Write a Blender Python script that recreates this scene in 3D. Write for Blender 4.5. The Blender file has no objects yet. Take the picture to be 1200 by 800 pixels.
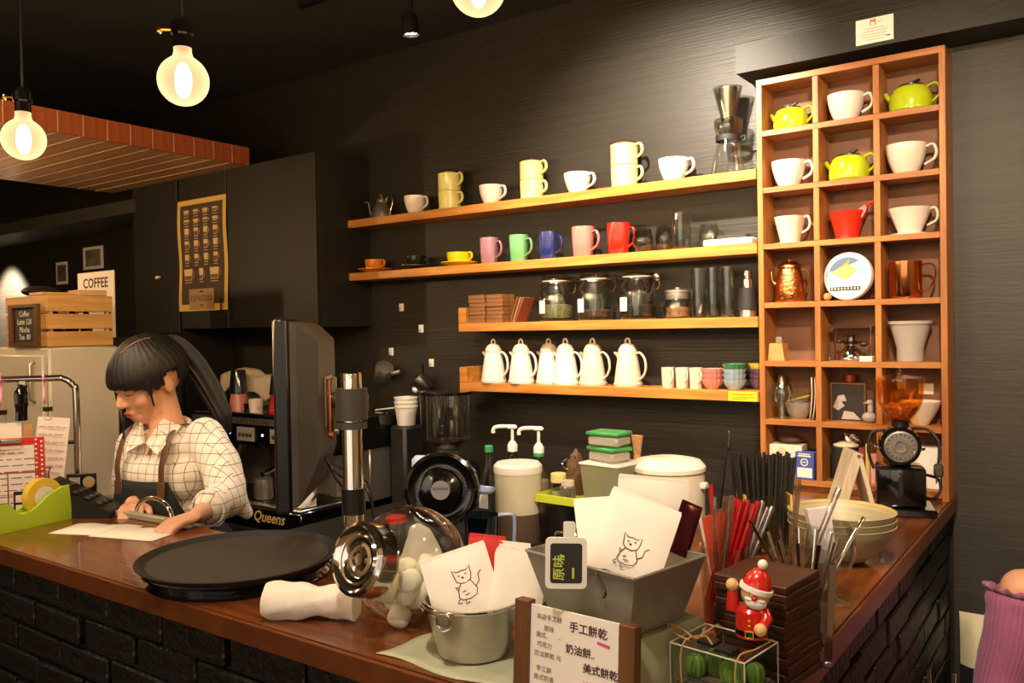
import bpy, bmesh, math, random
from mathutils import Vector, Matrix, Euler, noise
R = random.Random(7)
PI = math.pi
S = bpy.context.scene
COL = S.collection
V = Vector

# ---------------------------------------------------------------- camera
YAW, PIT, ROL, FPX = .6216, -.0162, -.0176, 978.55
fw = V((-math.sin(YAW)*math.cos(PIT), math.cos(YAW)*math.cos(PIT), math.sin(PIT)))
r1 = V((math.cos(YAW), math.sin(YAW), 0)); u1 = r1.cross(fw)
rr = r1*math.cos(ROL)+u1*math.sin(ROL); uu = -r1*math.sin(ROL)+u1*math.cos(ROL)
cam = bpy.data.objects.new('camera', bpy.data.cameras.new('camera'))
COL.objects.link(cam)
m = Matrix((rr, uu, -fw)).transposed().to_4x4(); m.translation = (0, 0, 1.545)
cam.matrix_world = m
cam.data.sensor_width = 36; cam.data.lens = FPX/1200*36; cam.data.clip_start = .02
S.camera = cam

# ---------------------------------------------------------------- world, exposure, big lights
w = bpy.data.worlds.new('world'); S.world = w; w.use_nodes = True
w.node_tree.nodes['Background'].inputs[0].default_value = (1, .80, .58, 1)
w.node_tree.nodes['Background'].inputs[1].default_value = .05
S.view_settings.view_transform = 'Standard'; S.view_settings.look = 'None'
S.view_settings.exposure = .78; S.view_settings.gamma = 1.0
try: S.view_settings.use_curve_mapping = False
except Exception: pass

def lamp(name, kind, loc, e, col=(1, .80, .56), size=.04, aim=None, spot=None, blend=.6):
    l = bpy.data.lights.new(name, kind); l.energy = e; l.color = col
    if kind == 'AREA': l.size = size
    else: l.shadow_soft_size = size
    if spot: l.spot_size = math.radians(spot); l.spot_blend = blend
    o = bpy.data.objects.new(name, l); COL.objects.link(o); o.location = loc
    if aim: o.rotation_euler = (V(aim)-V(loc)).to_track_quat('-Z', 'Y').to_euler()
    return o
# ceiling spots of the room (the first is the one seen in the photo, the rest are unseen, most added with no fixture)
lamp('spot_beam', 'SPOT', (-1.90, 2.10, 2.50), 30, (1, .9, .76), .03, (-1.8, 2.5, 0), 95)
lamp('spot_beam', 'SPOT', (-1.15, 1.75, 2.62), 150, (1, .86, .66), .03, (-1.25, 2.74, 1.95), 80, .9)
lamp('spot_beam', 'SPOT', (-.05, .85, 2.55), 95, (1, .82, .6), .04, (-.85, 2.5, 1.4), 75, .8)
lamp('spot_beam', 'SPOT', (-.55, .35, 2.6), 45, (1, .86, .7), .05, (-.75, 1.3, 1.0), 70, .9)
lamp('spot_beam', 'SPOT', (-2.3, .2, 2.6), 30, (1, .86, .7), .05, (-2.3, 1.3, 1.1), 70, .9)
lamp('spot_beam', 'SPOT', (-6.28, 2.45, 2.15), 300, (1, .9, .70), .03, (-6.30, 2.74, 1.6), 80, .6)

# ---------------------------------------------------------------- materials
def lin(h):
    h = h.lstrip('#'); c = [int(h[i:i+2], 16)/255 for i in (0, 2, 4)]
    return tuple((x/12.92 if x <= .04045 else ((x+.055)/1.055)**2.4) for x in c)+(1,)
MATS = {}
def mat(name, col='#808080', rough=.5, metal=0, var=.0, scale=30, bump=0, bscale=80, stretch=(1, 1, 1), coat=0, col2=None, sheen=0, emit=0, trans=0, sub=0, detail=4):
    if name in MATS: return MATS[name]
    m = bpy.data.materials.new(name); m.use_nodes = True; MATS[name] = m
    nt = m.node_tree; b = nt.nodes['Principled BSDF']; L = nt.links.new
    b.inputs['Base Color'].default_value = lin(col)
    b.inputs['Roughness'].default_value = rough; b.inputs['Metallic'].default_value = metal
    b.inputs['Coat Weight'].default_value = coat; b.inputs['Coat Roughness'].default_value = .06
    b.inputs['Sheen Weight'].default_value = sheen
    b.inputs['Transmission Weight'].default_value = trans
    if sub:
        b.inputs['Subsurface Weight'].default_value = sub; b.inputs['Subsurface Radius'].default_value = (.01, .004, .002)
        b.inputs['Subsurface Scale'].default_value = 1
    if emit:
        b.inputs['Emission Color'].default_value = lin(col); b.inputs['Emission Strength'].default_value = emit
    tc = mp = None
    if var or bump or col2:
        tc = nt.nodes.new('ShaderNodeTexCoord'); mp = nt.nodes.new('ShaderNodeMapping')
        mp.inputs['Scale'].default_value = stretch; L(tc.outputs['Object'], mp.inputs[0])
    if var or col2:
        n = nt.nodes.new('ShaderNodeTexNoise'); n.inputs['Scale'].default_value = scale; n.inputs['Detail'].default_value = detail
        L(mp.outputs[0], n.inputs[0])
        c1 = lin(col); c2 = lin(col2) if col2 else tuple(x*(1-var) for x in c1[:3])+(1,)
        rp = nt.nodes.new('ShaderNodeValToRGB'); rp.color_ramp.elements[0].position = .35; rp.color_ramp.elements[1].position = .65
        rp.color_ramp.elements[0].color = c2; rp.color_ramp.elements[1].color = c1
        L(n.outputs[0], rp.inputs[0]); L(rp.outputs[0], b.inputs['Base Color'])
    if bump:
        n2 = nt.nodes.new('ShaderNodeTexNoise'); n2.inputs['Scale'].default_value = bscale; n2.inputs['Detail'].default_value = 3
        L(mp.outputs[0], n2.inputs[0])
        bp = nt.nodes.new('ShaderNodeBump'); bp.inputs['Strength'].default_value = bump; bp.inputs['Distance'].default_value = .01
        L(n2.outputs[0], bp.inputs['Height']); L(bp.outputs[0], b.inputs['Normal'])
    return m
def glass(name, col='#f2f5f2', k=.9, rough=.02, face=.05):
    "thin-walled glass: see-through face on, mirror-like at grazing angles"
    if name in MATS: return MATS[name]
    m = bpy.data.materials.new(name); m.use_nodes = True; MATS[name] = m
    nt = m.node_tree; nt.nodes.clear(); N = nt.nodes.new; L = nt.links.new
    out = N('ShaderNodeOutputMaterial'); mx = N('ShaderNodeMixShader'); tr = N('ShaderNodeBsdfTransparent'); gl = N('ShaderNodeBsdfGlossy')
    lw = N('ShaderNodeLayerWeight'); lw.inputs[0].default_value = .25
    mr = N('ShaderNodeMapRange'); mr.inputs['To Min'].default_value = face*1.5; mr.inputs['To Max'].default_value = k
    tr.inputs[0].default_value = lin(col); gl.inputs[0].default_value = (1, 1, 1, 1); gl.inputs['Roughness'].default_value = rough
    L(lw.outputs['Facing'], mr.inputs['Value'])
    pw = N('ShaderNodeMath'); pw.operation = 'POWER'; pw.inputs[1].default_value = 1.7
    L(lw.outputs['Facing'], pw.inputs[0]); L(pw.outputs[0], mr.inputs['Value'])
    L(mr.outputs[0], mx.inputs[0]); L(tr.outputs[0], mx.inputs[1]); L(gl.outputs[0], mx.inputs[2]); L(mx.outputs[0], out.inputs[0])
    return m
def frosted(name, col, t=.5, rough=.4):
    if name in MATS: return MATS[name]
    m = mat(name, col, rough); nt = m.node_tree; N = nt.nodes.new; L = nt.links.new
    b = nt.nodes['Principled BSDF']; out = nt.nodes['Material Output']
    tr = N('ShaderNodeBsdfTransparent'); tr.inputs[0].default_value = lin(col); mx = N('ShaderNodeMixShader'); mx.inputs[0].default_value = 1-t
    L(tr.outputs[0], mx.inputs[1]); L(b.outputs[0], mx.inputs[2]); L(mx.outputs[0], out.inputs[0])
    return m
def woodmat(name, col, col2, axis=0, rough=.4, coat=.0, scale=9):
    st = [14, 14, 14]; st[axis] = 1.1
    return mat(name, col, rough, 0, 0, scale*.35, .12, scale, tuple(st), coat, col2, detail=6)

white_cer = mat('white_ceramic', '#e2d5c6', .18, coat=.4)
cream_cer = mat('cream_ceramic', '#d3bfa8', .3, coat=.2)
wood_shelf = woodmat('shelf_wood', '#c8863a', '#a8662a', 0, .38)
wood_cub = woodmat('cubby_wood', '#bb7a3a', '#9a5c2c', 2, .42)
wood_cubh = woodmat('cubby_wood_flat', '#bb7a3a', '#9a5c2c', 0, .42)
wood_back = mat('cubby_back_wood', '#7c5134', .6, 0, .25, 12)
wood_top = woodmat('worktop_wood', '#7d431f', '#54290f', 0, .22, .35)
wood_top2 = woodmat('worktop_wood_side', '#7d431f', '#54290f', 1, .22, .35)
wood_can = woodmat('canopy_wood', '#b98a63', '#a0714c', 0, .35, .1)
face_wood = woodmat('canopy_face_wood', '#9c5029', '#84401f', 2, .4)
joint_m = mat('pale_joint_filler', '#d0aa80', .7)
wood_pine = woodmat('pine_wood', '#c9985a', '#b07f44', 0, .55)
wood_pine2 = woodmat('pine_wood_y', '#d2a362', '#b98a4c', 1, .55)
wood_dark = woodmat('dark_stained_wood', '#4a2817', '#2f180d', 0, .45)
wood_coast = woodmat('coaster_wood', '#8a5a30', '#5a3519', 0, .5)
wood_frame = woodmat('frame_wood', '#6e4524', '#54331a', 2, .5)
bamboo = woodmat('bamboo', '#d8b055', '#c79a43', 0, .35)
black_paint = mat('black_painted_board', '#2a241d', .46, 0, .3, 3, .16, 10, (.5, 1, 22))
black_cab = mat('black_cabinet_paint', '#221e19', .55, 0, .2, 5, .1, 60)
dark_wall = mat('dark_grey_wall', '#3f3a33', .55, 0, .2, 4, .10, 14, (.8, 1, 8))
ceil_m = mat('dark_ceiling_paint', '#211d19', .8)
brick_m = mat('black_painted_brick', '#14110f', .5, 0, .4, 18, .8, 40)
mortar_m = mat('black_mortar', '#0f0d0c', .8)
floor_m = mat('dark_floor', '#2a2420', .6)
chrome = mat('chrome', '#d8d4cf', .09, 1)
steel = mat('brushed_steel', '#c4bdb3', .30, .9, .10, 40)
steel_dark = mat('dark_steel', '#57534e', .35, 1)
galv = mat('galvanised_steel', '#b0aba2', .38, .7, .18, 22)
copper = mat('polished_copper', '#d98a55', .14, 1)
copper_h = mat('hammered_copper', '#c9814c', .2, 1, 0, 30, .35, 130)
brass = mat('brass', '#c79d4d', .25, 1)
black_pl = mat('black_plastic', '#131211', .32)
black_sh = mat('glossy_black', '#0a0a0a', .1, coat=.5)
black_rub = mat('matt_black_rubber', '#1c1714', .62, 0, .2, 50)
grey_pl = mat('dark_grey_plastic', '#3a3733', .45)
silver_pl = mat('silver_grey_plastic', '#6d6760', .4, .3)
white_pl = mat('white_plastic', '#e8e2d6', .35)
clear_glass = glass('clear_glass')
tint_glass = glass('smoky_clear_glass', '#dcdcd6')
amber_glass = glass('amber_plastic', '#ffe2ac', .5, .05, .05)
blue_clear = glass('bluish_clear_plastic', '#b9c4d6', .8, .06, .15)
red_clear = mat('red_clear_plastic', '#c4161c', .12, coat=.5, trans=.35)
paper = mat('white_paper', '#e9e0d2', .75)
paper_pink = mat('pinkish_white_paper', '#eadcd4', .8)
packet_m = mat('matt_white_packet', '#ece3d6', .6)
ink = mat('dark_ink', '#3b2a24', .8)
skin = mat('skin', '#d59e7c', .5, sub=.25)
hair_m = mat('black_hair', '#120d0b', .45, 0, 0, 3, .3, 60, (6, 6, .6))
green_tp = mat('lime_green_glaze', '#b4c321', .15, coat=.5)
yellow_cer = mat('pale_yellow_enamel', '#e9dc86', .22, coat=.3)

# ---------------------------------------------------------------- mesh helpers
def I(): return Matrix.Identity(4)
def T(x, y, z): return Matrix.Translation((x, y, z))
def RX(a): return Matrix.Rotation(a, 4, 'X')
def RY(a): return Matrix.Rotation(a, 4, 'Y')
def RZ(a): return Matrix.Rotation(a, 4, 'Z')
def SC(x, y, z): return Matrix.Diagonal((x, y, z, 1))
def align(d, up=(0, 0, 1)):
    "matrix whose local Z points along d"
    z = V(d).normalized(); x = V(up).cross(z)
    if x.length < 1e-4: x = V((1, 0, 0))
    x.normalize(); y = z.cross(x)
    return Matrix((x, y, z)).transposed().to_4x4()
def spline(pts, n=6, closed=False):
    pts = [V(p) for p in pts]; out = []; k = len(pts)
    for i in range(k if closed else k-1):
        if closed: p0, p1, p2, p3 = pts[i-1], pts[i], pts[(i+1) % k], pts[(i+2) % k]
        else:
            p1, p2 = pts[i], pts[i+1]; p0 = pts[i-1] if i else p1*2-p2; p3 = pts[i+2] if i+2 < k else p2*2-p1
        for j in range(n):
            t = j/n
            out.append(.5*((2*p1)+(p2-p0)*t+(2*p0-5*p1+4*p2-p3)*t*t+(3*p1-p0-3*p2+p3)*t**3))
    if not closed: out.append(pts[-1].copy())
    return out
class MB:
    def __init__(s): s.v = []; s.f = []; s.mi = []; s.uv = []
    def add(s, vs, fs, M=None, mi=0, uvs=None):
        o = len(s.v); s.v += [tuple(M @ V(p)) if M else tuple(p) for p in vs]
        for i, f in enumerate(fs):
            s.f.append(tuple(a+o for a in f)); s.mi.append(mi); s.uv.append(uvs[i] if uvs else None)
        return s
    def lathe(s, prof, seg=28, M=None, mi=0):
        vs = []; idx = []
        for r, z in prof:
            if r < 1e-6: idx.append([len(vs)]); vs.append((0, 0, z))
            else:
                idx.append(list(range(len(vs), len(vs)+seg)))
                vs += [(r*math.cos(2*PI*i/seg), r*math.sin(2*PI*i/seg), z) for i in range(seg)]
        fs = []
        for a, b in zip(idx, idx[1:]):
            for i in range(seg):
                j = (i+1) % seg
                if len(a) == 1 and len(b) == 1: continue
                if len(a) == 1: fs.append((a[0], b[j], b[i]))
                elif len(b) == 1: fs.append((a[i], a[j], b[0]))
                else: fs.append((a[i], a[j], b[j], b[i]))
        return s.add(vs, fs, M, mi)
    def box(s, sx, sy, sz, M=None, bev=0, mi=0, seg=1):
        bm = bmesh.new(); bmesh.ops.create_cube(bm, size=1); bmesh.ops.scale(bm, vec=(sx, sy, sz), verts=bm.verts)
        if bev: bmesh.ops.bevel(bm, geom=bm.edges[:], offset=bev, segments=seg, profile=.5, affect='EDGES')
        bm.verts.index_update(); s.add([v.co.copy() for v in bm.verts], [[v.index for v in f.verts] for f in bm.faces], M, mi); bm.free(); return s
    def bx(s, x0, x1, y0, y1, z0, z1, bev=0, mi=0):
        return s.box(x1-x0, y1-y0, z1-z0, T((x0+x1)/2, (y0+y1)/2, (z0+z1)/2), bev, mi)
    def loft(s, rings, M=None, mi=0, cap=True, closed=True, uv=False):
        n = len(rings[0]); vs = [p for r in rings for p in r]; fs = []; uvs = []
        for k in range(len(rings)-1):
            for i in range(n if closed else n-1):
                j = (i+1) % n
                fs.append((k*n+i, k*n+j, (k+1)*n+j, (k+1)*n+i))
                uvs.append([(i/n, k), ((i+1)/n, k), ((i+1)/n, k+1), (i/n, k+1)])
        if cap and closed:
            fs.append(tuple(range(n-1, -1, -1))); uvs.append([(0, 0)]*n)
            fs.append(tuple(range((len(rings)-1)*n, len(rings)*n))); uvs.append([(0, 0)]*n)
        return s.add(vs, fs, M, mi, uvs if uv else None)
    def tube(s, pts, r, seg=8, M=None, mi=0, flat=None):
        pts = [V(p) for p in pts]; n = len(pts); rings = []; prev = None
        for i, p in enumerate(pts):
            d = (pts[min(i+1, n-1)]-pts[max(i-1, 0)]).normalized()
            if prev is None:
                x = d.orthogonal().normalized() if flat is None else (V(flat)-d*V(flat).dot(d)).normalized()
            else: x = (prev-d*prev.dot(d)).normalized()
            prev = x; y = d.cross(x); q = r[i] if isinstance(r, (list, tuple)) else r
            qa, qb = q if isinstance(q, tuple) else (q, q)
            rings.append([p+x*(qa*math.cos(2*PI*k/seg))+y*(qb*math.sin(2*PI*k/seg)) for k in range(seg)])
        return s.loft(rings, M, mi)
    def ell(s, c, rad, seg=18, M=None, mi=0, rings=10):
        pr = [(math.sin(PI*i/rings), -math.cos(PI*i/rings)) for i in range(rings+1)]; pr[0] = (0, -1); pr[-1] = (0, 1)
        MM = T(*c) @ SC(*rad)
        return s.lathe(pr, seg, (M @ MM) if M else MM, mi)
    def prism(s, poly, z0, z1, M=None, mi=0):
        n = len(poly); vs = [(x, y, z0) for x, y in poly]+[(x, y, z1) for x, y in poly]
        fs = [tuple(range(n-1, -1, -1)), tuple(range(n, 2*n))]+[(i, (i+1) % n, n+(i+1) % n, n+i) for i in range(n)]
        return s.add(vs, fs, M, mi)
    def poly(s, pts, M=None, mi=0): return s.add(pts, [tuple(range(len(pts)))], M, mi)
    def mesh(s, name, mats, smooth=True, ang=38):
        me = bpy.data.meshes.new(name); me.from_pydata(s.v, [], s.f)
        for m in (mats if isinstance(mats, (list, tuple)) else [mats]): me.materials.append(m)
        me.polygons.foreach_set('material_index', s.mi)
        if any(s.uv):
            ul = me.uv_layers.new(name='uv')
            for p, u in zip(me.polygons, s.uv):
                if u:
                    for li, q in zip(p.loop_indices, u): ul.data[li].uv = q
        bm = bmesh.new(); bm.from_mesh(me); bmesh.ops.recalc_face_normals(bm, faces=bm.faces[:]); bm.to_mesh(me); bm.free()
        me.polygons.foreach_set('use_smooth', [smooth]*len(me.polygons))
        if smooth: me.set_sharp_from_angle(angle=math.radians(ang))
        me.update(); return me
    def build(s, name, mats, parent=None, loc=None, rot=None, smooth=True, ang=38):
        o = bpy.data.objects.new(name, s.mesh(name, mats, smooth, ang)); COL.objects.link(o)
        if parent: o.parent = parent
        if loc is not None: o.location = loc
        if rot is not None: o.rotation_euler = rot if isinstance(rot, (tuple, list, Euler)) else (0, 0, rot)
        return o
def tag(o, label, cat, group=None):
    o['label'] = label; o['category'] = cat
    if group: o['group'] = group
    return o
def thing(name, label, cat, loc=(0, 0, 0), rz=0, group=None):
    o = bpy.data.objects.new(name, None); COL.objects.link(o); o.empty_display_size = .05
    o.location = loc; o.rotation_euler = rz if isinstance(rz, (tuple, list, Euler)) else (0, 0, rz)
    return tag(o, label, cat, group)
def struct(o): o['kind'] = 'structure'; return o
def dup(root, loc, rz=0, label=None, group=None):
    c = root.copy(); COL.objects.link(c); c.location = loc; c.rotation_euler = rz if isinstance(rz, (tuple, list, Euler)) else (0, 0, rz)
    if label: c['label'] = label
    if group: c['group'] = group
    for ch in list(root.children):
        d = ch.copy(); COL.objects.link(d); d.parent = c
        for g in list(ch.children):
            e = g.copy(); COL.objects.link(e); e.parent = d
    return c
def child(name, me, parent, loc=(0, 0, 0), rot=(0, 0, 0)):
    o = bpy.data.objects.new(name, me); COL.objects.link(o); o.parent = parent; o.location = loc; o.rotation_euler = rot; return o
def text(name, body, size, m, parent, M, align_x='CENTER', bold=0, shear=0, ext=.0003):
    cu = bpy.data.curves.new(name, 'FONT'); cu.body = body; cu.size = size; cu.align_x = align_x; cu.align_y = 'CENTER'
    cu.extrude = ext; cu.offset = bold; cu.shear = shear; cu.resolution_u = 2
    t = bpy.data.objects.new(name, cu); me = bpy.data.meshes.new_from_object(t); bpy.data.objects.remove(t)
    me.transform(M); me.materials.clear(); me.materials.append(m)
    return child(name, me, parent)
def ct(x, y, z=0): return (x, y, 1.035+z)       # a spot on the bar counter
def evalmesh(o):
    dg = bpy.context.evaluated_depsgraph_get(); dg.update()
    return bpy.data.meshes.new_from_object(o.evaluated_get(dg))
def remesh(mb, voxel, smooth=4, fac=.5):
    me = mb.mesh('tmp', skin, ang=180); o = bpy.data.objects.new('tmp', me); COL.objects.link(o)
    a = o.modifiers.new('r', 'REMESH'); a.mode = 'VOXEL'; a.voxel_size = voxel
    if smooth: b = o.modifiers.new('s', 'SMOOTH'); b.iterations = smooth; b.factor = fac
    n = evalmesh(o); bpy.data.objects.remove(o)
    n.polygons.foreach_set('use_smooth', [True]*len(n.polygons)); n.materials.clear()
    return n
# ---------------------------------------------------------------- setting: shell of the room
WY = 2.74; CEIL = 2.78
struct(MB().bx(-7.2, 2.2, WY, WY+.1, 0, CEIL).build('wall_back', black_paint, smooth=False))
struct(MB().bx(-7.3, -7.2, -1.6, WY+.1, 0, CEIL).build('wall_left', dark_wall, smooth=False))
struct(MB().bx(2.2, 2.3, -1.6, WY+.1, 0, CEIL).build('wall_right', mat('warm_plaster', '#cdbb9f', .8), smooth=False))
struct(MB().bx(-7.2, 2.2, -1.7, -1.6, 0, CEIL).build('wall_front', mat('warm_plaster', '#cdbb9f', .8), smooth=False))
wn = bpy.data.objects.new('fill_window_1', None); COL.objects.link(wn); struct(wn); wn.location = (-.4, -1.6, 1.0)  # window added behind the camera as soft fill and for bright reflections
MB().bx(-1.6, 1.6, .003, .012, 0, 1.3).build('pane', mat('fill_pane', '#f5efe4', .2, emit=.7), wn, smooth=False)  # glowing pane is the added fill source
for x in (-1.62, -.55, .55, 1.62): MB().bx(x-.03, x+.03, .0, .05, -.03, 1.33).build('fill_window_frame', black_cab, wn, smooth=False)
for z in (-.03, 1.30): MB().bx(-1.59, 1.59, .0, .049, z, z+.05).build('fill_window_frame', black_cab, wn, smooth=False)
struct(MB().bx(-7.3, 2.3, -1.7, WY+.1, -.1, 0).build('floor', floor_m, smooth=False))
struct(MB().bx(-7.3, 2.3, -1.7, WY+.1, CEIL, CEIL+.1).build('ceiling', ceil_m, smooth=False))
# plain dark-grey wall board to the right of the pigeonholes, and the boxed beam above
b = struct(MB().bx(-.375, 2.2, WY-.012, WY-.001, 0, 2.33).build('trim_1', dark_wall, smooth=False))
struct(MB().bx(-.96, 2.2, 2.585, WY-.002, 2.337, 2.425).build('trim_2', black_cab, smooth=False))
struct(MB().bx(-7.2, -4.13, 2.4, WY-.002, 2.18, 2.25).build('trim_3', dark_wall, smooth=False))

# wooden canopy: separate boards that run along X, each with its own face piece
cn = struct(thing('canopy', 'x', 'x', (0, 0, 0))); del cn['label']; del cn['category']; cn.name = 'trim_4'
PW = .095
pl = MB().bx(-.575, .575, -PW/2+.0016, PW/2-.0016, -.012, .012).mesh('plank', wood_can, False)
fc = MB().bx(-.008, .008, -PW/2+.0014, PW/2-.0014, -.041, .041, .001).mesh('face_board', face_wood, False)
jm = MB().bx(-.575, .575, -.0013, .0013, -.0128, .010).mesh('joint', joint_m, False); jf = MB().bx(-.0085, .007, -.0012, .0012, -.040, .040).mesh('joint', joint_m, False)
MB().bx(-4.33, -3.2, .55, 2.418, 2.34, 2.385).build('backing', ceil_m, cn, smooth=False)
k = 0; y = 2.418-PW/2
while y > .6:
    child('plank', pl, cn, (-3.2-.575, y, 2.318+.0015*R.random()))
    child('face_board', fc, cn, (-3.192, y, 2.345+.001*R.random()))
    child('joint', jm, cn, (-3.2-.575, y-PW/2, 2.318)); child('joint', jf, cn, (-3.192, y-PW/2, 2.345))
    y -= PW

# ---------------------------------------------------------------- wall cabinets on the left
cb = thing('wall_cabinet', 'black wall cupboard with a coffee poster on one door, above the espresso machine', 'cabinet', (-2.75, 2.42, 1.565))
MB().bx(-1.0, 0, .018, .318, 0, .75).build('body', black_cab, cb, smooth=False)
for x0, x1 in ((-1.0, -.62), (-.616, -.002)):
    d = MB().bx(x0+.002, x1-.002, 0, .0175, .003, .747, .002).build('door', black_cab, cb, smooth=False)
    MB().tube([(0, 0, 0), (0, -.02, 0), (0, -.02, .09), (0, 0, .09)], .004, 6).build('handle', black_sh, d, (x1-.03 if x0 < -.7 else x0+.03, 0, .05))
tc = thing('tall_cupboard', 'tall narrow black cupboard with a small brass knob, left of the coffee poster', 'cupboard', (-3.76, 2.415, 0))
MB().bx(-.40, 0, .02, .32, .0, 2.31).build('body', black_cab, tc, smooth=False)
d = MB().bx(-.398, -.003, 0, .019, 1.55, 2.305, .002).build('door', black_cab, tc, smooth=False)
MB().lathe([(0, -.02), (.010, -.02), (.012, -.012), (.006, 0)], 12, RX(PI/2) @ SC(1.7, .8, -1)).build('knob', mat('pale_brass', '#e0c48a', .4), d, (-.158, 0, 1.832))
MB().bx(-.398, -.003, 0, .019, .05, 1.546, .002).build('door', black_cab, tc, smooth=False)

# poster of coffee cups
po = thing('coffee_poster', 'tall dark poster of pale coffee cup drawings in a yellow border', 'poster', (-3.560, 2.4175, 1.655))
gold = mat('poster_yellow', '#d8b258', .7); pdark = mat('poster_dark', '#4a382d', .7); cupc = mat('poster_cup', '#d9b983', .7); coffee = mat('poster_coffee', '#7a5234', .7); plaque = mat('poster_plaque', '#a8845a', .7)
nx, nz = 8, 14; W_, H_ = .392, .542
def wav(x, z): return -.002-.0017*math.sin(z*9+1)*abs(x)*4
g = MB(); vs = [((i/nx-.5)*W_, wav(i/nx-.5, j/nz), j/nz*H_) for j in range(nz+1) for i in range(nx+1)]
g.add(vs, [(j*(nx+1)+i, j*(nx+1)+i+1, (j+1)*(nx+1)+i+1, (j+1)*(nx+1)+i) for j in range(nz) for i in range(nx)]); g.build('sheet', gold, po)
g = MB(); vs = [((i/nx-.5)*(W_-.05), wav(i/nx-.5, .06+j/nz*.9)-.0012, .032+j/nz*(H_-.057)) for j in range(nz+1) for i in range(nx+1)]
g.add(vs, [(j*(nx+1)+i, j*(nx+1)+i+1, (j+1)*(nx+1)+i+1, (j+1)*(nx+1)+i) for j in range(nz) for i in range(nx)]); g.build('printed_field', pdark, po)
g = MB()
def pcup(x, z, w_, h_, fill, kind):
    yy = -.0068; yc = -.0074
    g.poly([(x-w_/2, yy, z+h_), (x-w_*.42, yy, z), (x+w_*.42, yy, z), (x+w_/2, yy, z+h_)], mi=0)
    g.poly([(x-w_*.43, yc, z+h_*fill), (x-w_*.38, yc, z+.003), (x+w_*.38, yc, z+.003), (x+w_*.43, yc, z+h_*fill)], mi=1)
    a = [(x+w_/2+.001+.011*math.cos(t), z+h_*.55+h_*.32*math.sin(t)) for t in [PI/2-PI*i/6 for i in range(7)]]
    for p, q in zip(a, a[1:]): g.poly([(p[0], yy, p[1]), (q[0], yy, q[1]), (q[0]-.003, yy, q[1]), (p[0]-.003, yy, p[1])], mi=0)
    g.poly([(x-w_*.45, yy, z-.012), (x+w_*.45, yy, z-.012), (x+w_*.45, yy, z-.009), (x-w_*.45, yy, z-.009)], mi=0)
rows = [(.470, .022, .042), (.425, .022, .042), (.362, .042, .036), (.300, .042, .036), (.232, .045, .034)]
for j, (z, h_, w_) in enumerate(rows):
    for i in range(4): pcup(-.118+i*.077, z, w_, h_, [.35, .5, .3, .6][(i+j) % 4], 0)
for x, w_ in ((-.11, .07), (-.005, .034), (.10, .072)): pcup(x, .150, w_, .055, .4, 0)
g.build('printed_cups', [cupc, coffee], po, smooth=False)
MB().bx(-.105, .095, -.0082, -.0076, .006, .106).build('title_plaque', plaque, po, smooth=False)
text('title', 'ESPRESSO', .040, pdark, po, T(-.005, -.0084, .058) @ RX(PI/2))
MB().poly([(-.03, -.0085, .088), (.02, -.0085, .088), (-.005, -.0085, .1)]).build('ornament', pdark, po, smooth=False)
MB().poly([(-.02, -.0085, .03), (-.005, -.0085, .018), (.01, -.0085, .03)]).build('ornament', pdark, po, smooth=False)

# white squares on the black wall
for x, z, l in ((-2.563, 1.645, 'small white adhesive pad on the black wall, highest of four'), (-2.449, 1.549, 'small white adhesive pad, second from the top of four on the black wall'),
                (-2.631, 1.448, 'small white adhesive hook pad above the left hanging steel cup'), (-2.393, 1.40, 'small white adhesive hook pad above the right hanging dark cup')):
    o = thing('wall_pad', l, 'hook pad', (x, WY, z)); MB().box(.026, .004, .034, T(0, -.0022, 0), .001).build('pad', white_pl, o)
    MB().tube(spline([(0, -.004, 0), (0, -.012, -.004), (0, -.014, -.010), (0, -.009, -.014)], 3), .0018, 6).build('hook', steel, o)

# ---------------------------------------------------------------- wall shelves
def shelf(label, x0, zt, lip):
    o = thing('wall_shelf', label, 'shelf', (x0, 2.6, zt))
    L_ = -.905-x0
    MB().bx(0, L_, 0, .138, -.0335, 0, .0015).build('board', wood_shelf, o, smooth=False)
    if lip: MB().bx(0, .036, .0, .138, .0002, .062, .0015).build('end_board', wood_shelf, o, smooth=False)
    return o
shelf('long topmost wooden wall shelf holding white cups and yellow pots', -2.748, 2.034, 0)
shelf('long wooden wall shelf with the row of coloured mugs, second from top', -2.748, 1.800, 0)
shelf('shorter wooden wall shelf with clip-top glass jars and an end board', -2.125, 1.567, 1)
s4 = shelf('lowest wooden wall shelf with the white thermal jugs', -2.125, 1.330, 1)
o = thing('yellow_sticker', 'small yellow printed sticker on the right end of the lowest shelf', 'sticker', (-.957, 2.599, 1.313))
MB().box(.094, .001, .030, T(0, -.0006, 0)).build('sheet', mat('sticker_yellow', '#e6d21e', .5), o, smooth=False)
MB().box(.07, .0004, .0035, T(0, -.0014, .006)).box(.078, .0004, .003, T(0, -.0014, -.003)).box(.05, .0004, .003, T(-.01, -.0014, -.009)).build('print', mat('sticker_ink', '#8a7a10', .6), o, smooth=False)

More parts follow.
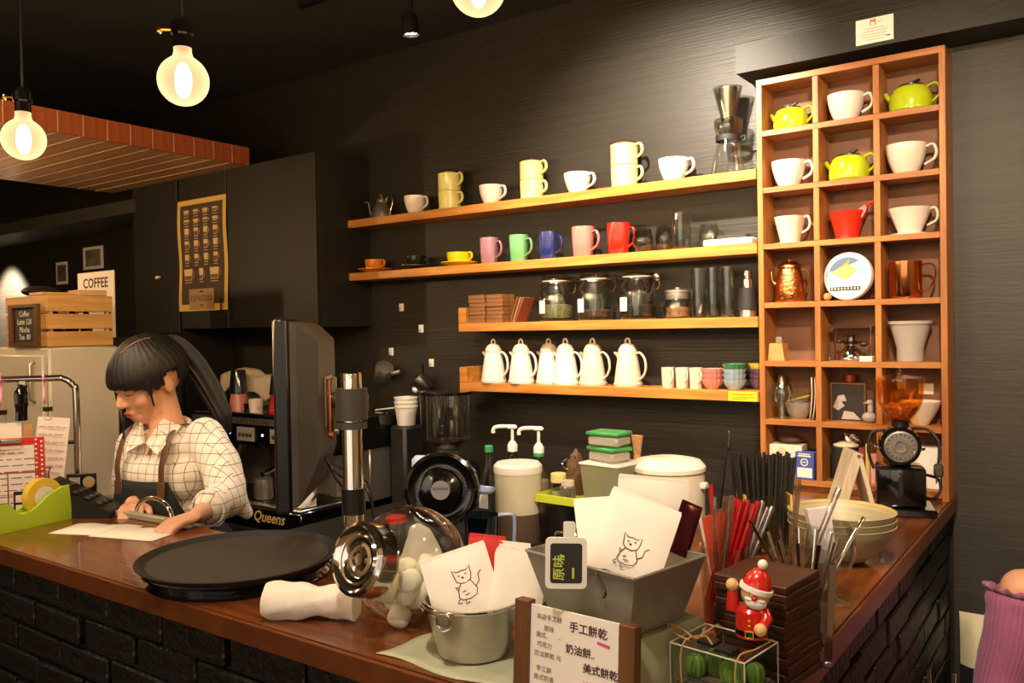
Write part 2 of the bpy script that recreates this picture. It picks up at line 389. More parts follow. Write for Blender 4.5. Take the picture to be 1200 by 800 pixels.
# ---------------------------------------------------------------- pigeonhole shelf on the counter
X0, X1, YF = -.9014, -.3681, 2.6
cu_ = thing('pigeonhole_shelf', 'tall wooden pigeonhole shelf, three columns wide, standing on the counter end', 'shelf unit', (0, 0, 0))
ZB = [1.062, 1.244, 1.427, 1.610, 1.794, 1.970, 2.148]; ZT = 2.308; TH = .017
MB().bx(X0, X0+TH, YF, WY-.002, 1.0355, ZT-.0001, .001).build('side_panel', wood_cub, cu_, smooth=False)
MB().bx(X1-TH, X1, YF, WY-.014, 1.0355, ZT-.0001, .001).build('side_panel', wood_cub, cu_, smooth=False)
MB().bx(X0, X1, YF-.0008, WY-.014, ZT-.018, ZT+.001, .001).build('top_board', wood_cubh, cu_, smooth=False)
MB().bx(X0+TH, X1-TH, WY-.024, WY-.015, 1.045, ZT-.018).build('back_panel', wood_back, cu_, smooth=False)
for z in ZB: MB().bx(X0+TH+.0002, X1-TH-.0002, YF+.0006, WY-.0245, z-TH, z, .0008).build('shelf_board', wood_cubh, cu_, smooth=False)
MB().bx(X0+TH+.0002, X1-TH-.0002, YF+.012, YF+.028, 1.0358, ZB[0]-TH-.0003).build('plinth', wood_cubh, cu_, smooth=False)
CW = (X1-X0-TH)/3
tops = ZB[1:]+[ZT-.0015]
for c in (1, 2):
    for zb, zt in zip(ZB, tops): MB().bx(X0+c*CW, X0+c*CW+TH, YF+.0002, WY-.0245, zb+.0002, zt-TH-.0002, .0008).build('divider', wood_cub, cu_, smooth=False)

# ---------------------------------------------------------------- bar counter: brick base and wooden top
CX, CY = -.372, .92          # outer edges of the L
bk = MB().box(.2, .05, .058, I(), .004).mesh('brick', brick_m, False)
bkh = MB().box(.095, .05, .058, I(), .004).mesh('brick', brick_m, False)
def brick_wall(name, origin, rz, length):
    o = bpy.data.objects.new(name, None); COL.objects.link(o); struct(o); o.location = origin; o.rotation_euler = (0, 0, rz)
    MB().bx(0, length, .012, .10, 0, .992).build('mortar', mortar_m, o, smooth=False)
    z = .992-.029-.006; row = 0
    while z > .03:
        x = -.105 if row % 2 else 0
        while x < length-.03:
            a, b = max(x, .0), min(x+.2, length)
            if b-a > .05:
                full = b-a > .15
                child('brick', bk if full else bkh, o, ((a+b)/2+R.uniform(-.002, .002), .022+R.uniform(-.005, .004), z+R.uniform(-.002, .002)), (R.uniform(-.02, .02), R.uniform(-.01, .01), R.uniform(-.015, .015)))
            x += .21
        z -= .068; row += 1
brick_wall('wall_counter_front', (-3.0, CY+.014, 0), 0, 3.0+CX-.014)
brick_wall('wall_counter_side', (CX-.014, CY+.014, 0), PI/2, 2.72-CY-.014)
ctop = thing('bar_counter', 'brown wooden bar top, L shaped, on a black brick base', 'counter', (0, 0, .995))
MB().prism([(-3.02, CY), (CX, CY), (-.88, 1.30), (-3.02, 1.30)], 0, .04).build('worktop', wood_top, ctop, smooth=False)
MB().prism([(CX, CY), (CX, WY-.013), (-.88, WY-.013), (-.88, 1.3002)], 0, .0402).build('worktop', wood_top2, ctop, smooth=False)
edge = mat('worktop_edge_wood', '#6a3a1c', .35, 0, .3, 20)
MB().bx(-3.02, CX+.004, CY-.008, CY-.0005, -.002, .0385, .002).build('edge_strip', edge, ctop, smooth=False)
MB().bx(CX+.0005, CX+.008, CY-.008, WY-.014, -.002, .0385, .002).build('edge_strip', edge, ctop, smooth=False)
# lower work counters behind the bar
wc = thing('work_counter', 'dark lower work counter along the back wall under the espresso machine', 'counter', (0, 0, 0))
MB().bx(-3.75, -2.36, 2.14, WY-.002, .0, .74).build('body', black_cab, wc, smooth=False)
wc2 = thing('work_counter', 'dark work counter along the back wall under the pitchers and pots', 'counter', (0, 0, 0))
MB().bx(-2.35, -.89, 1.80, WY-.002, .0, .85).build('body', black_cab, wc2, smooth=False)
# ---------------------------------------------------------------- crockery builders
def handle_pts(x, z0, z1, out, n=6): return spline([(x, 0, z1), (x+out*.7, 0, z1+.004), (x+out, 0, (z0*.35+z1*.65)), (x+out*.75, 0, z0+(z1-z0)*.25), (x-.002, 0, z0)], n)
def cup(label, loc, rz=0, r=.05, h=.078, m=white_cer, foot=.55, group=None, name='cup', cat='cup', bulge=1.0, hr=.0045, hout=.03):
    o = thing(name, label, cat, loc, rz, group)
    pr = [(0, .003), (r*foot*.9, .0), (r*foot, .002), (r*foot*1.08, .006)]
    for t in (.12, .25, .4, .6, .8, 1): pr.append((r*(foot+(1-foot)*math.sin(t*PI/2)**.8*bulge) if bulge else r, .004+h*t*.985))
    pr[-1] = (r, h)
    inn = [(rr_-.0035, z+(.0035 if z < .02 else 0)) for rr_, z in reversed(pr[3:])]
    inn[0] = (r-.003, h)
    MB().lathe(pr+inn+[(0, .009)], 32).build('body', m, o)
    MB().tube(handle_pts(r*.93, h*.28, h*.86, hout), [(hr*1.4, hr)]*25, 8, flat=(0, 1, 0)).build('handle', m, o)
    return o
def mug(label, loc, rz, m, r=.037, h=.105, r2=.030):
    o = thing('mug', label, 'mug', loc, rz, 'coloured mugs on the second shelf')
    # squarish body that rounds towards the rim
    def ring(rad, z, sq, ins=0):
        out = []
        for i in range(32):
            a = 2*PI*i/32; c, s = math.cos(a), math.sin(a)
            k = 1/max(abs(c), abs(s)); q = rad*((1-sq)+sq*min(k, 1.22)*.93)-ins
            out.append((q*c, q*s, z))
        return out
    Mz = RZ(PI/8)
    rings = [ring(r2*.9, 0, .7), ring(r2, .004, .8), ring((r+r2)/2, h*.5, .7), ring(r*.99, h*.85, .35), ring(r, h, .1), ring(r, h, .1, .003), ring(r*.97, h*.8, .3, .004), ring(r2, .01, .6, .005)]
    MB().loft(rings, Mz).build('body', m, o)
    MB().tube(handle_pts(r*.9, h*.22, h*.80, .032), [(.006, .0035)]*25, 8, flat=(0, 1, 0)).build('handle', m, o)
    return o
def saucer(label, loc, m, r=.077):
    o = MB().lathe([(0, 0), (r*.5, 0), (r*.55, .003), (r*.8, .009), (r, .016), (r, .018), (r*.78, .012), (r*.5, .007), (0, .006)], 36).build('saucer', m, None, loc)
    return tag(o, label, 'saucer')

# ---------------------------------------------------------------- top shelf
z = 2.034; YS = 2.668
k = thing('drip_kettle', 'small silver gooseneck kettle with brass handle at the left end of the top shelf', 'kettle', (-2.605, YS, z), .1)
MB().lathe([(0, 0), (.044, 0), (.047, .004), (.045, .02), (.036, .045), (.024, .068), (.021, .074), (.021, .078), (0, .078)], 32).build('body', steel, k)
lid = MB().lathe([(0, 0), (.022, 0), (.02, .008), (.010, .014), (.004, .017), (.004, .021), (.007, .026), (.004, .031), (0, .032)], 24).build('lid', steel, k, (0, 0, .0785))
MB().tube(spline([(-.04, 0, .018), (-.058, 0, .020), (-.066, 0, .045), (-.072, 0, .075), (-.084, 0, .082), (-.092, 0, .078)], 5), [.0045]*10+[.0035]*16, 8).build('spout', steel, k)
MB().tube(spline([(.024, 0, .072), (.035, 0, .092), (.056, 0, .09), (.062, 0, .065), (.05, 0, .035), (.046, 0, .012)], 5), .0032, 8).build('handle', brass, k)
cup('white round coffee cup on the top shelf, first to the right of the silver kettle', (-2.405, YS, z), -.1, .049, .078)
cup('white round coffee cup on the top shelf, between the left and middle yellow pots', (-2.00, YS, z), -.1, .049, .078)
cup('white round coffee cup on the top shelf, between the middle and right yellow pots', (-1.60, YS, z), -.1, .051, .078)
cup('white round coffee cup on the top shelf, nearest the glass dripper', (-1.215, YS, z), -.15, .053, .08)
def tea_for_one(which, x, s=1.0):
    a = cup('pale yellow enamel mug, lower piece of the %s yellow stack on the top shelf' % which, (x, YS, z), -.1, .047*s, .076*s, yellow_cer, .93, name='mug', cat='mug', bulge=1.0, hout=.03)
    b = thing('tea_pot', 'pale yellow enamel pot with dark lid on top of the %s yellow mug' % which, 'teapot', (x, YS, z+.0765*s), -.1)
    r = .047*s; h = .073*s
    MB().lathe([(0, .0), (r*.9, 0), (r, .004), (r, h-.003), (r*1.03, h), (r*.96, h), (r*.95, .006), (0, .005)], 32).build('body', yellow_cer, b)
    MB().tube(handle_pts(r*.95, h*.3, h*.92, .03), [(.0065, .0045)]*25, 8, flat=(0, 1, 0)).build('handle', yellow_cer, b)
    MB().loft([[(-r*.98, -.009, h*.72), (-r*.98, .009, h*.72), (-r*.98, .012, h), (-r*.98, -.012, h)], [(-r*1.15, -.002, h*.93), (-r*1.15, .002, h*.93), (-r*1.2, .004, h), (-r*1.2, -.004, h)]]).build('spout', yellow_cer, b)
    MB().lathe([(0, 0), (r*1.02, 0), (r*1.03, .004), (r*.9, .009), (.014, .012), (.012, .017), (.010, .020), (0, .021)], 28).build('lid', mat('brown_lid', '#3b281c', .25), b, (0, 0, h+.0003))
tea_for_one('leftmost', -2.215); tea_for_one('middle', -1.805, .97); tea_for_one('rightmost', -1.405, 1.03)
d = thing('coffee_dripper', 'tall clear glass pour-over coffee dripper at the right end of the top shelf', 'coffee maker', (-1.018, YS-.005, z))
MB().lathe([(0, .002), (.05, 0), (.056, .004), (.056, .012), (.038, .10), (.036, .115)], 32).build('carafe', clear_glass, d)
MB().lathe([(.037, .112), (.041, .112), (.041, .13), (.037, .13)], 32).build('collar', black_rub, d)
MB().tube(spline([(.041, 0, .12), (.055, 0, .123), (.058, 0, .112), (.05, 0, .108)], 4), .004, 6).build('clasp', black_rub, d)
MB().lathe([(.036, .13), (.044, .145), (.047, .175), (.045, .182), (.040, .183), (.040, .15), (.032, .133)], 32).build('middle_vessel', tint_glass, d)
MB().lathe([(.018, .16), (.024, .20), (.046, .285), (.048, .286), (.026, .20), (.020, .16)], 32).build('upper_funnel', tint_glass, d)
MB().lathe([(.0165, .175), (.021, .21), (.030, .283), (.032, .285), (.0225, .21), (.018, .175)], 28).build('filter_cone', steel, d)

# ---------------------------------------------------------------- second shelf
z = 1.800
oc = mat('orange_glaze', '#dd7d18', .2, coat=.4); ye = mat('yellow_glaze', '#e3b716', .2, coat=.4); bc = mat('black_glaze', '#15130f', .12, coat=.5)
for x, m, n in ((-2.652, oc, 'orange'), (-2.41, bc, 'black'), (-2.17, ye, 'yellow')):
    saucer('%s saucer on the left half of the second shelf' % n, (x, YS, z), m)
    cup('%s low coffee cup on its %s saucer' % (n, n), (x, YS, z+.0075), -.1, .045 if n != 'yellow' else .052, .05, m, .82, hout=.024, hr=.004)
mugs = [(-2.012, '#94686f', 'dusty pink mug, leftmost of the five tall coloured mugs'), (-1.868, '#659a64', 'pale green tall mug, second of the five coloured mugs'), (-1.730, '#1d2557', 'dark blue tall mug, third of the five coloured mugs'),
        (-1.578, '#d06f64', 'salmon pink tall mug between the dark blue and red mugs'), (-1.430, '#c4200f', 'bright red tall mug, rightmost of the five coloured mugs')]
for i, (x, c, l) in enumerate(mugs): mug(l, (x, YS-.003, z), -.12, mat('mug_glaze_%d' % i, c, .18, coat=.4), .038 if i < 3 else .043, .105 if i < 3 else .112, .031 if i < 3 else .035)
def tumbler(label, loc, r0, r1, h, name='drinking_glass', cat='glass', group=None, m=clear_glass):
    o = MB().lathe([(0, .0), (r0*.95, 0), (r0, .004), ((r0+r1)/2*1.02, h*.5), (r1, h), (r1-.0022, h), ((r0+r1)/2*1.02-.0025, h*.5), (r0-.003, .009), (0, .008)], 28).build(name, m, None, loc)
    return tag(o, label, cat, group)
def round_glass(label, loc, r, h, m=clear_glass):
    o = MB().lathe([(0, 0), (r*.5, 0), (r*.6, .004), (r*.92, h*.28), (r, h*.5), (r*.9, h*.8), (r*.78, h), (r*.76, h), (r*.88, h*.78), (r*.97, h*.5), (r*.88, h*.28), (0, .01)], 28).build('round_glass', m, None, loc)
    return tag(o, label, 'glass')
round_glass('round clear tumbler standing right beside the red mug, nearest the shelf edge', (-1.325, YS-.022, z), .037, .082, tint_glass)
round_glass('round clear tumbler at the back, between the red mug and the tall glass', (-1.262, YS+.025, z), .036, .094, tint_glass)
tumbler('tall clear glass tumbler standing to the right of the round tumblers', (-1.183, YS-.015, z), .030, .037, .125)
round_glass('small snifter-shaped glass behind the white scale, right end of the second shelf', (-1.10, YS+.028, z+.0), .037, .085)
sc = thing('kitchen_scale', 'flat white kitchen scale with dark pad, right end of the second shelf', 'scale', (-1.005, YS-.02, z), .0)
MB().box(.165, .085, .022, T(0, 0, .011), .004).build('body', white_pl, sc)
MB().box(.10, .06, .012, T(.01, .0, .0285), .003).build('pad', grey_pl, sc)

# ---------------------------------------------------------------- third shelf
z = 1.567
cm = MB().box(.078, .085, .0155, T(0, 0, .0078), .0012).mesh('wooden_coaster', wood_coast, False)
for col, x in ((0, -2.040), (1, -1.954)):
    for i in range(7):
        o = bpy.data.objects.new('wooden_coaster', cm); COL.objects.link(o)
        o.location = (x+R.uniform(-.002, .002), YS-.015+R.uniform(-.003, .003), z+i*.0158); o.rotation_euler = (0, 0, R.uniform(-.04, .04))
        side = ('left', 'right')[col]
        tag(o, 'square wooden coaster, %s of the %s stack on the third shelf' % (['lowest', 'second from below', 'third from below', 'fourth and middle', 'third from the top', 'second from the top', 'topmost'][i], side), 'coaster', 'wooden coasters in the %s shelf stack' % side)
fl = [mat('card_brown', '#8d5a35', .7), mat('card_tan', '#b98a5a', .7), mat('card_red', '#8a3b28', .7)]
for i in range(3):
    o = MB().box(.002, .085, .1, T(0, 0, .05)).build('card', fl[i], None, (-1.880+i*.013, YS-.015-.002*i, z+.001), (0, .30+.05*i, .1))
    tag(o, ['brown card leaning by the coasters, leftmost of three', 'tan card leaning by the coasters, middle of three', 'reddish card leaning by the coasters, nearest the jars'][i], 'card')
def clip_jar(label, x, fill, filln, r=.066, h=.178, ry=0):
    o = thing('clip_top_jar', label, 'jar', (x, YS-.002, z), ry)
    MB().lathe([(0, .003), (r*.85, 0), (r*.97, .006), (r, .03), (r, .09), (r*.95, .118), (r*.78, .138), (r*.74, .145), (r*.74, .152), (r*.70, .152), (r*.70, .142), (r*.90, .115), (r*.955, .085), (r*.955, .03), (r*.9, .012), (0, .01)], 36).build('body', clear_glass, o)
    MB().lathe([(0, .003), (r*.70, .003), (r*.72, .0), (r*.84, .0), (r*.86, .006), (r*.82, .014), (r*.6, .020), (0, .019)], 36).build('lid', tint_glass, o, (0, 0, .1525))
    MB().lathe([(r*.72, .0), (r*.78, .0), (r*.78, .004), (r*.72, .004)], 30).build('gasket', mat('pale_rubber', '#d8c7ae', .5), o, (0, 0, .149))
    MB().tube(spline([(r*.78*math.cos(a), r*.78*math.sin(a), .146) for a in [2*PI*i/16 for i in range(16)]], 2, True)+[V((r*.78, 0, .146))], .0016, 6).tube(spline([(r*.78, -.02, .146), (r*1.15, -.015, .15), (r*1.25, 0, .128), (r*1.12, .01, .11), (r*.98, .012, .105)], 4), .0017, 6).tube(spline([(r*.78, .02, .146), (r*1.12, .018, .155), (r*1.3, .0, .118)], 4), .0017, 6).tube(spline([(-r*.8, .015, .146), (-r*1.08, .012, .15), (-r*1.08, -.012, .15), (-r*.8, -.015, .146), (-r*.82, -.015, .165), (-r*.82, .015, .165)], 4), .0016, 6).build('wire_clip', chrome, o)
    MB().lathe([(0, .0), (r*.86, 0), (r*.93, .01), (r*.93, filln), (r*.6, filln+.006), (0, filln+.008)], 30).build('contents', fill, o, (0, 0, .0125))
    MB().add([(r*1.012*math.sin(a), -r*1.012*math.cos(a), zz) for zz in (.03, .078) for a in [(-.75+.6*i/5) for i in range(6)]], [(i, i+1, 7+i, 6+i) for i in range(5)]).build('paper_label', paper, o)
    return o
clip_jar('clip-top glass jar of pale green herbs, leftmost of the three big jars', -1.700, mat('dried_herbs', '#8a8450', .9, 0, .5, 120), .045)
clip_jar('clip-top glass jar of brown spice, middle of the three big jars', -1.532, mat('brown_spice', '#5c4028', .9, 0, .6, 140), .022)
j3 = clip_jar('clip-top glass jar of dark tea leaves, rightmost of the three big jars', -1.358, mat('dark_tea', '#33221a', .9, 0, .6, 140), .036)
tb = thing('tea_ball', 'shiny round tea ball hanging from the rim of the rightmost big jar', 'tea strainer', (-1.268, YS-.035, z+.145))
MB().ell((0, 0, 0), (.015, .015, .015), 18).build('ball', chrome, tb); MB().tube([(0, 0, .0), (-.02, .01, -.03), (-.032, .014, -.06)], .0015, 6).build('rod', chrome, tb)
sj = thing('small_jar', 'small glass jar of nuts with a steel lid, right of the big jars', 'jar', (-1.205, YS-.005, z))
MB().lathe([(0, .002), (.04, 0), (.043, .005), (.043, .06), (.040, .066), (.038, .066), (.041, .058), (.041, .008), (0, .006)], 28).build('body', clear_glass, sj)
MB().lathe([(0, 0), (.039, 0), (.040, .004), (.040, .022), (.043, .058*.42), (.043, .030), (.02, .034), (0, .034)], 28).build('lid', steel, sj, (0, 0, .0665))
MB().lathe([(0, 0), (.009, 0), (.011, .006), (.006, .011), (0, .012)], 16).build('knob', chrome, sj, (0, 0, .101))
MB().lathe([(0, 0), (.038, 0), (.040, .01), (.040, .03), (.02, .033), (0, .034)], 24).build('contents', mat('nuts', '#b07b45', .8, 0, .6, 90), sj, (0, 0, .0075))
for i, x in enumerate((-1.130, -1.078, -1.026)):
    tumbler(['tall straight glass, leftmost of the row on the third shelf', 'tall straight glass, second of the row on the third shelf', 'tall straight glass, third of the row on the third shelf'][i], (x, YS-.01, z), .0225, .0245, .168, group='straight glasses on the third shelf')
for i, x in enumerate((-1.10, -1.05)):
    tumbler(['tall straight glass in the back row, on the left', 'tall straight glass in the back row, on the right'][i], (x, YS+.042, z), .0225, .0245, .168, group='straight glasses on the third shelf')
tc_ = thing('blow_torch', 'slim steel bottle with black grip beside the straight glasses, at the shelf end', 'bottle', (-.957, YS-.01, z))
MB().lathe([(0, 0), (.026, 0), (.026, .022), (.0255, .024)], 24).build('base', steel, tc_)
MB().lathe([(.033, .024), (.026, .095), (0, .096), ], 24).lathe([(0, .0235), (.033, .024)], 24).build('grip', black_rub, tc_)
MB().lathe([(.018, .096), (.017, .122), (.012, .124), (.012, .15), (.0, .152)], 24).build('neck', chrome, tc_)

# ---------------------------------------------------------------- lowest shelf: thermal jugs and small cups
z = 1.330
def jug(label, x, y, m=white_cer, rz=-.1):
    o = thing('thermal_jug', label, 'jug', (x, y, z), rz, 'white thermal jugs on the lowest shelf')
    MB().lathe([(0, 0), (.050, 0), (.052, .004), (.052, .012), (.049, .014), (.046, .04), (.040, .08), (.035, .11), (.033, .12), (0, .12)], 32).build('body', m, o)
    MB().lathe([(.0335, 0), (.034, .003), (.032, .012), (.024, .026), (.012, .033), (0, .034)], 28).build('lid', cream_cer, o, (0, 0, .1205))
    MB().tube(spline([(-.009, 0, .15), (-.009, 0, .163), (0, 0, .171), (.009, 0, .163), (.009, 0, .15)], 4), .0032, 7).build('ring_knob', cream_cer, o)
    MB().loft([[(-.030, -.012, .085), (-.030, .012, .085), (-.031, .012, .118), (-.031, -.012, .118)], [(-.045, -.006, .108), (-.045, .006, .108), (-.048, .007, .121), (-.048, -.007, .121)], [(-.056, -.004, .116), (-.056, .004, .116), (-.057, .005, .123), (-.057, -.005, .123)]]).build('spout', m, o)
    MB().tube(spline([(.031, 0, .115), (.05, 0, .120), (.070, 0, .10), (.075, 0, .065), (.064, 0, .038), (.047, 0, .026)], 5), [(.005, .004)]*26, 8, flat=(0, 1, 0)).build('handle', m, o)
    return o
jug('white thermal jug, leftmost on the lowest shelf', -1.985, YS-.025)
jug('white thermal jug, second from the left on the lowest shelf', -1.852, YS-.025)
jug('white thermal jug half hidden behind its neighbours, back row of the lowest shelf', -1.752, YS+.018)
jug('white thermal jug in front, third from the left on the lowest shelf', -1.655, YS-.016)
jug('beige thermal jug, second from the right on the lowest shelf', -1.545, YS-.005, cream_cer)
jug('beige thermal jug standing apart, rightmost of the jugs', -1.398, YS-.01, cream_cer)
for i, x in enumerate((-1.238, -1.186, -1.136)):
    o = thing('espresso_cup', ['small cream handled cup, leftmost of three beside the pink bowls', 'small cream handled cup, middle of three beside the pink bowls', 'small cream handled cup, next to the pink bowls'][i], 'cup', (x, YS-.02, z), -.7)
    MB().lathe([(0, 0), (.020, 0), (.021, .004), (.023, .07), (.021, .07), (.019, .006), (0, .005)], 24).build('body', cream_cer, o)
    MB().tube(handle_pts(.021, .02, .055, .016), .003, 7).build('handle', cream_cer, o)
def fluted_bowl(label, x, y, z_, m, grp, r=.037, h=.034):
    def rg(rad, zz): return [((rad*(1+.035*math.cos(14*a)))*math.cos(a), (rad*(1+.035*math.cos(14*a)))*math.sin(a), zz) for a in [2*PI*i/56 for i in range(56)]]
    o = MB().loft([rg(r*.5, 0), rg(r*.55, .004), rg(r*.85, h*.5), rg(r, h), rg(r*.95, h), rg(r*.8, h*.5), rg(r*.4, .006)]).build('fluted_bowl', m, None, (x, y, z_)); return tag(o, label, 'bowl', grp)
bcol = {'pink': '#d98a7c', 'pale blue': '#9fb4bf', 'purple': '#5d4257', 'green': '#3e7d4d', 'yellow': '#cfb53a'}
def bowls(x, y, names, last=None):
    for i, n in enumerate(names):
        posn = ['bottom', 'second', 'third', 'top'][i] if i < len(names)-1 else 'top'
        fluted_bowl('small fluted %s bowl, %s of its stack on the lowest shelf' % (n, posn), x, y, z+.0005+i*.017, mat('bowl_'+n, bcol[n], .25, coat=.3), 'stacked small bowls')
bowls(-1.078, YS-.02, ['pink']*3); bowls(-1.000, YS-.025, ['pale blue']*3+['green']); bowls(-.930+.0, YS+.02, ['purple']*3+['yellow'])

# ---------------------------------------------------------------- pigeonhole contents
YC = 2.665
cx = [X0+TH/2+CW*(i+.5) for i in range(3)]
def teapot(label, x, z_, s):
    o = thing('teapot', label, 'teapot', (x, YC-.01, z_+.0003), -.1)
    MB().lathe([(0, 0), (.055*s, 0), (.06*s, .004), (.062*s, .02*s), (.060*s, .045*s), (.052*s, .068*s), (.042*s, .076*s), (.034*s, .078*s), (0, .078*s)], 36).build('body', green_tp, o)
    MB().tube(spline([(-.052*s, 0, .045*s), (-.066*s, 0, .055*s), (-.074*s, 0, .07*s)], 4), [.011*s, .010*s, .0095*s, .009*s, .008*s, .0075*s, .007*s, .0065*s, .006*s], 10).build('spout', green_tp, o)
    hp = [(.043*s, 0, .070*s), (.068*s, 0, .077*s), (.079*s, 0, .068*s), (.081*s, 0, .045*s), (.074*s, 0, .034*s), (.058*s, 0, .020*s)]
    MB().tube(spline(hp, 3), [(.0075*s, .004*s)]*16, 8, flat=(0, 1, 0)).build('handle', green_tp, o)
    l = MB().lathe([(0, 0), (.034*s, 0), (.034*s, .004), (.02*s, .008), (0, .009)], 28).build('lid', black_pl, o, (0, 0, .0783*s))
    MB().box(.03*s, .012*s, .007*s, T(.012*s, 0, .012) @ RY(-.35), .002).build('lid_tab', black_pl, l)
teapot('small lime green teapot with black lid, top left pigeonhole', cx[0]-.004, ZB[6], .86)
teapot('large lime green teapot with black lid, top right pigeonhole', cx[2]-.003, ZB[6], .95)
teapot('lime green teapot with black lid, middle column second row', cx[1]-.003, ZB[5], .95)
cup('large white cup in the top middle pigeonhole', (cx[1]-.012, YC-.005, ZB[6]+.0003), -.1, .054, .083, hout=.028)
cup('white cup in the second row, left pigeonhole', (cx[0]-.014, YC-.005, ZB[5]+.0003), -.1, .052, .083, hout=.028)
cup('large white cup in the second row, right pigeonhole', (cx[2]-.018, YC-.005, ZB[5]+.0003), -.1, .056, .087, hout=.03)
def dripper(label, x, z_, m, kind):
    o = thing('coffee_dripper', label, 'coffee dripper', (x, YC-.005, z_+.0003), -.1)
    if kind == 0:
        MB().lathe([(0, 0), (.043, 0), (.044, .003), (.030, .005), (.030, .008), (.048, .085), (.045, .085), (.026, .01), (0, .009)], 32).build('cone', m, o)
        MB().tube(handle_pts(.040, .032, .078, .024), .0035, 7).build('handle', m, o)
    elif kind == 1:
        MB().lathe([(0, 0), (.040, 0), (.040, .003), (.034, .005), (.034, .012), (.052, .085), (.049, .085), (.03, .012), (0, .011)], 32).build('cone', m, o)
        MB().tube(spline([(.042, 0, .075), (.058, 0, .095), (.07, 0, .105), (.078, 0, .104)], 4), [(.006, .005)]*13, 8, flat=(0, 1, 0)).loft([[(.030, -.02, .08), (.030, .02, .08), (.048, .012, .06), (.048, -.012, .06)], [(.055, -.006, .1), (.055, .006, .1), (.06, .006, .088), (.06, -.006, .088)]]).build('handle', m, o)
    else:
        MB().lathe([(0, 0), (.052, 0), (.053, .004), (.033, .006), (.033, .012), (.060, .078), (.057, .078), (.03, .012), (0, .011)], 36).build('cone', m, o)
        MB().tube(handle_pts(.050, .025, .07, .026), [(.006, .004)]*25, 8, flat=(0, 1, 0)).build('handle', m, o)
dripper('white ceramic coffee dripper cone, third row left pigeonhole', cx[0]-.012, ZB[4], cream_cer, 0)
dripper('red coffee dripper with a raised handle, third row middle pigeonhole', cx[1]-.012, ZB[4], mat('red_glaze', '#cc2a18', .25, coat=.3), 1)
dripper('wide white coffee dripper on a flat foot, third row right pigeonhole', cx[2]-.01, ZB[4], white_cer, 2)
o = thing('copper_pot', 'hammered copper coffee pot with brass handle in the fourth row', 'pot', (cx[0]-.014, YC-.01, ZB[3]+.0003), .0)
MB().lathe([(0, 0), (.044, 0), (.046, .003), (.044, .04), (.039, .085), (.033, .105), (0, .105)], 32).build('body', copper_h, o)
MB().lathe([(.037, 0), (.035, .008), (.022, .018), (.005, .022), (.004, .028), (.007, .033), (0, .038)], 28).build('lid', copper_h, o, (0, 0, .1085))
MB().tube(spline([(.036, 0, .1), (.055, 0, .098), (.06, 0, .07), (.052, 0, .03)], 5), [(.005, .003)]*16, 8, flat=(0, 1, 0)).build('handle', brass, o)
MB().tube(spline([(-.042, 0, .06), (-.055, 0, .07), (-.058, 0, .1), (-.064, 0, .104)], 4), .004, 8).build('spout', copper_h, o)
o = thing('round_tin', 'round white calendar disc with a yellow and blue picture, fourth row middle', 'tin', (cx[1]-.004, YC-.03, ZB[3]+.0723), -.15)
MB().lathe([(0, -.012), (.069, -.012), (.072, -.009), (.072, .009), (.069, .012), (0, .012)], 44, RX(PI/2-.08)).build('disc', mat('tin_white', '#efece6', .35), o)
g = MB(); MT = RX(PI/2-.08) @ T(0, 0, .0126)
def circ(r, a0, a1, n=18): return [(r*math.cos(a0+(a1-a0)*i/n), r*math.sin(a0+(a1-a0)*i/n)) for i in range(n+1)]
g.prism([(-.064, .0), (-.02, -.012), (.0, .012), (.06, -.002)]+circ(.062, .1, PI-.05), 0, .0003, MT, 0)
g.prism([(-.048, .012), (-.004, -.012), (.036, .016), (-.002, .036)], .0004, .0007, MT, 1)
g.prism([(-.052, .016)]+circ(.056, PI-.35, .9, 14)+[(.01, .034), (-.03, .012)], .0002, .0005, MT, 2)
g.prism([(-.012, .034), (.004, .034), (.008, .05), (-.002, .042)], .0008, .001, MT, 3)
g.prism([(-.05, -.044), (.042, -.044), (.042, -.032), (-.05, -.032)], .0004, .0007, MT, 4)
for i in range(9): g.prism([(-.046+i*.0098, -.041), (-.041+i*.0098, -.041), (-.041+i*.0098, -.035), (-.046+i*.0098, -.035)], .0008, .001, MT, 5)
g.build('printed_picture', [mat('tin_blue', '#8fc0e6', .4), mat('tin_yellow', '#f0d568', .4), mat('tin_slate', '#5d6f86', .4), mat('tin_orange', '#d98a3a', .4), mat('tin_black', '#22202c', .4), mat('tin_pale', '#e8c9b8', .4)], o, smooth=False)
o = MB().ell((0, 0, .012), (.0125, .0125, .012)).build('wooden_ball', wood_pine, None, (cx[1]-.062, YC-.045, ZB[3]+.0003)); tag(o, 'small wooden ball at the foot of the round white tin', 'ball')
o = thing('copper_mug', 'shiny copper mug with a big loop handle, fourth row right pigeonhole', 'mug', (cx[2]-.022, YC-.01, ZB[3]+.0003), -.1)
MB().lathe([(0, .001), (.044, 0), (.045, .002), (.045, .108), (.0435, .108), (.0435, .004), (0, .004)], 36).build('body', copper, o)
MB().tube(spline([(.044, 0, .096), (.068, 0, .098), (.080, 0, .085), (.079, 0, .06), (.066, 0, .03), (.05, 0, .018), (.044, 0, .024)], 5), [(.005, .003)]*31, 8, flat=(0, 1, 0)).build('handle', brass, o)
o = thing('wooden_card_holder', 'small slanted wooden block holder, fifth row left pigeonhole', 'holder', (cx[0]-.05, YC-.02, ZB[2]+.0003), -.05)
MB().prism([(-.025, 0), (.03, 0), (.022, .055), (-.018, .055)], -.025, .025, RX(PI/2)).build('block', wood_pine, o, smooth=False)
MB().box(.022, .02, .02, T(.006, 0, .0655), .003).build('cap', steel, o)
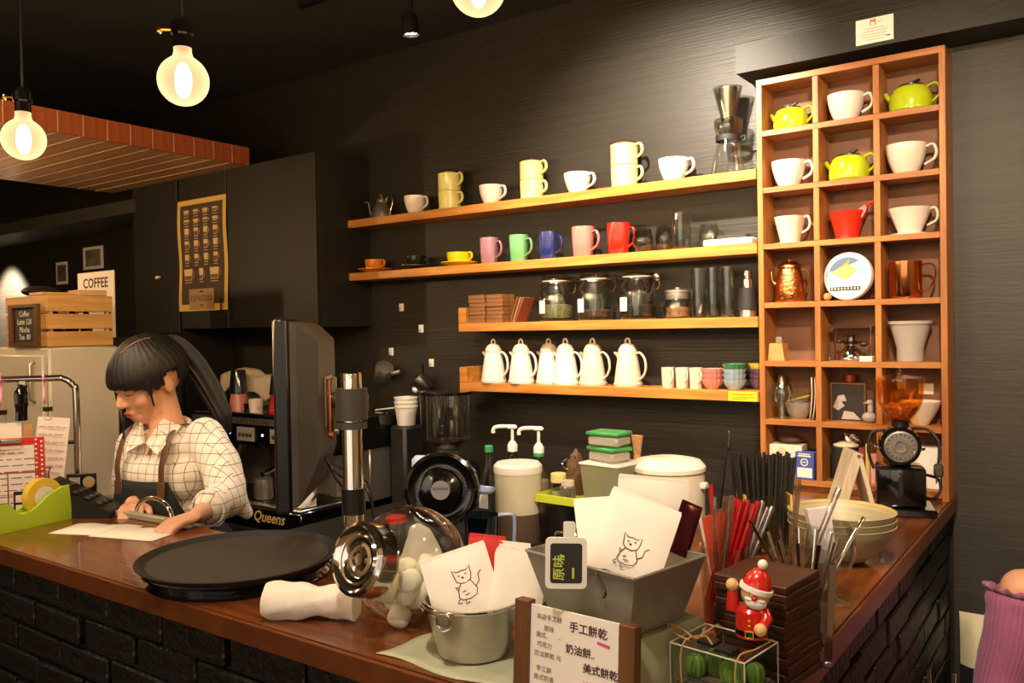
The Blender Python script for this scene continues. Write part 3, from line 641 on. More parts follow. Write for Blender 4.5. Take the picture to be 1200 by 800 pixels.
# metal stand with burner
o = thing('burner_stand', 'thin chrome wire stand around the little burner, fifth row middle', 'stand', (cx[1]+.002, YC-.01, ZB[2]+.0003))
MB().tube([(-.062, -.03, .002), (-.062, -.03, .108), (.058, -.03, .108), (.058, -.03, .002)], .002, 6).tube([(-.062, .04, .002), (-.062, .04, .108), (.058, .04, .108), (.058, .04, .002)], .002, 6).tube([(-.062, -.03, .002), (.058, -.03, .002)], .002, 6).build('frame', chrome, o)
MB().box(.124, .075, .0015, T(-.002, .005, .109)).build('mesh_top', steel_dark, o)
o = thing('spirit_burner', 'little silver spirit burner with a dark wing tap under the wire stand', 'burner', (cx[1]-.004, YC-.008, ZB[2]+.0003))
MB().lathe([(0, .001), (.034, 0), (.037, .004), (.036, .016), (.028, .032), (.014, .042), (.010, .046), (.010, .05), (0, .05)], 28).build('body', chrome, o)
MB().lathe([(.0, .05), (.018, .05), (.020, .054), (.012, .06), (.010, .072), (.014, .078), (0, .08)], 20).build('head', steel_dark, o)
MB().tube([(-.03, 0, .058), (.03, 0, .056)], .0035, 6).ell((.036, 0, .05), (.012, .005, .007)).ell((-.034, 0, .058), (.009, .004, .005)).build('tap', black_pl, o)
o = MB().box(.036, .03, .016, T(0, 0, .008), .001).build('paper_packet', paper, None, (cx[1]+.055, YC-.035, ZB[2]+.0025)); o.location.z = ZB[2]+.0003; o.location.x = cx[1]+.05; o.location.y = 2.615; tag(o, 'small white folded packet at the corner of the wire stand', 'packet')
o = thing('filter_cup', 'frosted clear plastic filter funnel, fifth row right pigeonhole', 'funnel', (cx[2]-.012, YC-.005, ZB[2]+.0003))
fp = frosted('frosted_plastic', '#cfc5bb', .35, .3)
MB().lathe([(0, 0), (.036, 0), (.037, .003), (.037, .04), (.056, .108), (.060, .109), (.060, .116), (.056, .118), (.053, .108), (.034, .04), (.034, .005), (0, .004)], 32).build('body', fp, o)
MB().lathe([(0, 0), (.032, 0), (.032, .03), (.043, .06), (.0, .062)], 28).build('filter_paper', mat('brown_filter', '#b79c80', .8), o, (0, 0, .006))
# sixth row
def goblet(label, loc, s=1.0, m=clear_glass, name='goblet'):
    o = thing(name, label, 'glass', loc)
    MB().lathe([(0, .0), (.030*s, 0), (.031*s, .003*s), (.012*s, .006*s), (.006*s, .012*s), (.006*s, .028*s), (.008*s, .034*s)], 28).build('stem', m, o)
    MB().lathe([(0, .034*s), (.014*s, .036*s), (.030*s, .052*s), (.037*s, .075*s), (.034*s, .098*s), (.029*s, .112*s), (.028*s, .112*s), (.033*s, .097*s), (.0355*s, .075*s), (.028*s, .053*s), (0, .038*s)], 32).build('bowl', m, o)
    return o
goblet('clear glass goblet on a short stem, sixth row left pigeonhole', (cx[0]-.038, YC-.028, ZB[1]+.0003))
o = MB().lathe([(0, 0), (.024, 0), (.036, .02), (.04, .045), (.042, .052), (.038, .05), (.033, .02), (0, .006)], 28).build('grey_bowl', mat('grey_brown_glaze', '#8a7d70', .3, coat=.3), None, (cx[0]+.004, YC+.01, ZB[1]+.0003)); tag(o, 'small grey bowl with a brown rim behind the glass goblet', 'bowl')
o = thing('steel_canister', 'slim steel canister at the back of the sixth row, left pigeonhole', 'canister', (cx[0]+.0, YC+.0355, ZB[1]+.0003))
o.location.x = cx[0]-.055; o.location.y = YC+.03
MB().lathe([(0, 0), (.014, 0), (.014, .13), (.012, .134), (0, .134)], 20).build('body', steel, o)
o = MB().loft([[(-.035, -.01, .112), (-.035, .012, .112), (-.035, .012, .118), (-.035, -.01, .118)], [(0, -.013, .122), (0, .015, .122), (0, .015, .128), (0, -.013, .128)], [(.03, -.008, .131), (.03, .01, .131), (.03, .01, .136), (.03, -.008, .136)]]).build('green_cloth_strip', mat('olive_cloth', '#83872f', .8), None, (cx[0]+.012, YC+.0, ZB[1]-.052)); o.location.z = ZB[1]-.06; tag(o, 'olive green folded strip lying over the grey bowl', 'cloth')
for i in range(3):
    o = MB().add([(math.sin(t*3)*.004+.006*t, yy, t*.132) for t in [j/6 for j in range(7)] for yy in (-.02, .02)], [(2*j, 2*j+1, 2*j+3, 2*j+2) for j in range(6)]).build('paper_filter', paper, None, (cx[0]+.048+i*.009, YC-.022+.003*i, ZB[1]+.0003), .2)
    o.modifiers.new('t', 'SOLIDIFY').thickness = .0012
    tag(o, ['white standing paper filter in the sixth row, leftmost of three', 'white standing paper filter in the sixth row, middle of three', 'white standing paper filter in the sixth row, next to the divider'][i], 'paper filter')
o = thing('picture_frame', 'dark framed picture with a pale bird in the sixth row, middle pigeonhole', 'picture', (cx[1]-.016, YC-.0, ZB[1]+.0003), .0)
MB().bx(-.048, .048, 0, .008, 0, .112).build('picture', mat('dark_picture', '#241c18', .5), o, smooth=False)
MB().bx(-.052, -.046, -.004, .009, 0, .116, .001).bx(.046, .052, -.004, .009, 0, .116, .001).bx(-.046, .046, -.004, .009, .110, .116, .001).build('frame', wood_frame, o, smooth=False)
MB().prism([(-.045, .04), (-.03, .075), (-.012, .08), (-.005, .06), (-.02, .058), (-.01, .045), (-.03, .03)], 0, .0004, T(0, -.0004, 0) @ RX(PI/2)).prism([(-.02, .004), (-.012, .03), (.015, .026), (.036, .004)], 0, .0004, T(0, -.0004, 0) @ RX(PI/2)).build('print', mat('picture_pale', '#a89a90', .6), o, smooth=False)
o = thing('red_top_jar', 'dark jar with a copper red lid behind the framed picture', 'jar', (cx[1]-.016, YC+.028, ZB[1]+.0003)); MB().lathe([(0, 0), (.016, 0), (.016, .118), (0, .118)], 20).build('body', black_sh, o); MB().lathe([(.02, 0), (.02, .02), (0, .021)], 20).lathe([(0, 0), (.02, 0)], 20).build('lid', mat('copper_red', '#b4523a', .3, .6), o, (0, 0, .1185))
o = thing('bird_figurine', 'small grey and white bird figurine beside the framed picture', 'figurine', (cx[1]+.050, YC-.03, ZB[1]+.0003), .3)
MB().ell((0, 0, .016), (.020, .013, .016)).ell((.004, 0, .04), (.008, .007, .022)).ell((.002, 0, .06), (.010, .008, .009)).tube([(-.006, 0, .06), (-.016, 0, .057)], [.003, .001], 6).build('body', mat('bird_grey', '#9a8f86', .5), o)
o = MB().lathe([(0, 0), (.022, 0), (.026, .006), (.046, .04), (.058, .068), (.055, .068), (.042, .04), (.02, .009), (0, .008)], 32).build('white_bowl', white_cer, None, (cx[2]+.014, YC-.005, ZB[1]+.0003)); tag(o, 'white steep bowl behind the amber coffee grinder, sixth row right', 'bowl')
o = thing('card', 'small cream card pinned at the back of the sixth row, right pigeonhole', 'card', (cx[2]+.02, WY-.0245, ZB[1]+.10)); MB().box(.04, .001, .032, T(0, -.001, 0)).build('sheet', mat('cream_card', '#d9cfb8', .8), o, smooth=False)
# seventh row
o = thing('white_box', 'white cardboard box in the bottom left pigeonhole, lower of two', 'box', (cx[0]-.02, YC, ZB[0]+.0003)); MB().box(.11, .07, .055, T(0, 0, .0275), .001).build('box', white_pl, o)
o = thing('white_box', 'flat cream box lying on the lower white box, bottom left pigeonhole', 'box', (cx[0]-.025, YC-.008, ZB[0]+.0556), .05); MB().box(.10, .07, .045, T(0, 0, .0225), .001).build('box', mat('cream_box', '#dccdb6', .6), o)
MB().lathe([(.013, 0), (.013, .0004), (0, .0004)], 20, T(-.01, -.0352, .024) @ RX(PI/2)).build('round_print', mat('cream_print', '#c9b28f', .6), o)
o = thing('brown_pouch', 'brown rolled pouch lying on the flat cream box, bottom left pigeonhole', 'pouch', (cx[0]-.02, YC, ZB[0]+.101), .1); MB().ell((0, 0, .012), (.036, .022, .012)).build('pouch', mat('brown_leather', '#4d2a1c', .5), o)
o = thing('blue_box', 'blue and white tea box with a round emblem, front of the bottom left pigeonhole', 'box', (cx[0]+.042, YC-.045, ZB[0]+.0003), -.1)
MB().box(.058, .034, .085, T(0, 0, .0425), .001).build('box', mat('box_blue', '#47539a', .5), o)
MB().box(.046, .0006, .030, T(.001, -.0175, .022)).build('white_panel', white_pl, o, smooth=False)
MB().lathe([(.012, 0), (.012, .0005), (.009, .0005), (.009, 0)], 22, T(0, -.0171, .054) @ RX(PI/2)).box(.011, .0006, .003, T(0, -.0175, .054)).box(.04, .0006, .004, T(0, -.0175, .073)).box(.036, .0006, .003, T(0, -.0175, .079)).build('emblem', white_pl, o)
o = thing('black_camera', 'round black lens-like gadget beside the flat cream box', 'gadget', (cx[0]+.045, YC+.012, ZB[0]+.0003)); MB().box(.04, .04, .085, T(0, 0, .0425), .004).lathe([(0, .022), (.016, .02), (.02, .012), (.02, 0)], 24, T(-.004, -.0205, .068) @ RX(PI/2)).build('body', black_pl, o); MB().lathe([(0, .003), (.007, .003), (.007, 0)], 16, T(-.004, -.0425, .068) @ RX(PI/2)).build('lens', steel, o)
o = thing('black_canister', 'black coffee canister with a foil bag in its mouth, bottom middle pigeonhole', 'canister', (cx[1]-.02, YC-.015, ZB[0]+.0003))
MB().lathe([(0, 0), (.044, 0), (.044, .006), (.042, .007), (.042, .105), (.038, .106), (0, .1)], 32).build('body', black_rub, o)
MB().lathe([(.0445, .0), (.0455, .001), (.0455, .005), (.0445, .006)], 32).build('base_ring', steel, o, (0, 0, .0005))
MB().lathe([(.036, 0), (.037, .004), (.020, .012), (0, .014)], 24).build('lid', mat('canister_cream', '#d6c4a4', .5), o, (0, 0, .1063))
b = MB(); rg = []
for j in range(6):
    rg.append([((.032-.002*j)*(1+.18*math.sin(5*a+j*1.3))*math.cos(a), .02*(1+.2*math.cos(4*a+j))*math.sin(a), j*.008) for a in [2*PI*i/24 for i in range(24)]])
o = thing('foil_bag', 'crumpled silver foil bag behind the black canister', 'bag', (cx[1]-.018, YC+.032, ZB[0]+.0003)); MB().bx(-.036, .036, -.012, .012, 0, .1, .004).build('pouch', steel, o); b.loft(rg, SC(1, .55, 1) @ T(0, 0, .1)).build('crumpled_top', chrome, o, smooth=True, ang=20)
for i, (c, wd) in enumerate((('#7d2430', .016), ('#b7a24a', .012), ('#c88a9a', .018))):
    o = MB().box(wd, .08, [.105, .12, .09][i], T(0, 0, [.0525, .06, .045][i]), .001).build('small_book', mat('spine_%d' % i, c, .6), None, (cx[1]+.030+.017*i, YC, ZB[0]+.0003)); tag(o, ['dark red small book standing in the bottom middle pigeonhole', 'olive yellow small book between the red and pink ones', 'pink small book beside the divider, bottom middle pigeonhole'][i], 'book')
o = thing('white_box', 'tall white box behind the coffee grinder, bottom right pigeonhole', 'box', (cx[2]+.012, YC, ZB[0]+.0003)); MB().box(.115, .07, .118, T(0, 0, .059), .002).build('box', mat('white_board', '#ece7de', .6), o)

# notice card on the beam
o = thing('notice_card', 'white notice card with faint red print on the beam above the pigeonholes', 'card', (-.547, 2.5845, 2.384))
MB().box(.102, .002, .072, T(0, -.0012, 0)).build('sheet', mat('card_white', '#efe6dc', .6), o, smooth=False)
redink = mat('red_ink', '#cf5a4a', .7); paleink = mat('pale_red_ink', '#dba892', .7)
text('emblem', '門', .018, redink, o, T(-.004, -.0024, .022) @ RX(PI/2), bold=.0004); 
g = MB()
for j, (x, w_) in enumerate(((0, .05), (.002, .066), (-.002, .07), (0, .064), (.004, .052))): g.box(w_, .0003, .0022, T(x, -.0024, .006-j*.008))
g.box(.012, .0003, .0025, T(.014, -.0024, .024)).build('print', paleink, o, smooth=False); MB().box(.01, .0003, .003, T(.037, -.0024, -.022)).build('small_mark', ink, o, smooth=False)
# ---------------------------------------------------------------- lamps of the room
glow = bpy.data.materials.new('bulb_glass'); glow.use_nodes = True
nt = glow.node_tree; nt.nodes.clear(); N_ = nt.nodes.new; L_ = nt.links.new
o_ = N_('ShaderNodeOutputMaterial'); t_ = N_('ShaderNodeBsdfTransparent'); e_ = N_('ShaderNodeEmission'); x_ = N_('ShaderNodeMixShader'); lw_ = N_('ShaderNodeLayerWeight'); mr_ = N_('ShaderNodeMapRange')
t_.inputs[0].default_value = (1, .93, .8, 1); e_.inputs[0].default_value = (1, .62, .30, 1); e_.inputs[1].default_value = 1.35
lw_.inputs[0].default_value = .35; mr_.inputs['To Min'].default_value = .26; mr_.inputs['To Max'].default_value = .8
L_(lw_.outputs['Facing'], mr_.inputs['Value']); L_(mr_.outputs[0], x_.inputs[0]); L_(t_.outputs[0], x_.inputs[1]); L_(e_.outputs[0], x_.inputs[2]); L_(x_.outputs[0], o_.inputs[0])
fil = bpy.data.materials.new('hot_filament'); fil.use_nodes = True; nt = fil.node_tree; nt.nodes.clear()
o_ = nt.nodes.new('ShaderNodeOutputMaterial'); e_ = nt.nodes.new('ShaderNodeEmission'); e_.inputs[0].default_value = (1, .72, .42, 1); e_.inputs[1].default_value = 660; nt.links.new(e_.outputs[0], o_.inputs[0])
def bulb(label, x, y, z):
    o = thing('pendant_bulb', label, 'lamp', (x, y, z), .5, 'bare round bulbs hanging over the bar')
    r = .0475
    pr = [(0, -r)]+[(r*math.sin(a), -r*math.cos(a)) for a in [PI*i/16 for i in range(1, 14)]]+[(.019, .045), (.0165, .054), (.0165, .062)]
    MB().lathe(pr, 32).build('globe', glow, o)
    MB().lathe([(0, -.034)]+[(.0155*math.sin(a), -.035*math.cos(a)) for a in [PI*i/8 for i in range(1, 8)]]+[(0, .035)], 16).build('filament', fil, o)
    MB().lathe([(0, .063), (.0175, .062), (.0175, .085), (.021, .088), (.021, .108), (.012, .118), (.004, .122), (0, .122)], 20).build('socket', black_sh, o)
    MB().tube([(-.02, 0, .098), (-.042, 0, .100)], .003, 6).ell((-.046, 0, .1), (.006, .003, .008)).build('switch_key', brass, o)
    MB().tube([(0, 0, .12), (0, 0, CEIL-z-.001)], .0028, 6).build('cord', black_pl, o)
    return o
bulb('lit round bulb hanging in front of the wooden canopy, leftmost of the three', -2.046, .926, 2.002)
bulb('lit round bulb with a wholly visible globe in the middle of the three', -1.443, .947, 2.030)
bulb('lit round bulb cut by the upper picture edge, rightmost of the three', -.877, 1.143, 2.128)
bulb('lit round bulb hanging over the corner of the bar', -.25, 1.10, 2.13)
bulb('added unseen bulb further left along the bar, lighting the canopy', -2.68, .92, 2.0)  # added out of view to light the canopy and the left end
bulb('added unseen bulb by the far left canopy, brightening its underside', -4.0, 1.25, 1.93)  # second added bulb, lifts the underside of the canopy
bulb('lit round bulb over the tables to the right of the bar', .75, 1.6, 2.1)
bulb('added unseen bulb behind the viewer, brightening reflections in the metals', .6, -.7, 2.1)  # added behind the camera so chrome and steel reflect a brighter room
bulb('added unseen bulb behind and left of the viewer, for brighter reflections', -1.4, -.8, 2.1)  # added likewise, never in view
bulb('added unseen bulb at the front wall, far left, for brighter reflections', -3.2, -.9, 2.1)  # added likewise, brightens the front wall for reflections
lens_m = mat('spot_lens', '#fff2dc', .3, emit=25)
tr_ = thing('lamp_track', 'dark ceiling rail that carries the small spotlights', 'track')
MB().bx(-2.45, -.7, 2.085, 2.115, CEIL-.03, CEIL-.0005).build('rail', black_pl, tr_, smooth=False)
def spot(label, x, y, z, aim):
    o = thing('spotlight', label, 'lamp', (x, y, z))
    M = align(V((x, y, z))-V(aim))
    MB().lathe([(.0, .075), (.018, .075), (.026, .06), (.030, .0), (.027, .0), (.024, .012)], 24, M).build('can', black_pl, o)
    MB().lathe([(0, .010), (.0245, .010)], 24, M).build('lens', lens_m, o)
    MB().tube([(0, 0, .06), (0, 0, CEIL-.031-z)], .008, 8).build('stem', black_pl, o)
spot('small lit spotlight on the ceiling rail, above the left half of the shelves', -1.897, 2.10, 2.53, (-1.87, 2.3, 0))
spot('small spotlight on the ceiling rail, above the right half of the shelves', -1.15, 2.10, 2.70, (-1.2, 2.5, 0))

# ---------------------------------------------------------------- far left corner
fr = thing('fridge', 'white metal fridge behind the note rack, carrying a wooden crate', 'fridge', (-3.2, 1.515, .90))
fw_ = mat('fridge_white', '#cfc6b6', .45, 0, .05, 3)
MB().bx(-.55, 0, 0, .27, 0, .603, .008).build('body', fw_, fr)
MB().bx(-.545, -.004, -.022, -.001, .03, .575, .006).build('door', fw_, fr)
MB().bx(-.55, .006, -.024, .272, 0, .022, .004).build('base_trim', mat('fridge_trim', '#b5ab9a', .5), fr)
MB().tube([(-.06, -.024, .40), (-.06, -.04, .41), (-.06, -.04, .54), (-.06, -.024, .55)], .006, 8).build('handle', steel, fr)
lo = thing('low_cabinet', 'dark low cabinet under the white fridge', 'cabinet', (-3.2, 1.515, 0)); MB().bx(-.55, .0, -.02, .27, 0, .899).build('body', black_cab, lo, smooth=False)
cr = thing('wooden_crate', 'pale slatted pine crate with a small chalkboard, on top of the white fridge', 'crate', (-3.2, 1.515, 1.5035))
for i in range(3):
    z0 = .002+i*.066; hh = .056 if i < 2 else .06
    MB().bx(-.008, 0, .001, .249, z0, z0+hh, .001).build('slat', wood_pine2, cr, smooth=False)
    MB().bx(-.33, -.0085, -.0005, .008, z0, z0+hh, .001).build('slat', wood_pine, cr, smooth=False)
    MB().bx(-.33, -.0085, .242, .25, z0, z0+hh, .001).build('slat', wood_pine, cr, smooth=False)
    MB().bx(-.338, -.3305, .001, .249, z0, z0+hh, .001).build('slat', wood_pine2, cr, smooth=False)
MB().bx(-.33, -.01, .009, .241, .001, .008).build('bottom', wood_pine, cr, smooth=False)
for y_ in (.012, .226): MB().bx(-.022, -.009, y_, y_+.012, .009, .188).build('corner_post', wood_pine2, cr, smooth=False)
for y_ in (.012, .226): MB().bx(-.329, -.316, y_, y_+.012, .009, .188).build('corner_post', wood_pine2, cr, smooth=False)
cbd = thing('small_chalkboard', 'small framed chalkboard with white writing hung on the crate front', 'chalkboard', (-3.355, 1.5135, 1.515))
MB().bx(-.105, .085, -.006, 0, 0, .145).build('slate', mat('slate', '#26241f', .7), cbd, smooth=False)
MB().bx(-.125, -.10, -.014, -.0005, -.007, .152).bx(.08, .105, -.014, -.0005, -.007, .152).bx(-.10, .08, -.014, -.0005, .14, .152).bx(-.10, .08, -.014, -.0005, -.007, .006).build('frame', wood_frame, cbd, smooth=False)
chalk = mat('chalk', '#e6e0d2', .9)
for i, (s_, z_) in enumerate((('Coffee', .115), ('Latte 120', .085), ('Mocha', .055), ('Tea  80', .027))): text('chalk_writing', s_, .030, chalk, cbd, T(-.01, -.0068, z_) @ RX(PI/2), shear=.15)
for i, (a, b_, c_, d_, n) in enumerate(((-3.30, 1.60, .012, (.10, .16, .012), 'brown flat wooden box lying on top of the crate, on the left'), (-3.265, 1.70, -.05, (.09, .11, .022), 'cream paper parcel lying on top of the crate, on the right'))):
    o = MB().box(*d_, T(0, 0, d_[2]/2), .002).build('wooden_tray' if i == 0 else 'parcel', [wood_pine2, mat('kraft', '#c8a77d', .7)][i], None, (a, b_, 1.6992), (.0, 0, c_)); tag(o, n, ['tray', 'parcel'][i])
o = thing('dark_bag', 'dark small bag on the far left of the crate top', 'bag', (-3.43, 1.60, 1.6992)); MB().ell((0, 0, .022), (.06, .07, .022)).build('bag', black_rub, o)
for nme, x, y_, h_, w_, l in (('crate_bottle', -3.26, 1.57, .16, .022, 'dark bottle standing in the crate, left of its neighbours'), ('crate_bottle', -3.25, 1.63, .15, .024, 'dark bottle standing in the crate, in the middle'), ('crate_bottle', -3.26, 1.69, .155, .022, 'dark bottle standing in the crate, nearest the back wall')):
    o = thing('bottle', l, 'bottle', (x, y_, 1.5125)); MB().lathe([(0, 0), (w_, 0), (w_, h_*.6), (w_*.4, h_*.8), (w_*.4, h_), (0, h_)], 18).build('body', black_sh, o); MB().lathe([(w_*.44, -.02), (w_*.44, .004), (0, .004)], 14).build('cap', mat('cap_red', '#8d2f22', .4), o, (0, 0, h_+.0003))
# photographs and the standing menu behind the crate
def photo(label, x, z, w_, h_, c):
    o = thing('photo_print', label, 'photo', (x, WY, z)); MB().box(w_, .002, h_, T(0, -.0015, 0)).build('print_border', white_pl, o, smooth=False)
    MB().box(w_*.74, .0006, h_*.74, T(0, -.003, .0)).build('image', mat('photo_'+c, '#'+c, .5, 0, .6, 14), o, smooth=False)
photo('small white-bordered photo on the dark far wall, left of two', -5.575, 1.955, .15, .145, '6d6156')
photo('white-bordered photo on the dark far wall, right of two', -5.18, 2.03, .24, .14, '8d8271')
mb_ = thing('menu_card', 'white menu card with dark red picture, standing behind the crate', 'menu', (-3.58, 1.90, 1.535))
MB().bx(-.15, .15, 0, .004, 0, .285).build('sheet', paper_pink, mb_, smooth=False)
text('heading', 'COFFEE', .06, ink, mb_, T(.0, -.0006, .235) @ RX(PI/2), bold=.001)
MB().prism([(.06, .02), (.13, .02), (.12, .17), (.08, .15)], 0, .0005, RX(PI/2)).build('picture', mat('menu_red', '#6f3a2e', .7), mb_, smooth=False)
st_ = thing('menu_ledge', 'dark side board behind the fridge that carries the menu card', 'ledge', (-3.58, 1.90, 0)); MB().bx(-.2, .2, -.06, .06, 0, 1.5345).build('body', black_cab, st_, smooth=False)

# ---------------------------------------------------------------- note rack at the left end of the counter
RK = thing('note_rack', 'chrome tube rack at the left end of the bar, hung with order notes', 'rack', (-2.530, 1.275, 1.0355), math.atan2(.83, .555))
MB().tube(spline([(0, 0, 0), (0, 0, .32), (-.008, 0, .36), (-.035, 0, .382), (-.08, 0, .384), (-.40, 0, .384), (-.44, 0, .37), (-.45, 0, .33), (-.45, 0, 0)], 4), .0095, 10).build('tube_frame', chrome, RK)
MB().tube([(-.028, 0, .19), (-.005, 0, .19)], .006, 8).build('peg', black_pl, RK)
MB().lathe([(0, 0), (.016, 0), (.016, .006), (0, .007)], 16).lathe([(0, 0), (.016, 0), (.016, .006), (0, .007)], 16, T(-.45, 0, 0)).build('foot', black_pl, RK)['kind'] = 'stuff'
def onrack(t, d=0, z=0):
    return RK.matrix_world_basis(t, d, z) if False else (V(RK.location)+RZ(RK.rotation_euler.z) @ V((-t, d, z)))
rkz = RK.rotation_euler.z
pink = mat('pink_plastic', '#e89db0', .35)
for t, l in ((.084, 'pink S-hook on the chrome rack, right one'), (.196, 'pink S-hook on the chrome rack, left one')):
    o = MB().tube(spline([(0, -.013, -.004), (0, -.012, .008), (0, 0, .0145), (0, .013, .006), (0, .011, -.018), (0, .002, -.038), (0, -.009, -.055), (0, -.004, -.070), (0, .007, -.066)], 4), .0033, 7).build('hook', pink, None, onrack(t, 0, .384), (0, 0, rkz)); tag(o, l, 'hook')
def binder_clip(t, z, l):
    o = thing('binder_clip', l, 'clip', onrack(t, -.008, z), rkz)
    MB().loft([[(-.013, -.006, 0), (.013, -.006, 0), (.013, .006, 0), (-.013, .006, 0)], [(-.013, -.0012, -.014), (.013, -.0012, -.014), (.013, .0012, -.014), (-.013, .0012, -.014)]]).build('jaw', black_sh, o, smooth=False)
    MB().tube([(-.010, -.002, -.012), (-.008, -.004, -.036), (.008, -.004, -.036), (.010, -.002, -.012)], .0011, 5).tube([(-.010, .0, .0), (-.006, .0, .026), (.006, .0, .026), (.010, .0, .0)], .0011, 5).build('wire_arm', steel, o)
binder_clip(.075, .300, 'black binder clip under the right pink hook'); binder_clip(.193, .296, 'binder clip under the left pink hook')
def note(label, t, d, z0, w_, h_, m, tilt=0, lines=6, lc='#b9a7b5', name='order_note', cat='note'):
    o = thing(name, label, cat, onrack(t, d, z0), (0, tilt, rkz))
    MB().add([(x, .004*math.sin(2*zz*PI/h_)*(x/w_), -zz) for zz in [h_*j/6 for j in range(7)] for x in (-w_/2, 0, w_/2)], [(3*j+i, 3*j+i+1, 3*j+i+4, 3*j+i+3) for j in range(6) for i in range(2)]).build('sheet', m, o)
    g = MB(); rg = random.Random(int(t*1000)+7)
    for i in range(lines):
        zz = -h_*(.14+.8*i/max(1, lines)); x = -w_*.42
        while x < w_*.36:
            l_ = rg.uniform(.1, .32)*w_; l_ = min(l_, w_*.42-x); g.box(l_, .0003, h_*.016, T(x+l_/2, -.0052, zz+rg.uniform(-.001, .001)) @ RY(rg.uniform(-.05, .05))); x += l_+w_*.05
    if lines:
        q = g.build('writing', mat('note_ink_'+lc[1:], lc, .8), o, smooth=False); q['kind'] = 'stuff'
    return o
note('pinkish receipt hanging from the right pink hook', .058, -.010, .268, .085, .20, paper_pink, .12, 7)
note('blank white slip hanging from the left pink hook', .20, -.010, .258, .11, .06, paper, -.02, 0)
o = thing('stapler', 'black glossy stapler-like punch hanging between the pink hooks', 'tool', onrack(.140, .0, .368), (0, .16, rkz)); MB().tube(spline([(0, 0, 0), (.0, -.002, -.03), (.006, -.004, -.06), (.012, -.004, -.105)], 4), [(.016, .008)]*3+[(.021, .012)]*6+[(.018, .011)]*4, 10).build('body', black_sh, o); MB().box(.02, .012, .014, T(0, -.002, .004), .002).build('cap', steel, o)
o = thing('orange_tag', 'orange tag hanging by the left pink hook', 'tag', onrack(.213, .004, .33), rkz); MB().prism([(-.02, 0), (.016, .002), (.012, -.034), (-.01, -.05)], -.001, .001, RX(PI/2)).build('tag', mat('orange_tag', '#c9552b', .6), o, smooth=False)
o = thing('wooden_pin', 'small tan wooden strip between the white slip and the receipt', 'strip', onrack(.128, -.006, .25), rkz); MB().box(.024, .004, .07, T(0, 0, -.035), .001).build('strip', wood_pine, o)
# clipboard standing in the basket
cl = thing('clipboard', 'red clipboard with white polka dots and an order sheet, in the wire basket', 'clipboard', onrack(.17, -.075, .02), (.06, 0, rkz))
red = mat('red_board', '#c7261c', .5)
MB().box(.19, .006, .20, T(0, .004, .10), .001).build('board', red, cl, smooth=False)
MB().box(.155, .001, .178, T(-.008, -.0005, .09)).build('order_sheet', paper_pink, cl, smooth=False)
g = MB()
for i in range(9):
    x = -.07
    while x < .05: l_ = R.uniform(.012, .04); g.box(l_, .0003, .0026, T(x+l_/2, -.0013, .158-i*.018)); x += l_+.008
q = g.build('writing', mat('purple_ink', '#6b5577', .8), cl, smooth=False); q['kind'] = 'stuff'
g = MB()
for i in range(14):
    for x in (.074, .088): g.lathe([(0, 0), (.0032, 0)], 8, T(x, -.0002+.0006, .194-i*.0135-(.006 if x > .08 else 0)) @ RX(PI/2))
q = g.build('polka_dots', white_pl, cl, smooth=False); q['kind'] = 'stuff'
for v in q.data.vertices: v.co.y = .0002
MB().box(.10, .007, .012, T(-.01, -.005, .193), .002).tube([(-.05, -.006, .182), (-.05, -.008, .17), (.04, -.008, .17), (.04, -.006, .182)], .0016, 6).build('clamp', steel, cl)
MB().tube(spline([(-.01, -.012, .196), (-.05, -.016, .185), (-.07, -.018, .15), (-.10, -.018, .135)], 4), [(.006, .0015)]*13, 6).build('ribbon', mat('maroon_ribbon', '#5a1420', .6), cl)
bs = thing('wire_basket', 'copper wire letter basket holding the red clipboard', 'basket', onrack(.20, -.085, .0012), rkz)
cw = mat('copper_wire', '#b5714a', .3, 1)
g = MB()
for d in (-.045, .03):
    g.tube(spline([(-.14, d, .0), (-.14, d, .115), (-.13, d, .125), (.115, d, .125), (.13, d, .112), (.13, d, .0)], 3), .0022, 6)
    for x in (-.05, .04): g.tube([(x, d, 0), (x, d, .125)], .0017, 6)
    g.tube([(-.14, d, .065), (.13, d, .065)], .0015, 6)
for x in (-.14, .13):
    for z_ in (.002, .065): g.tube([(x, -.045, z_), (x, .03, z_)], .0017, 6)
for x in (-.09, -.05, 0, .04, .09): g.tube([(x, -.045, .002), (x, .03, .002)], .0015, 6)
q = g.build('wire_frame', cw, bs); q['kind'] = 'stuff'
o = thing('label_cards', 'small dark cards with pale symbols leaning on the wire basket', 'cards', onrack(.12, -.14, .001), rkz); MB().box(.05, .004, .075, T(0, 0, .0375)).build('card', black_pl, o, smooth=False); MB().box(.016, .0005, .02, T(-.012, -.0025, .055)).box(.016, .0005, .02, T(-.012, -.0025, .028)).box(.014, .0005, .03, T(.012, -.0025, .05)).build('print', paper_pink, o, smooth=False)['kind'] = 'stuff'
o = thing('blue_clip', 'small translucent blue clip in the wire basket', 'clip', onrack(.075, -.07, .003), rkz); MB().loft([[(-.012, -.004, 0), (.012, -.004, 0), (.012, .004, 0), (-.012, .004, 0)], [(-.004, -.003, .11), (.004, -.003, .11), (.004, .003, .11), (-.004, .003, .11)]]).build('clip', mat('blue_plastic', '#7d93c9', .3), o)
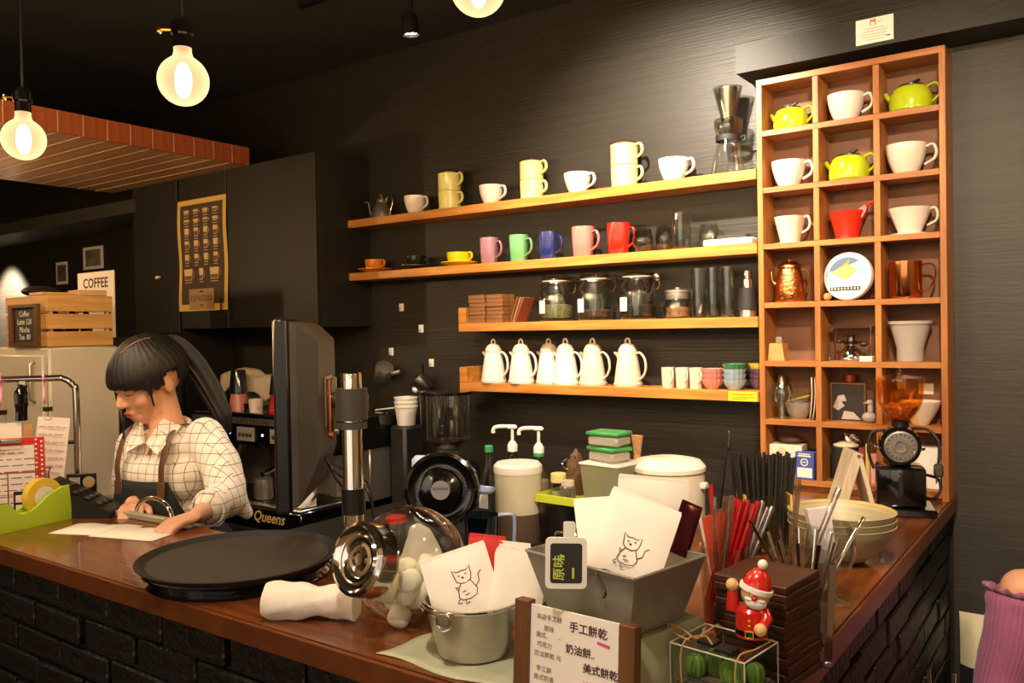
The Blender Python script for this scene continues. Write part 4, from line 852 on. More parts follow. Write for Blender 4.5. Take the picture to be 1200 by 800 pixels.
# tape dispenser, terminal and papers
td = thing('tape_dispenser', 'lime green desk tape dispenser with a yellow tape roll, on the bar end', 'tape dispenser', ct(-2.372, 1.055, .0003), math.atan2(1, -.14))
lime = mat('lime_plastic', '#a9cb2b', .35)
prof = [(-.115, 0), (.112, 0), (.104, .095), (.085, .094), (.045, .078), (.02, .058), (-.005, .044), (-.028, .04), (-.045, .048), (-.058, .07), (-.085, .078), (-.118, .08)]
MB().prism(prof, -.030, -.022, RX(PI/2)).prism(prof, .022, .030, RX(PI/2)).build('side', lime, td, smooth=False)['kind'] = 'stuff'
MB().bx(-.115, .108, -.0218, .0218, 0, .036).bx(.094, .106, -.0218, .0218, .036, .09).bx(-.118, -.105, -.0218, .0218, .036, .078).build('base', lime, td, smooth=False)
MB().lathe([(.030, -.012), (.050, -.012), (.050, .012), (.030, .012), (.030, -.012)], 32, T(.045, 0, .072) @ RX(PI/2)).build('tape_roll', mat('yellow_tape', '#dcbb3a', .3, coat=.3), td)
MB().lathe([(.0, -.013), (.029, -.013), (.029, .013), (0, .013)], 24, T(.045, 0, .072) @ RX(PI/2)).build('hub', white_pl, td)
MB().box(.004, .03, .012, T(-.113, 0, .084)).build('cutter', steel, td, smooth=False)
ph = thing('card_terminal', 'black card terminal leaning beside the lime tape dispenser', 'terminal', ct(-2.365, 1.215, .0), .55)
MB().loft([[(-.10, -.045, .0), (.09, -.045, .0), (.09, -.045, .02), (-.10, -.045, .10)], [(-.10, .035, .0), (.09, .035, .0), (.09, .035, .022), (-.10, .035, .105)]], T(0, 0, .0005)).build('body', black_pl, ph, smooth=False)
g = MB()
for i in range(4):
    for j in range(3): g.box(.014, .014, .005, T(0, 0, .0) @ T(.0-.05+.035*i, -.028+.024*j, .086-.0150*i) @ RY(.41), .001)
q = g.build('key', grey_pl, ph); q['kind'] = 'stuff'
o = thing('photo_stand', 'small black stand with a photo and a round tan badge, behind the card terminal', 'stand', ct(-2.485, 1.262, .0003), .75)
MB().box(.085, .006, .10, T(0, 0, .05), .002).build('frame', black_pl, o); MB().box(.03, .001, .055, T(-.018, -.0036, .062)).build('photo', mat('pale_photo', '#a9a29a', .5, 0, .5, 40), o, smooth=False); MB().lathe([(0, 0), (.017, 0), (.017, .003), (0, .004)], 20, T(.022, -.003, .075) @ RX(PI/2)).build('badge', mat('tan_badge', '#a38a63', .4), o); MB().box(.008, .001, .03, T(.022, -.0036, .04)).build('strip', steel, o, smooth=False)
for i, (x, y, a, l) in enumerate(((-2.165, 1.135, .42, 'white order slip on the bar, left one under the ruler'), (-2.03, 1.165, .30, 'white order slip on the bar, right one, nearest the trays'))):
    o = MB().add([(xx, yy, .0006+i*.0009+.003*math.sin(xx*30+i)**2*(yy > 0)) for yy in (-.055, 0, .055) for xx in [-.1+.2*j/8 for j in range(9)]], [(9*j+k_, 9*j+k_+1, 9*j+k_+10, 9*j+k_+9) for j in range(2) for k_ in range(8)]).build('order_slip', paper, None, ct(x, y), a); o.modifiers.new('t', 'SOLIDIFY').thickness = .0004; tag(o, l, 'paper slip')
rl = thing('paper_clip_bar', 'long pale bar with an orange-red end cap holding the order slips', 'holder', ct(-2.235, 1.262, .0003), .065)
MB().box(.35, .02, .016, T(0, 0, .008), .002).build('bar', mat('beige_bar', '#a39a80', .4, .2), rl); MB().box(.024, .021, .0175, T(.187, 0, .009), .002).build('end_cap', mat('orange_cap', '#d24a28', .4), rl)
o = MB().tube(spline([(-.10, 0, 0), (-.10, .0, .025), (-.075, 0, .055), (-.02, 0, .075), (.04, 0, .074), (.085, 0, .05), (.10, 0, .0)], 5), .0055, 10).build('chrome_arch', chrome, None, ct(-2.115, 1.268, -.012), -.05); tag(o, 'curved chrome arch rail at the inner bar edge, in front of the apron', 'rail')

# ---------------------------------------------------------------- espresso machine and what stands on it
em = thing('espresso_machine', 'black and steel two-group espresso machine on the low counter behind the woman', 'coffee machine', (0, 0, 0))
MB().bx(-3.42, -2.575, 2.155, 2.68, .7405, .832, .006).build('base', black_sh, em)
MB().bx(-3.40, -2.58, 2.16, 2.46, .8325, .842, .003).build('drip_tray', steel, em)
g = MB()
for i in range(26): g.bx(-3.385+i*.031, -3.365+i*.031, 2.185, 2.44, .8422, .845)
q = g.build('tray_grille', steel_dark, em, smooth=False); q['kind'] = 'stuff'
MB().bx(-3.42, -2.50, 2.462, 2.68, .8325, 1.06, .004).build('back_plate', steel, em)
MB().bx(-3.44, -2.49, 2.27, 2.70, 1.05, 1.195, .008).build('head_housing', black_sh, em)
MB().bx(-3.44, -2.49, 2.2635, 2.2695, 1.148, 1.175).build('steel_strip', steel, em, smooth=False)
text('strip_lettering', 'CAFFE PER L UNO', .028, ink, em, T(-3.0, 2.2632, 1.1615) @ RX(PI/2), bold=.0006)
for x in (-3.27, -3.055, -2.83):
    p = MB().bx(-.058, .058, 0, .0055, -.030, .030).build('control_panel', mat('panel_silver', '#b9b2a6', .3, .4), em, (x, 2.263, 1.105), smooth=False)
    g = MB()
    for i in range(4): g.lathe([(0, .003), (.009, .003), (.009, 0)], 14, T(-.036+.024*i, -.0001, -.004) @ RX(PI/2))
    q = g.build('button', ink, p); q['kind'] = 'stuff'
for x in (-3.17, -2.945, -2.73): MB().lathe([(0, .001), (.006, .001), (.006, 0)], 12, T(x, 2.2688, 1.105) @ RX(PI/2)).build('blue_light', mat('blue_led', '#8f9cff', .3, emit=4), em)
for x in (-3.24, -2.86):
    gr_ = MB().lathe([(0, 0), (.036, 0), (.040, .01), (.040, .04), (.034, .055), (0, .055)], 26).build('group_head', chrome, em, (x, 2.33, .993))
    MB().lathe([(0, 0), (.03, 0), (.034, .012), (.034, .03), (0, .03)], 24).tube([(0, -.03, .016), (.012, -.08, .012), (.025, -.15, .0)], [.007, .010, .012], 10).build('portafilter', chrome, gr_, (0, 0, -.031))
MB().bx(-3.02, -2.93, 2.36, 2.40, .85, 1.05, .002).build('boiler_cover', mat('copper_plate', '#8a5d42', .25, .9), em)
MB().bx(-2.70, -2.655, 2.42, 2.455, .843, 1.05, .002).build('side_post', steel, em)
MB().tube(spline([(-2.62, 2.3, 1.05), (-2.60, 2.26, .98), (-2.58, 2.24, .90), (-2.60, 2.22, .86)], 5), .005, 8).build('steam_wand', chrome, em)
MB().lathe([(.016, 0), (.019, 0), (.019, .003), (.016, .003)], 24, T(-2.545, 2.461, .905) @ RX(PI/2)).build('round_badge', ink, em)
text('script_logo', 'Queens', .062, mat('gold_lettering', '#d8b566', .4), em, T(-2.77, 2.1535, .795) @ RX(PI/2), shear=.35, bold=.0008)
o = MB().lathe([(0, .001), (.036, 0), (.040, .004), (.040, .06), (.037, .085), (.035, .085), (.037, .06), (.037, .006), (0, .005)], 28).tube(spline([(-.038, 0, .075), (-.06, 0, .07), (-.06, 0, .03), (-.039, 0, .02)], 5), .0035, 7).build('milk_jug', steel, None, (-2.90, 2.235, .8455), -.6); tag(o, 'small steel milk jug on the espresso machine tray', 'jug')
def crumple(w_, d_, h_, seed):
    rings = []; off = V((seed*3.7, seed*1.3, seed*.9))
    for j in range(12):
        t = j/11; s_ = max(.04, (1-t**1.6)**.55)
        rg_ = []
        for i in range(40):
            a = 2*PI*i/40; q = V((w_*s_*math.cos(a), d_*s_*math.sin(a), h_*t))
            n_ = noise.noise_vector(q*38+off); k_ = 1+.30*noise.noise(q*22+off)
            rg_.append((q.x*k_+n_.x*.16*w_*(.3+t), q.y*k_+n_.y*.16*d_, max(0, h_*t*(1+.22*noise.noise(q*26-off)))))
        rings.append(rg_)
    return MB().loft(rings)
o = crumple(.058, .04, .105, 3).build('crumpled_napkin', paper, None, (-2.640, 2.225, .8456), .4); tag(o, 'crumpled white napkin on the right corner of the espresso machine tray', 'napkin')
def tcup(label, x, y, z, m, inv, r=.042, h=.085, name='tapered_cup'):
    M = T(0, 0, h) @ RX(PI) if inv else I()
    o = MB().lathe([(0, 0), (r*.72, 0), (r*.76, .004), (r, h), (r*.95, h), (r*.7, .008), (0, .007)], 28, M).build(name, m, None, (x, y, z)); return tag(o, label, 'cup')
YT = 2.36; zt_ = 1.1955
tcup('pink upside-down tapered cup on the espresso machine, under the dark blue one', -3.226, YT, zt_, mat('pink_glaze', '#cf7f78', .3), True, .045, .075)
tcup('dark navy upside-down cup stacked on the pink cup', -3.226, YT, zt_+.0755, mat('navy_glaze', '#14202b', .12, coat=.5), True, .042, .105)
tcup('red upside-down cup on the right end of the espresso machine', -2.985, YT+.03, zt_, mat('red_cup', '#b9231b', .3), True, .044, .075)
tcup('dark upside-down cup stacked on the red cup', -2.985, YT+.03, zt_+.0755, mat('navy_glaze', '#14202b', .12), True, .040, .085)
tcup('pale green cup under the cloth on the espresso machine', -3.40, YT+.02, zt_, mat('sage_glaze', '#7f9270', .3), True, .04, .075)
o = thing('espresso_cup', 'small white cup with handle in front of the red cup on the espresso machine', 'cup', (-3.045, YT-.045, zt_), -.4); MB().lathe([(0, 0), (.028, 0), (.032, .058), (.029, .058), (.026, .005), (0, .004)], 24).build('body', white_cer, o); MB().tube(handle_pts(.03, .015, .05, .02), .004, 7).build('handle', white_cer, o)
o = MB().lathe([(0, 0), (.022, 0), (.024, .035), (0, .035)], 18).build('small_black_cup', black_sh, None, (-3.125, YT-.02, zt_)); tag(o, 'tiny black cup between the pink cup and the white cup', 'cup')
g = MB(); nu, nv = 26, 12; vs = []
for j in range(nv+1):
    for i in range(nu+1):
        u_, v_ = i/nu, j/nv; x = -3.47+.62*u_
        zz = zt_+.165+.018*math.sin(u_*9)+.012*math.sin(u_*23+v_*4)-.03*(u_-.4)**2*4
        y = 2.50-.10*v_
        if v_ > .45: zz -= (v_-.45)*(.19-.06*abs(math.sin(u_*5+.6))); y = 2.455-.03*v_+.012*math.sin(u_*17)
        vs.append((x, y, zz))
g.add(vs, [(j*(nu+1)+i, j*(nu+1)+i+1, (j+1)*(nu+1)+i+1, (j+1)*(nu+1)+i) for j in range(nv) for i in range(nu)])
o = g.build('towel', mat('cream_towel', '#e3d2b8', .9, 0, .1, 20), None); o.modifiers.new('t', 'SOLIDIFY').thickness = .006; tag(o, 'cream towel draped over the cups on the espresso machine', 'towel')
o = thing('cup_rack', 'pale green cup rack under the cream towel on the espresso machine', 'rack', (-3.17, 2.56, zt_)); MB().bx(-.28, .28, -.07, .07, 0, .15, .02).build('covered_stack', mat('sage_glaze'), o)

# ---------------------------------------------------------------- monitor on its pole
pm = thing('monitor_pole', 'shiny chrome monitor pole with a grey collar, standing on the bar', 'pole', ct(-1.215, 1.150))
MB().lathe([(0, 0), (.020, 0), (.020, .425), (.019, .428), (0, .428)], 28).build('tube', chrome, pm)
MB().lathe([(.0205, .0), (.031, .0), (.031, .062), (.0205, .062)], 28).build('collar', grey_pl, pm, (0, 0, .335))
MB().lathe([(.0205, .0), (.0295, .0), (.0295, .014), (.0205, .014)], 28).build('collar_ring', grey_pl, pm, (0, 0, .318))
MB().lathe([(.0203, 0), (.023, 0), (.023, .05), (.0203, .05)], 24).build('cable_clip', black_pl, pm, (0, 0, .15))
MB().lathe([(.0203, 0), (.045, 0), (.045, .008), (.0203, .012)], 28).build('base', grey_pl, pm)
mo = thing('monitor', 'dark monitor seen edge-on from behind, mounted on the chrome pole', 'monitor', (-1.490, 1.245, 1.37), math.atan2(-.759, .607))
# local +Y is the back of the screen, X along its width
MB().box(.32, .034, .405, T(0, 0, 0) @ RX(0), .006).build('bezel', black_pl, mo)
MB().box(.29, .002, .37, T(0, -.0182, 0)).build('screen', mat('screen_black', '#0b0c0e', .1), mo, smooth=False)
def rr_ring(w_, h_, y, dz=0): return [(-w_/2, y, -h_/2+dz), (w_/2, y, -h_/2+dz), (w_/2, y, h_/2+dz), (-w_/2, y, h_/2+dz)]
MB().loft([rr_ring(.31, .39, .0175), rr_ring(.30, .375, .030), rr_ring(.235, .26, .065, .028), rr_ring(.22, .24, .068, .03)]).build('back_housing', mat('monitor_back', '#4a4641', .45, .2), mo, smooth=False)
MB().box(.09, .004, .11, T(0, .0705, .02), .001).build('vesa_plate', steel, mo)
for x in (-.035, .035):
    MB().box(.010, .010, .13, T(x, .078, .005), .002).lathe([(0, .012), (.008, .01), (.008, 0)], 12, T(x, .075, -.055) @ RX(-PI/2)).build('bracket', copper if x > 0 else steel, mo)
MB().tube([(0, .078, .02), (0, .13, .018)], .018, 12).box(.03, .05, .05, T(.012, .135, .012), .006).build('arm', grey_pl, mo)
for k_ in range(3):
    MB().tube(spline([(.02-.02*k_, .05, -.10), (.03, .10, -.13-.02*k_), (.06+.02*k_, .16, -.16), (.11, .18, -.24), (.12+.02*k_, .19, -.33)], 5), .003, 6).build('cable', black_pl, mo)
MB().tube(spline([(-.15, -.01, -.19), (-.155, -.02, -.215), (-.15, -.035, -.235)], 4), [(.012, .004)]*9, 8).build('foot_clip', grey_pl, mo)

# ---------------------------------------------------------------- things against the back wall behind the bar
zc = .8503
o = thing('black_canister', 'tall plain black canister under the white plastic cups by the wall', 'canister', (-2.438, 2.62, .7405)); MB().bx(-.046, .046, -.06, .06, 0, .40, .012).build('body', black_cab, o)
wp = frosted('white_plastic_cup', '#efe7da', .12, .4)
for i in range(3):
    o = thing('plastic_cup', ['translucent white plastic cup, lowest of the nested stack', 'translucent white plastic cup, middle of the nested stack', 'translucent white plastic cup, top of the nested stack'][i], 'cup', (-2.438, 2.62, 1.141+i*.018))
    MB().lathe([(0, 0), (.038, 0), (.048, .075), (.051, .076), (.051, .083), (.046, .083), (.036, .004), (0, .003)], 28).build('body', wp, o)
    if i == 0: MB().box(.12, .022, .006, T(-.105, -.01, .065) @ RY(-.12), .002).build('handle', white_pl, o)
for x, z_, m_, rot, l in ((-2.625, 1.36, steel, (.5, .55, .3), 'steel measuring cup hanging on the black wall, left one'), (-2.40, 1.315, steel_dark, (.5, -.6, -.1), 'dark steel measuring cup with a white knob hanging on the black wall, right one')):
    o = thing('measuring_cup', l, 'measuring cup', (x, 2.68, z_), rot)
    MB().lathe([(0, -.045), (.034, -.045), (.038, -.04), (.042, .02), (.040, .03), (.038, .03), (.036, -.038), (0, -.041)], 28).build('body', m_, o)
    MB().tube([(.04, 0, .02), (.075, .005, .055)], [(.009, .003)]*2, 8).build('handle', m_, o)
    if m_ is steel_dark: MB().ell((-.02, -.035, .0), (.014, .014, .014)).build('knob', white_pl, o)
gd = thing('bean_grinder', 'tall coffee grinder with a big clear bean hopper, behind the blender jug', 'grinder', (-2.115, 2.50, zc))
MB().bx(-.085, .085, -.09, .12, 0, .17, .02).build('body', black_pl, gd)
MB().lathe([(.0, .17), (.045, .17), (.05, .21), (.03, .225), (0, .225)], 28).build('collar', steel, gd)
MB().lathe([(.03, .222), (.07, .245), (.098, .27), (.102, .44), (.099, .44), (.095, .272), (.067, .249), (.028, .226)], 36).build('hopper', clear_glass, gd)
MB().lathe([(0, .223), (.028, .228), (.066, .25), (.075, .262), (0, .268)], 28).build('beans', mat('coffee_beans', '#5a3018', .4, 0, .6, 90), gd)
MB().lathe([(.098, .44), (.105, .44), (.105, .452), (0, .458)], 36).lathe([(0, .439), (.098, .44)], 36).build('lid', black_sh, gd)
MB().box(.012, .04, .05, T(-.092, -.08, .12), .003).build('side_bracket', white_pl, gd)
bp_ = thing('blue_pouch', 'blue and white plastic pouch beside the blender jug', 'pouch', (-2.00, 2.23, zc), .3); MB().bx(-.04, .04, -.02, .02, 0, .245, .015).build('pouch', mat('pouch_white', '#c9cfe0', .4), bp_); MB().box(.05, .001, .12, T(0, -.0206, .15)).build('print', mat('pouch_blue', '#3a55b8', .4), bp_, smooth=False)
# blender jug lying tilted with its black base towards the bar
bj = thing('blender_jug', 'clear blender jug tipped over with its big round black base facing the bar', 'blender jug', (-1.680, 1.96, 1.050))
dA = V((.52, -.85, .12)).normalized(); MA = align(dA)
MB().lathe([(0, .030), (.030, .030), (.046, .026), (.06, .024), (.066, .010), (.088, .008), (.104, .016), (.114, .012), (.118, -.01), (.110, -.04), (.08, -.05), (0, -.05)], 44, MA).build('base', black_sh, bj)
MB().lathe([(0, .0312), (.029, .0312), (.029, .0302)], 30, MA).build('round_label', mat('grey_label', '#77757a', .4), bj)
text('label_print', 'BLENDER', .0115, ink, bj, MA @ T(0, .004, .0314), bold=.0002)
MB().lathe([(.075, -.05), (.082, -.10), (.092, -.23), (.089, -.23), (.079, -.10), (.072, -.052)], 12, MA).build('jug_body', blue_clear, bj)
lx = (MA.inverted_safe().to_3x3() @ V((.81, .58, -.1))); lx.z = 0; lx.normalize(); aH = math.atan2(lx.y, lx.x)
MB().tube(spline([(.078, 0, -.06), (.125, 0, -.058), (.142, 0, -.075), (.145, 0, -.15), (.135, 0, -.185), (.088, 0, -.19)], 4), [(.010, .007)]*21, 8, MA @ RZ(aH)).build('handle', frosted('bluish_handle', '#a9b6d2', .35, .2), bj)
wj = thing('water_jug', 'small clear bluish jug with an angular handle, right of the black blender base', 'jug', (-1.500, 1.925, zc), YAW)
MB().lathe([(0, 0), (.044, 0), (.047, .004), (.053, .15), (.051, .15), (.045, .006), (0, .005)], 14).build('body', blue_clear, wj)
MB().tube(spline([(.050, 0, .148), (.085, 0, .150), (.096, 0, .138), (.094, 0, .07), (.086, 0, .035), (.048, 0, .03)], 4), [(.009, .006)]*21, 8, flat=(0, 1, 0)).build('handle', frosted('bluish_handle', '#a9b6d2', .35, .2), wj)
o = thing('red_lid_jar', 'small jar with a red lid behind the tipped glass jar', 'jar', (-1.74, 1.62, 0)); o.location = (-1.80, 1.88, zc); MB().lathe([(0, 0), (.03, 0), (.03, .10), (0, .10)], 20).build('body', black_sh, o); MB().lathe([(.032, 0), (.032, .016), (.03, .018), (0, .018)], 20).lathe([(0, 0), (.032, 0)], 20).build('lid', mat('red_board'), o, (0, 0, .1005))
pt = thing('tea_pitcher', 'tall translucent pitcher of brown tea with a white lid, by the back wall', 'pitcher', (-1.572, 2.215, zc))
pc = frosted('milky_plastic', '#efe4c6', .38, .3); pc2 = frosted('clear_lower_plastic', '#efe4c6', .92, .25)
MB().lathe([(.0755, .098), (.077, .225)], 36).build('upper_wall', pc, pt)
MB().lathe([(0, 0), (.072, 0), (.075, .004), (.0755, .0975)], 36).build('lower_wall', pc2, pt)
MB().lathe([(0, .006), (.0715, .006), (.0735, .096), (0, .096)], 32).build('tea', mat('brown_tea', '#43210f', .25), pt)
MB().tube(spline([(.07, -.02, .20), (.11, -.03, .195), (.118, -.03, .12), (.075, -.02, .07)], 5), .008, 8, RZ(2.4)).build('handle', pc, pt)
MB().lathe([(.079, .0), (.080, .004), (.079, .022), (.070, .032), (0, .036)], 36).lathe([(0, 0), (.079, 0)], 36).build('lid', white_pl, pt, (0, 0, .2255))
def pump(label, x, y, turn, spread):
    o = thing('pump_bottle', label, 'pump bottle', (x, y, zc), turn)
    MB().lathe([(0, 0), (.036, 0), (.038, .004), (.038, .16), (.03, .20), (.016, .225), (.015, .245), (0, .245)], 28).build('body', tint_glass, o)
    MB().lathe([(0, .006), (.035, .006), (.036, .15), (0, .151)], 24).build('syrup', mat('pale_syrup', '#b9a98a', .3), o)
    MB().lathe([(.019, 0), (.019, .022), (.012, .034), (.006, .04), (.006, .085), (0, .085)], 20).lathe([(0, 0), (.019, 0)], 20).build('pump_collar', white_pl, o, (0, 0, .2455))
    MB().tube(spline([(.012, 0, .335), (0, 0, .335), (-.03, 0, .336), (-.062, 0, .333), (-.070, 0, .322), (-.070, 0, .312)], 4), .0075, 10).box(.036, .024, .012, T(.0, 0, .333), .004).build('spout', white_pl, o)
    return o
pump('white pump bottle behind the tea pitcher, left one, nozzle pointing left', -1.775, 2.47, .5, 0)
pump('white pump bottle behind the tea pitcher, right one, with a green neck', -1.66, 2.47, .5, 0)
o = MB().lathe([(.0195, 0), (.0195, .012)], 20).build('green_band', mat('green_plastic', '#3f9a63', .35), bpy.data.objects['pump_bottle.001'], (0, 0, .236))
o = thing('bottle', 'slim clear glass bottle with a green cap, left of the tea pitcher', 'bottle', (-1.80, 2.36, zc)); MB().lathe([(0, 0), (.034, 0), (.036, .005), (.036, .15), (.03, .175), (.015, .205), (.013, .255), (.011, .255), (.013, .2), (.033, .15), (.033, .008), (0, .006)], 28).build('body', clear_glass, o); MB().lathe([(0, 0), (.0155, 0), (.0155, .02), (.013, .023), (0, .023)], 18).build('cap', mat('green_plastic'), o, (0, 0, .2555)); MB().box(.04, .001, .06, T(0, -.0365, .09), 0).build('paper_label', paper, o, smooth=False)
# lime tray on pots
pb = thing('steel_bin', 'grey metal bin under the lime tray', 'bin', (-1.43, 2.27, zc)); MB().lathe([(0, 0), (.07, 0), (.085, .135), (.088, .138), (.082, .138), (.066, .004), (0, .004)], 32).build('body', steel_dark, pb)
po_ = thing('steel_pot', 'steel pot with a looped handle and a domed lid, in front of the lime tray', 'pot', (-1.235, 2.09, zc))
MB().lathe([(0, 0), (.068, 0), (.07, .004), (.07, .10), (.073, .103), (.0, .1031)], 32).build('body', steel, po_); MB().lathe([(0, 0), (.072, 0), (.07, .006), (.04, .016), (.012, .02), (.012, .03), (0, .032)], 28).build('lid', chrome, po_, (0, 0, .1035))
MB().tube(spline([(-.068, -.012, .09), (-.10, -.02, .085), (-.112, -.02, .05), (-.10, -.02, .02), (-.07, -.012, .018)], 5), .0045, 8).build('handle', chrome, po_)
bx_ = thing('black_box', 'black plastic box under the right side of the lime tray', 'box', (-1.285, 2.26, zc)); MB().bx(-.03, .03, -.04, .04, 0, .1385, .008).build('body', black_pl, bx_)
lt = thing('lime_tray', 'flat lime green tray carrying seasoning jars and a grey bin', 'tray', (-1.335, 2.295, .9905), -.04)
MB().bx(-.155, .155, -.105, .105, 0, .006, .001).bx(-.155, .155, -.107, -.100, .0, .026, .001).bx(-.155, .155, .100, .107, .0, .026, .001).bx(-.155, -.149, -.1, .1, 0, .026, .001).bx(.149, .155, -.1, .1, 0, .026, .001).build('tray', mat('lime_tray', '#c3d03a', .35), lt, smooth=False)
zt2 = .9968
o = thing('spice_jar', 'small glass jar with a pale yellow lid on the lime tray', 'jar', (-1.435, 2.245, zt2)); MB().lathe([(0, 0), (.024, 0), (.025, .003), (.025, .05), (.02, .054), (0, .054)], 24).build('body', tint_glass, o); MB().lathe([(0, .002), (.022, .002), (.022, .022), (0, .022)], 20).build('contents', mat('pale_powder', '#d9cfb6', .8), o); MB().lathe([(0, 0), (.025, 0), (.025, .026), (.023, .028), (0, .028)], 22).build('lid', mat('pale_yellow_lid', '#dccb82', .4), o, (0, 0, .0545))
o = thing('spice_jar', 'small patterned glass jar with a pale lid, right of the yellow lidded jar', 'jar', (-1.388, 2.225, zt2)); MB().lathe([(0, 0), (.024, 0), (.025, .003), (.025, .046), (.02, .05), (0, .05)], 24).build('body', mat('speckled_jar', '#7b7362', .3, 0, .75, 160), o); MB().lathe([(0, 0), (.021, 0), (.021, .016), (0, .017)], 22).build('lid', cream_cer, o, (0, 0, .0505))
bn = thing('storage_bin', 'grey translucent square bin with a white lid on the lime tray', 'container', (-1.28, 2.31, zt2), -.1)
MB().loft([[(-.062, -.058, 0), (.062, -.058, 0), (.062, .058, 0), (-.062, .058, 0)], [(-.072, -.066, .115), (.072, -.066, .115), (.072, .066, .115), (-.072, .066, .115)]]).build('body', mat('grey_translucent', '#7f7a6b', .3, col2='#8a8a62', scale=6), bn, smooth=False); MB().bx(-.076, .076, -.070, .070, 0, .008, .002).build('lid', white_pl, bn, (0, 0, .1155))
gl_ = mat('green_lid', '#3f9a4e', .35); fgl = frosted('clear_box', '#cfc9b8', .4, .2)
for i in range(2):
    o = thing('food_box', ['small food box with a green lid, lower one on the grey bin', 'small food box with a green lid, upper one on the grey bin'][i], 'food box', (-1.285, 2.31, zt2+.1240+i*.048), [-.3, -.05][i])
    MB().bx(-.056, .056, -.042, .042, 0, .034, .008).build('body', fgl, o); MB().bx(-.060, .060, -.046, .046, 0, .012, .004).build('lid', gl_, o, (0, 0, .0345)); MB().bx(-.05, .05, -.038, .038, .004, .022, .006).build('contents', [mat('food_pink', '#a9705a', .7), mat('food_pale', '#c9c2ab', .7)][i], o)
o = crumple(.042, .036, .15, 11).build('brown_bag', mat('brown_paper_bag', '#6a4630', .7), None, (-1.432, 2.345, zt2), .3); tag(o, 'brown crumpled paper bag at the back of the lime tray', 'bag')
o = MB().tube(spline([(.024*math.cos(a), .024*math.sin(a), .006*math.sin(a*2)) for a in [2*PI*i/10 for i in range(10)]], 3, True)+[V((.024, 0, 0))], .002, 6).build('wire_ring', chrome, None, (-1.425, 2.30, zt2+.108), (.9, .2, 0)); tag(o, 'loose chrome wire ring lying against the brown paper bag', 'ring')
o = thing('brush', 'wooden handled brush standing upright behind the grey bin', 'brush', (-1.30, 2.53, zc)); MB().lathe([(0, 0), (.018, 0), (.018, .22), (.014, .24), (.012, .26), (.014, .27)], 16, SC(1, .5, 1)).build('handle', wood_pine, o); MB().lathe([(.014, .265), (.016, .285), (.022, .325), (0, .327)], 16, SC(1, .5, 1)).build('bristles', mat('bristle_brown', '#a8794b', .8, bump=.6, bscale=200), o)
rc = thing('rice_cooker', 'round cream white rice cooker with a domed lid, against the back wall', 'rice cooker', (-1.135, 2.42, zc))
MB().lathe([(0, 0), (.10, 0), (.106, .006), (.112, .06), (.112, .22), (.108, .236), (0, .236)], 40).build('body', mat('cooker_cream', '#e0d3bd', .3), rc)
MB().lathe([(.109, 0), (.116, .004), (.116, .016), (.10, .034), (.06, .042), (0, .044)], 40).lathe([(0, 0), (.109, 0)], 40).build('lid', mat('cooker_white', '#eee4d3', .25), rc, (0, 0, .2365))
MB().ell((-.03, -.02, .0), (.03, .018, .006)).build('lid_vent', mat('vent_tan', '#c9b083', .4), rc, (0, 0, .279))
MB().box(.03, .004, .03, T(0, -.1125, .14), .002).build('switch', steel_dark, rc)
MB().box(.02, .03, .02, T(.118, 0, .2), .004).build('side_handle', white_pl, rc)
o = MB().tube([(0, 0, 0), (.04, .0, .11)], .0022, 6).ell((.045, 0, .118), (.008, .003, .012)).build('spoon', steel_dark, None, (-1.05, 2.60, zc)); o.data.transform(SC(1, 1, 2.7)); tag(o, 'thin dark spoon handle sticking up behind the rice cooker', 'spoon')
o = MB().box(.012, .005, .16, T(0, 0, .08), .001).build('red_stick', mat('red_board'), None, (-.975, 2.05, zc), (0, -.5, 0)); o.data.transform(SC(1, 1, 1.45)); tag(o, 'flat dark red stick leaning in front of the rice cooker', 'stick')
# ---------------------------------------------------------------- on the bar, front
def tray(label, z, r, kind):
    o = thing('serving_tray', label, 'tray', ct(-1.500, 1.090, z))
    if kind == 0: MB().lathe([(0, 0), (r-.012, 0), (r-.010, .003), (r-.018, .010), (r-.010, .022), (r-.004, .025), (r-.006, .027), (r-.02, .023), (0, .023)], 64).build('tray', black_sh, o)
    else:
        MB().lathe([(0, 0), (r-.016, 0), (r-.004, .010), (r, .014), (r-.001, .016), (r-.004, .0155), (r-.014, .008), (r-.020, .0065), (0, .006)], 64).build('tray', black_rub, o)
        MB().lathe([(0, .0062), (r-.022, .0067), (r-.022, .0075), (0, .0076)], 56).build('anti_slip_pad', mat('brown_black_pad', '#352c27', .75, 0, .15, 40), o)
tray('glossy black round serving tray, lower one of the stacked pair on the bar', .0004, .198, 0)
tray('matt brown-black round serving tray, upper one of the pair', .0280, .206, 1)

# rolled white towel
tw = mat('white_terry', '#f0e4d6', .95, 0, .05, 30, .35, 420, sheen=.3)
a = V((-1.228, .948, 1.066)); b_ = V((-1.085, 1.030, 1.066)); dd = (b_-a)
rings = []
for j in range(15):
    t = j/14; c = a+dd*t; r = .030+.003*math.sin(t*7)+.002*math.sin(t*19)
    side = V((-dd.y, dd.x, 0)).normalized()
    rings.append([c+side*(r*1.05*math.cos(q)*(1+.08*math.sin(2*q+t*5)))+V((0, 0, r*.98*math.sin(q)+.002*math.sin(5*q+t*9))) for q in [2*PI*i/30 for i in range(30)]])
o = MB().loft(rings).build('rolled_towel', tw); tag(o, 'rolled white terry towel lying on the bar in front of the black trays', 'towel')
g = MB(); sp = [(a+V((-dd.y, dd.x, 0)).normalized()*((.028-.0035*q)*math.cos(q*1.25))-dd.normalized()*.0006+V((0, 0, (.028-.0035*q)*math.sin(q*1.25)))) for q in [i*.25 for i in range(28)]]
g.tube(sp, .0022, 6); e = g.build('rolled_edge', mat('towel_fold', '#cdbfae', .95), o)

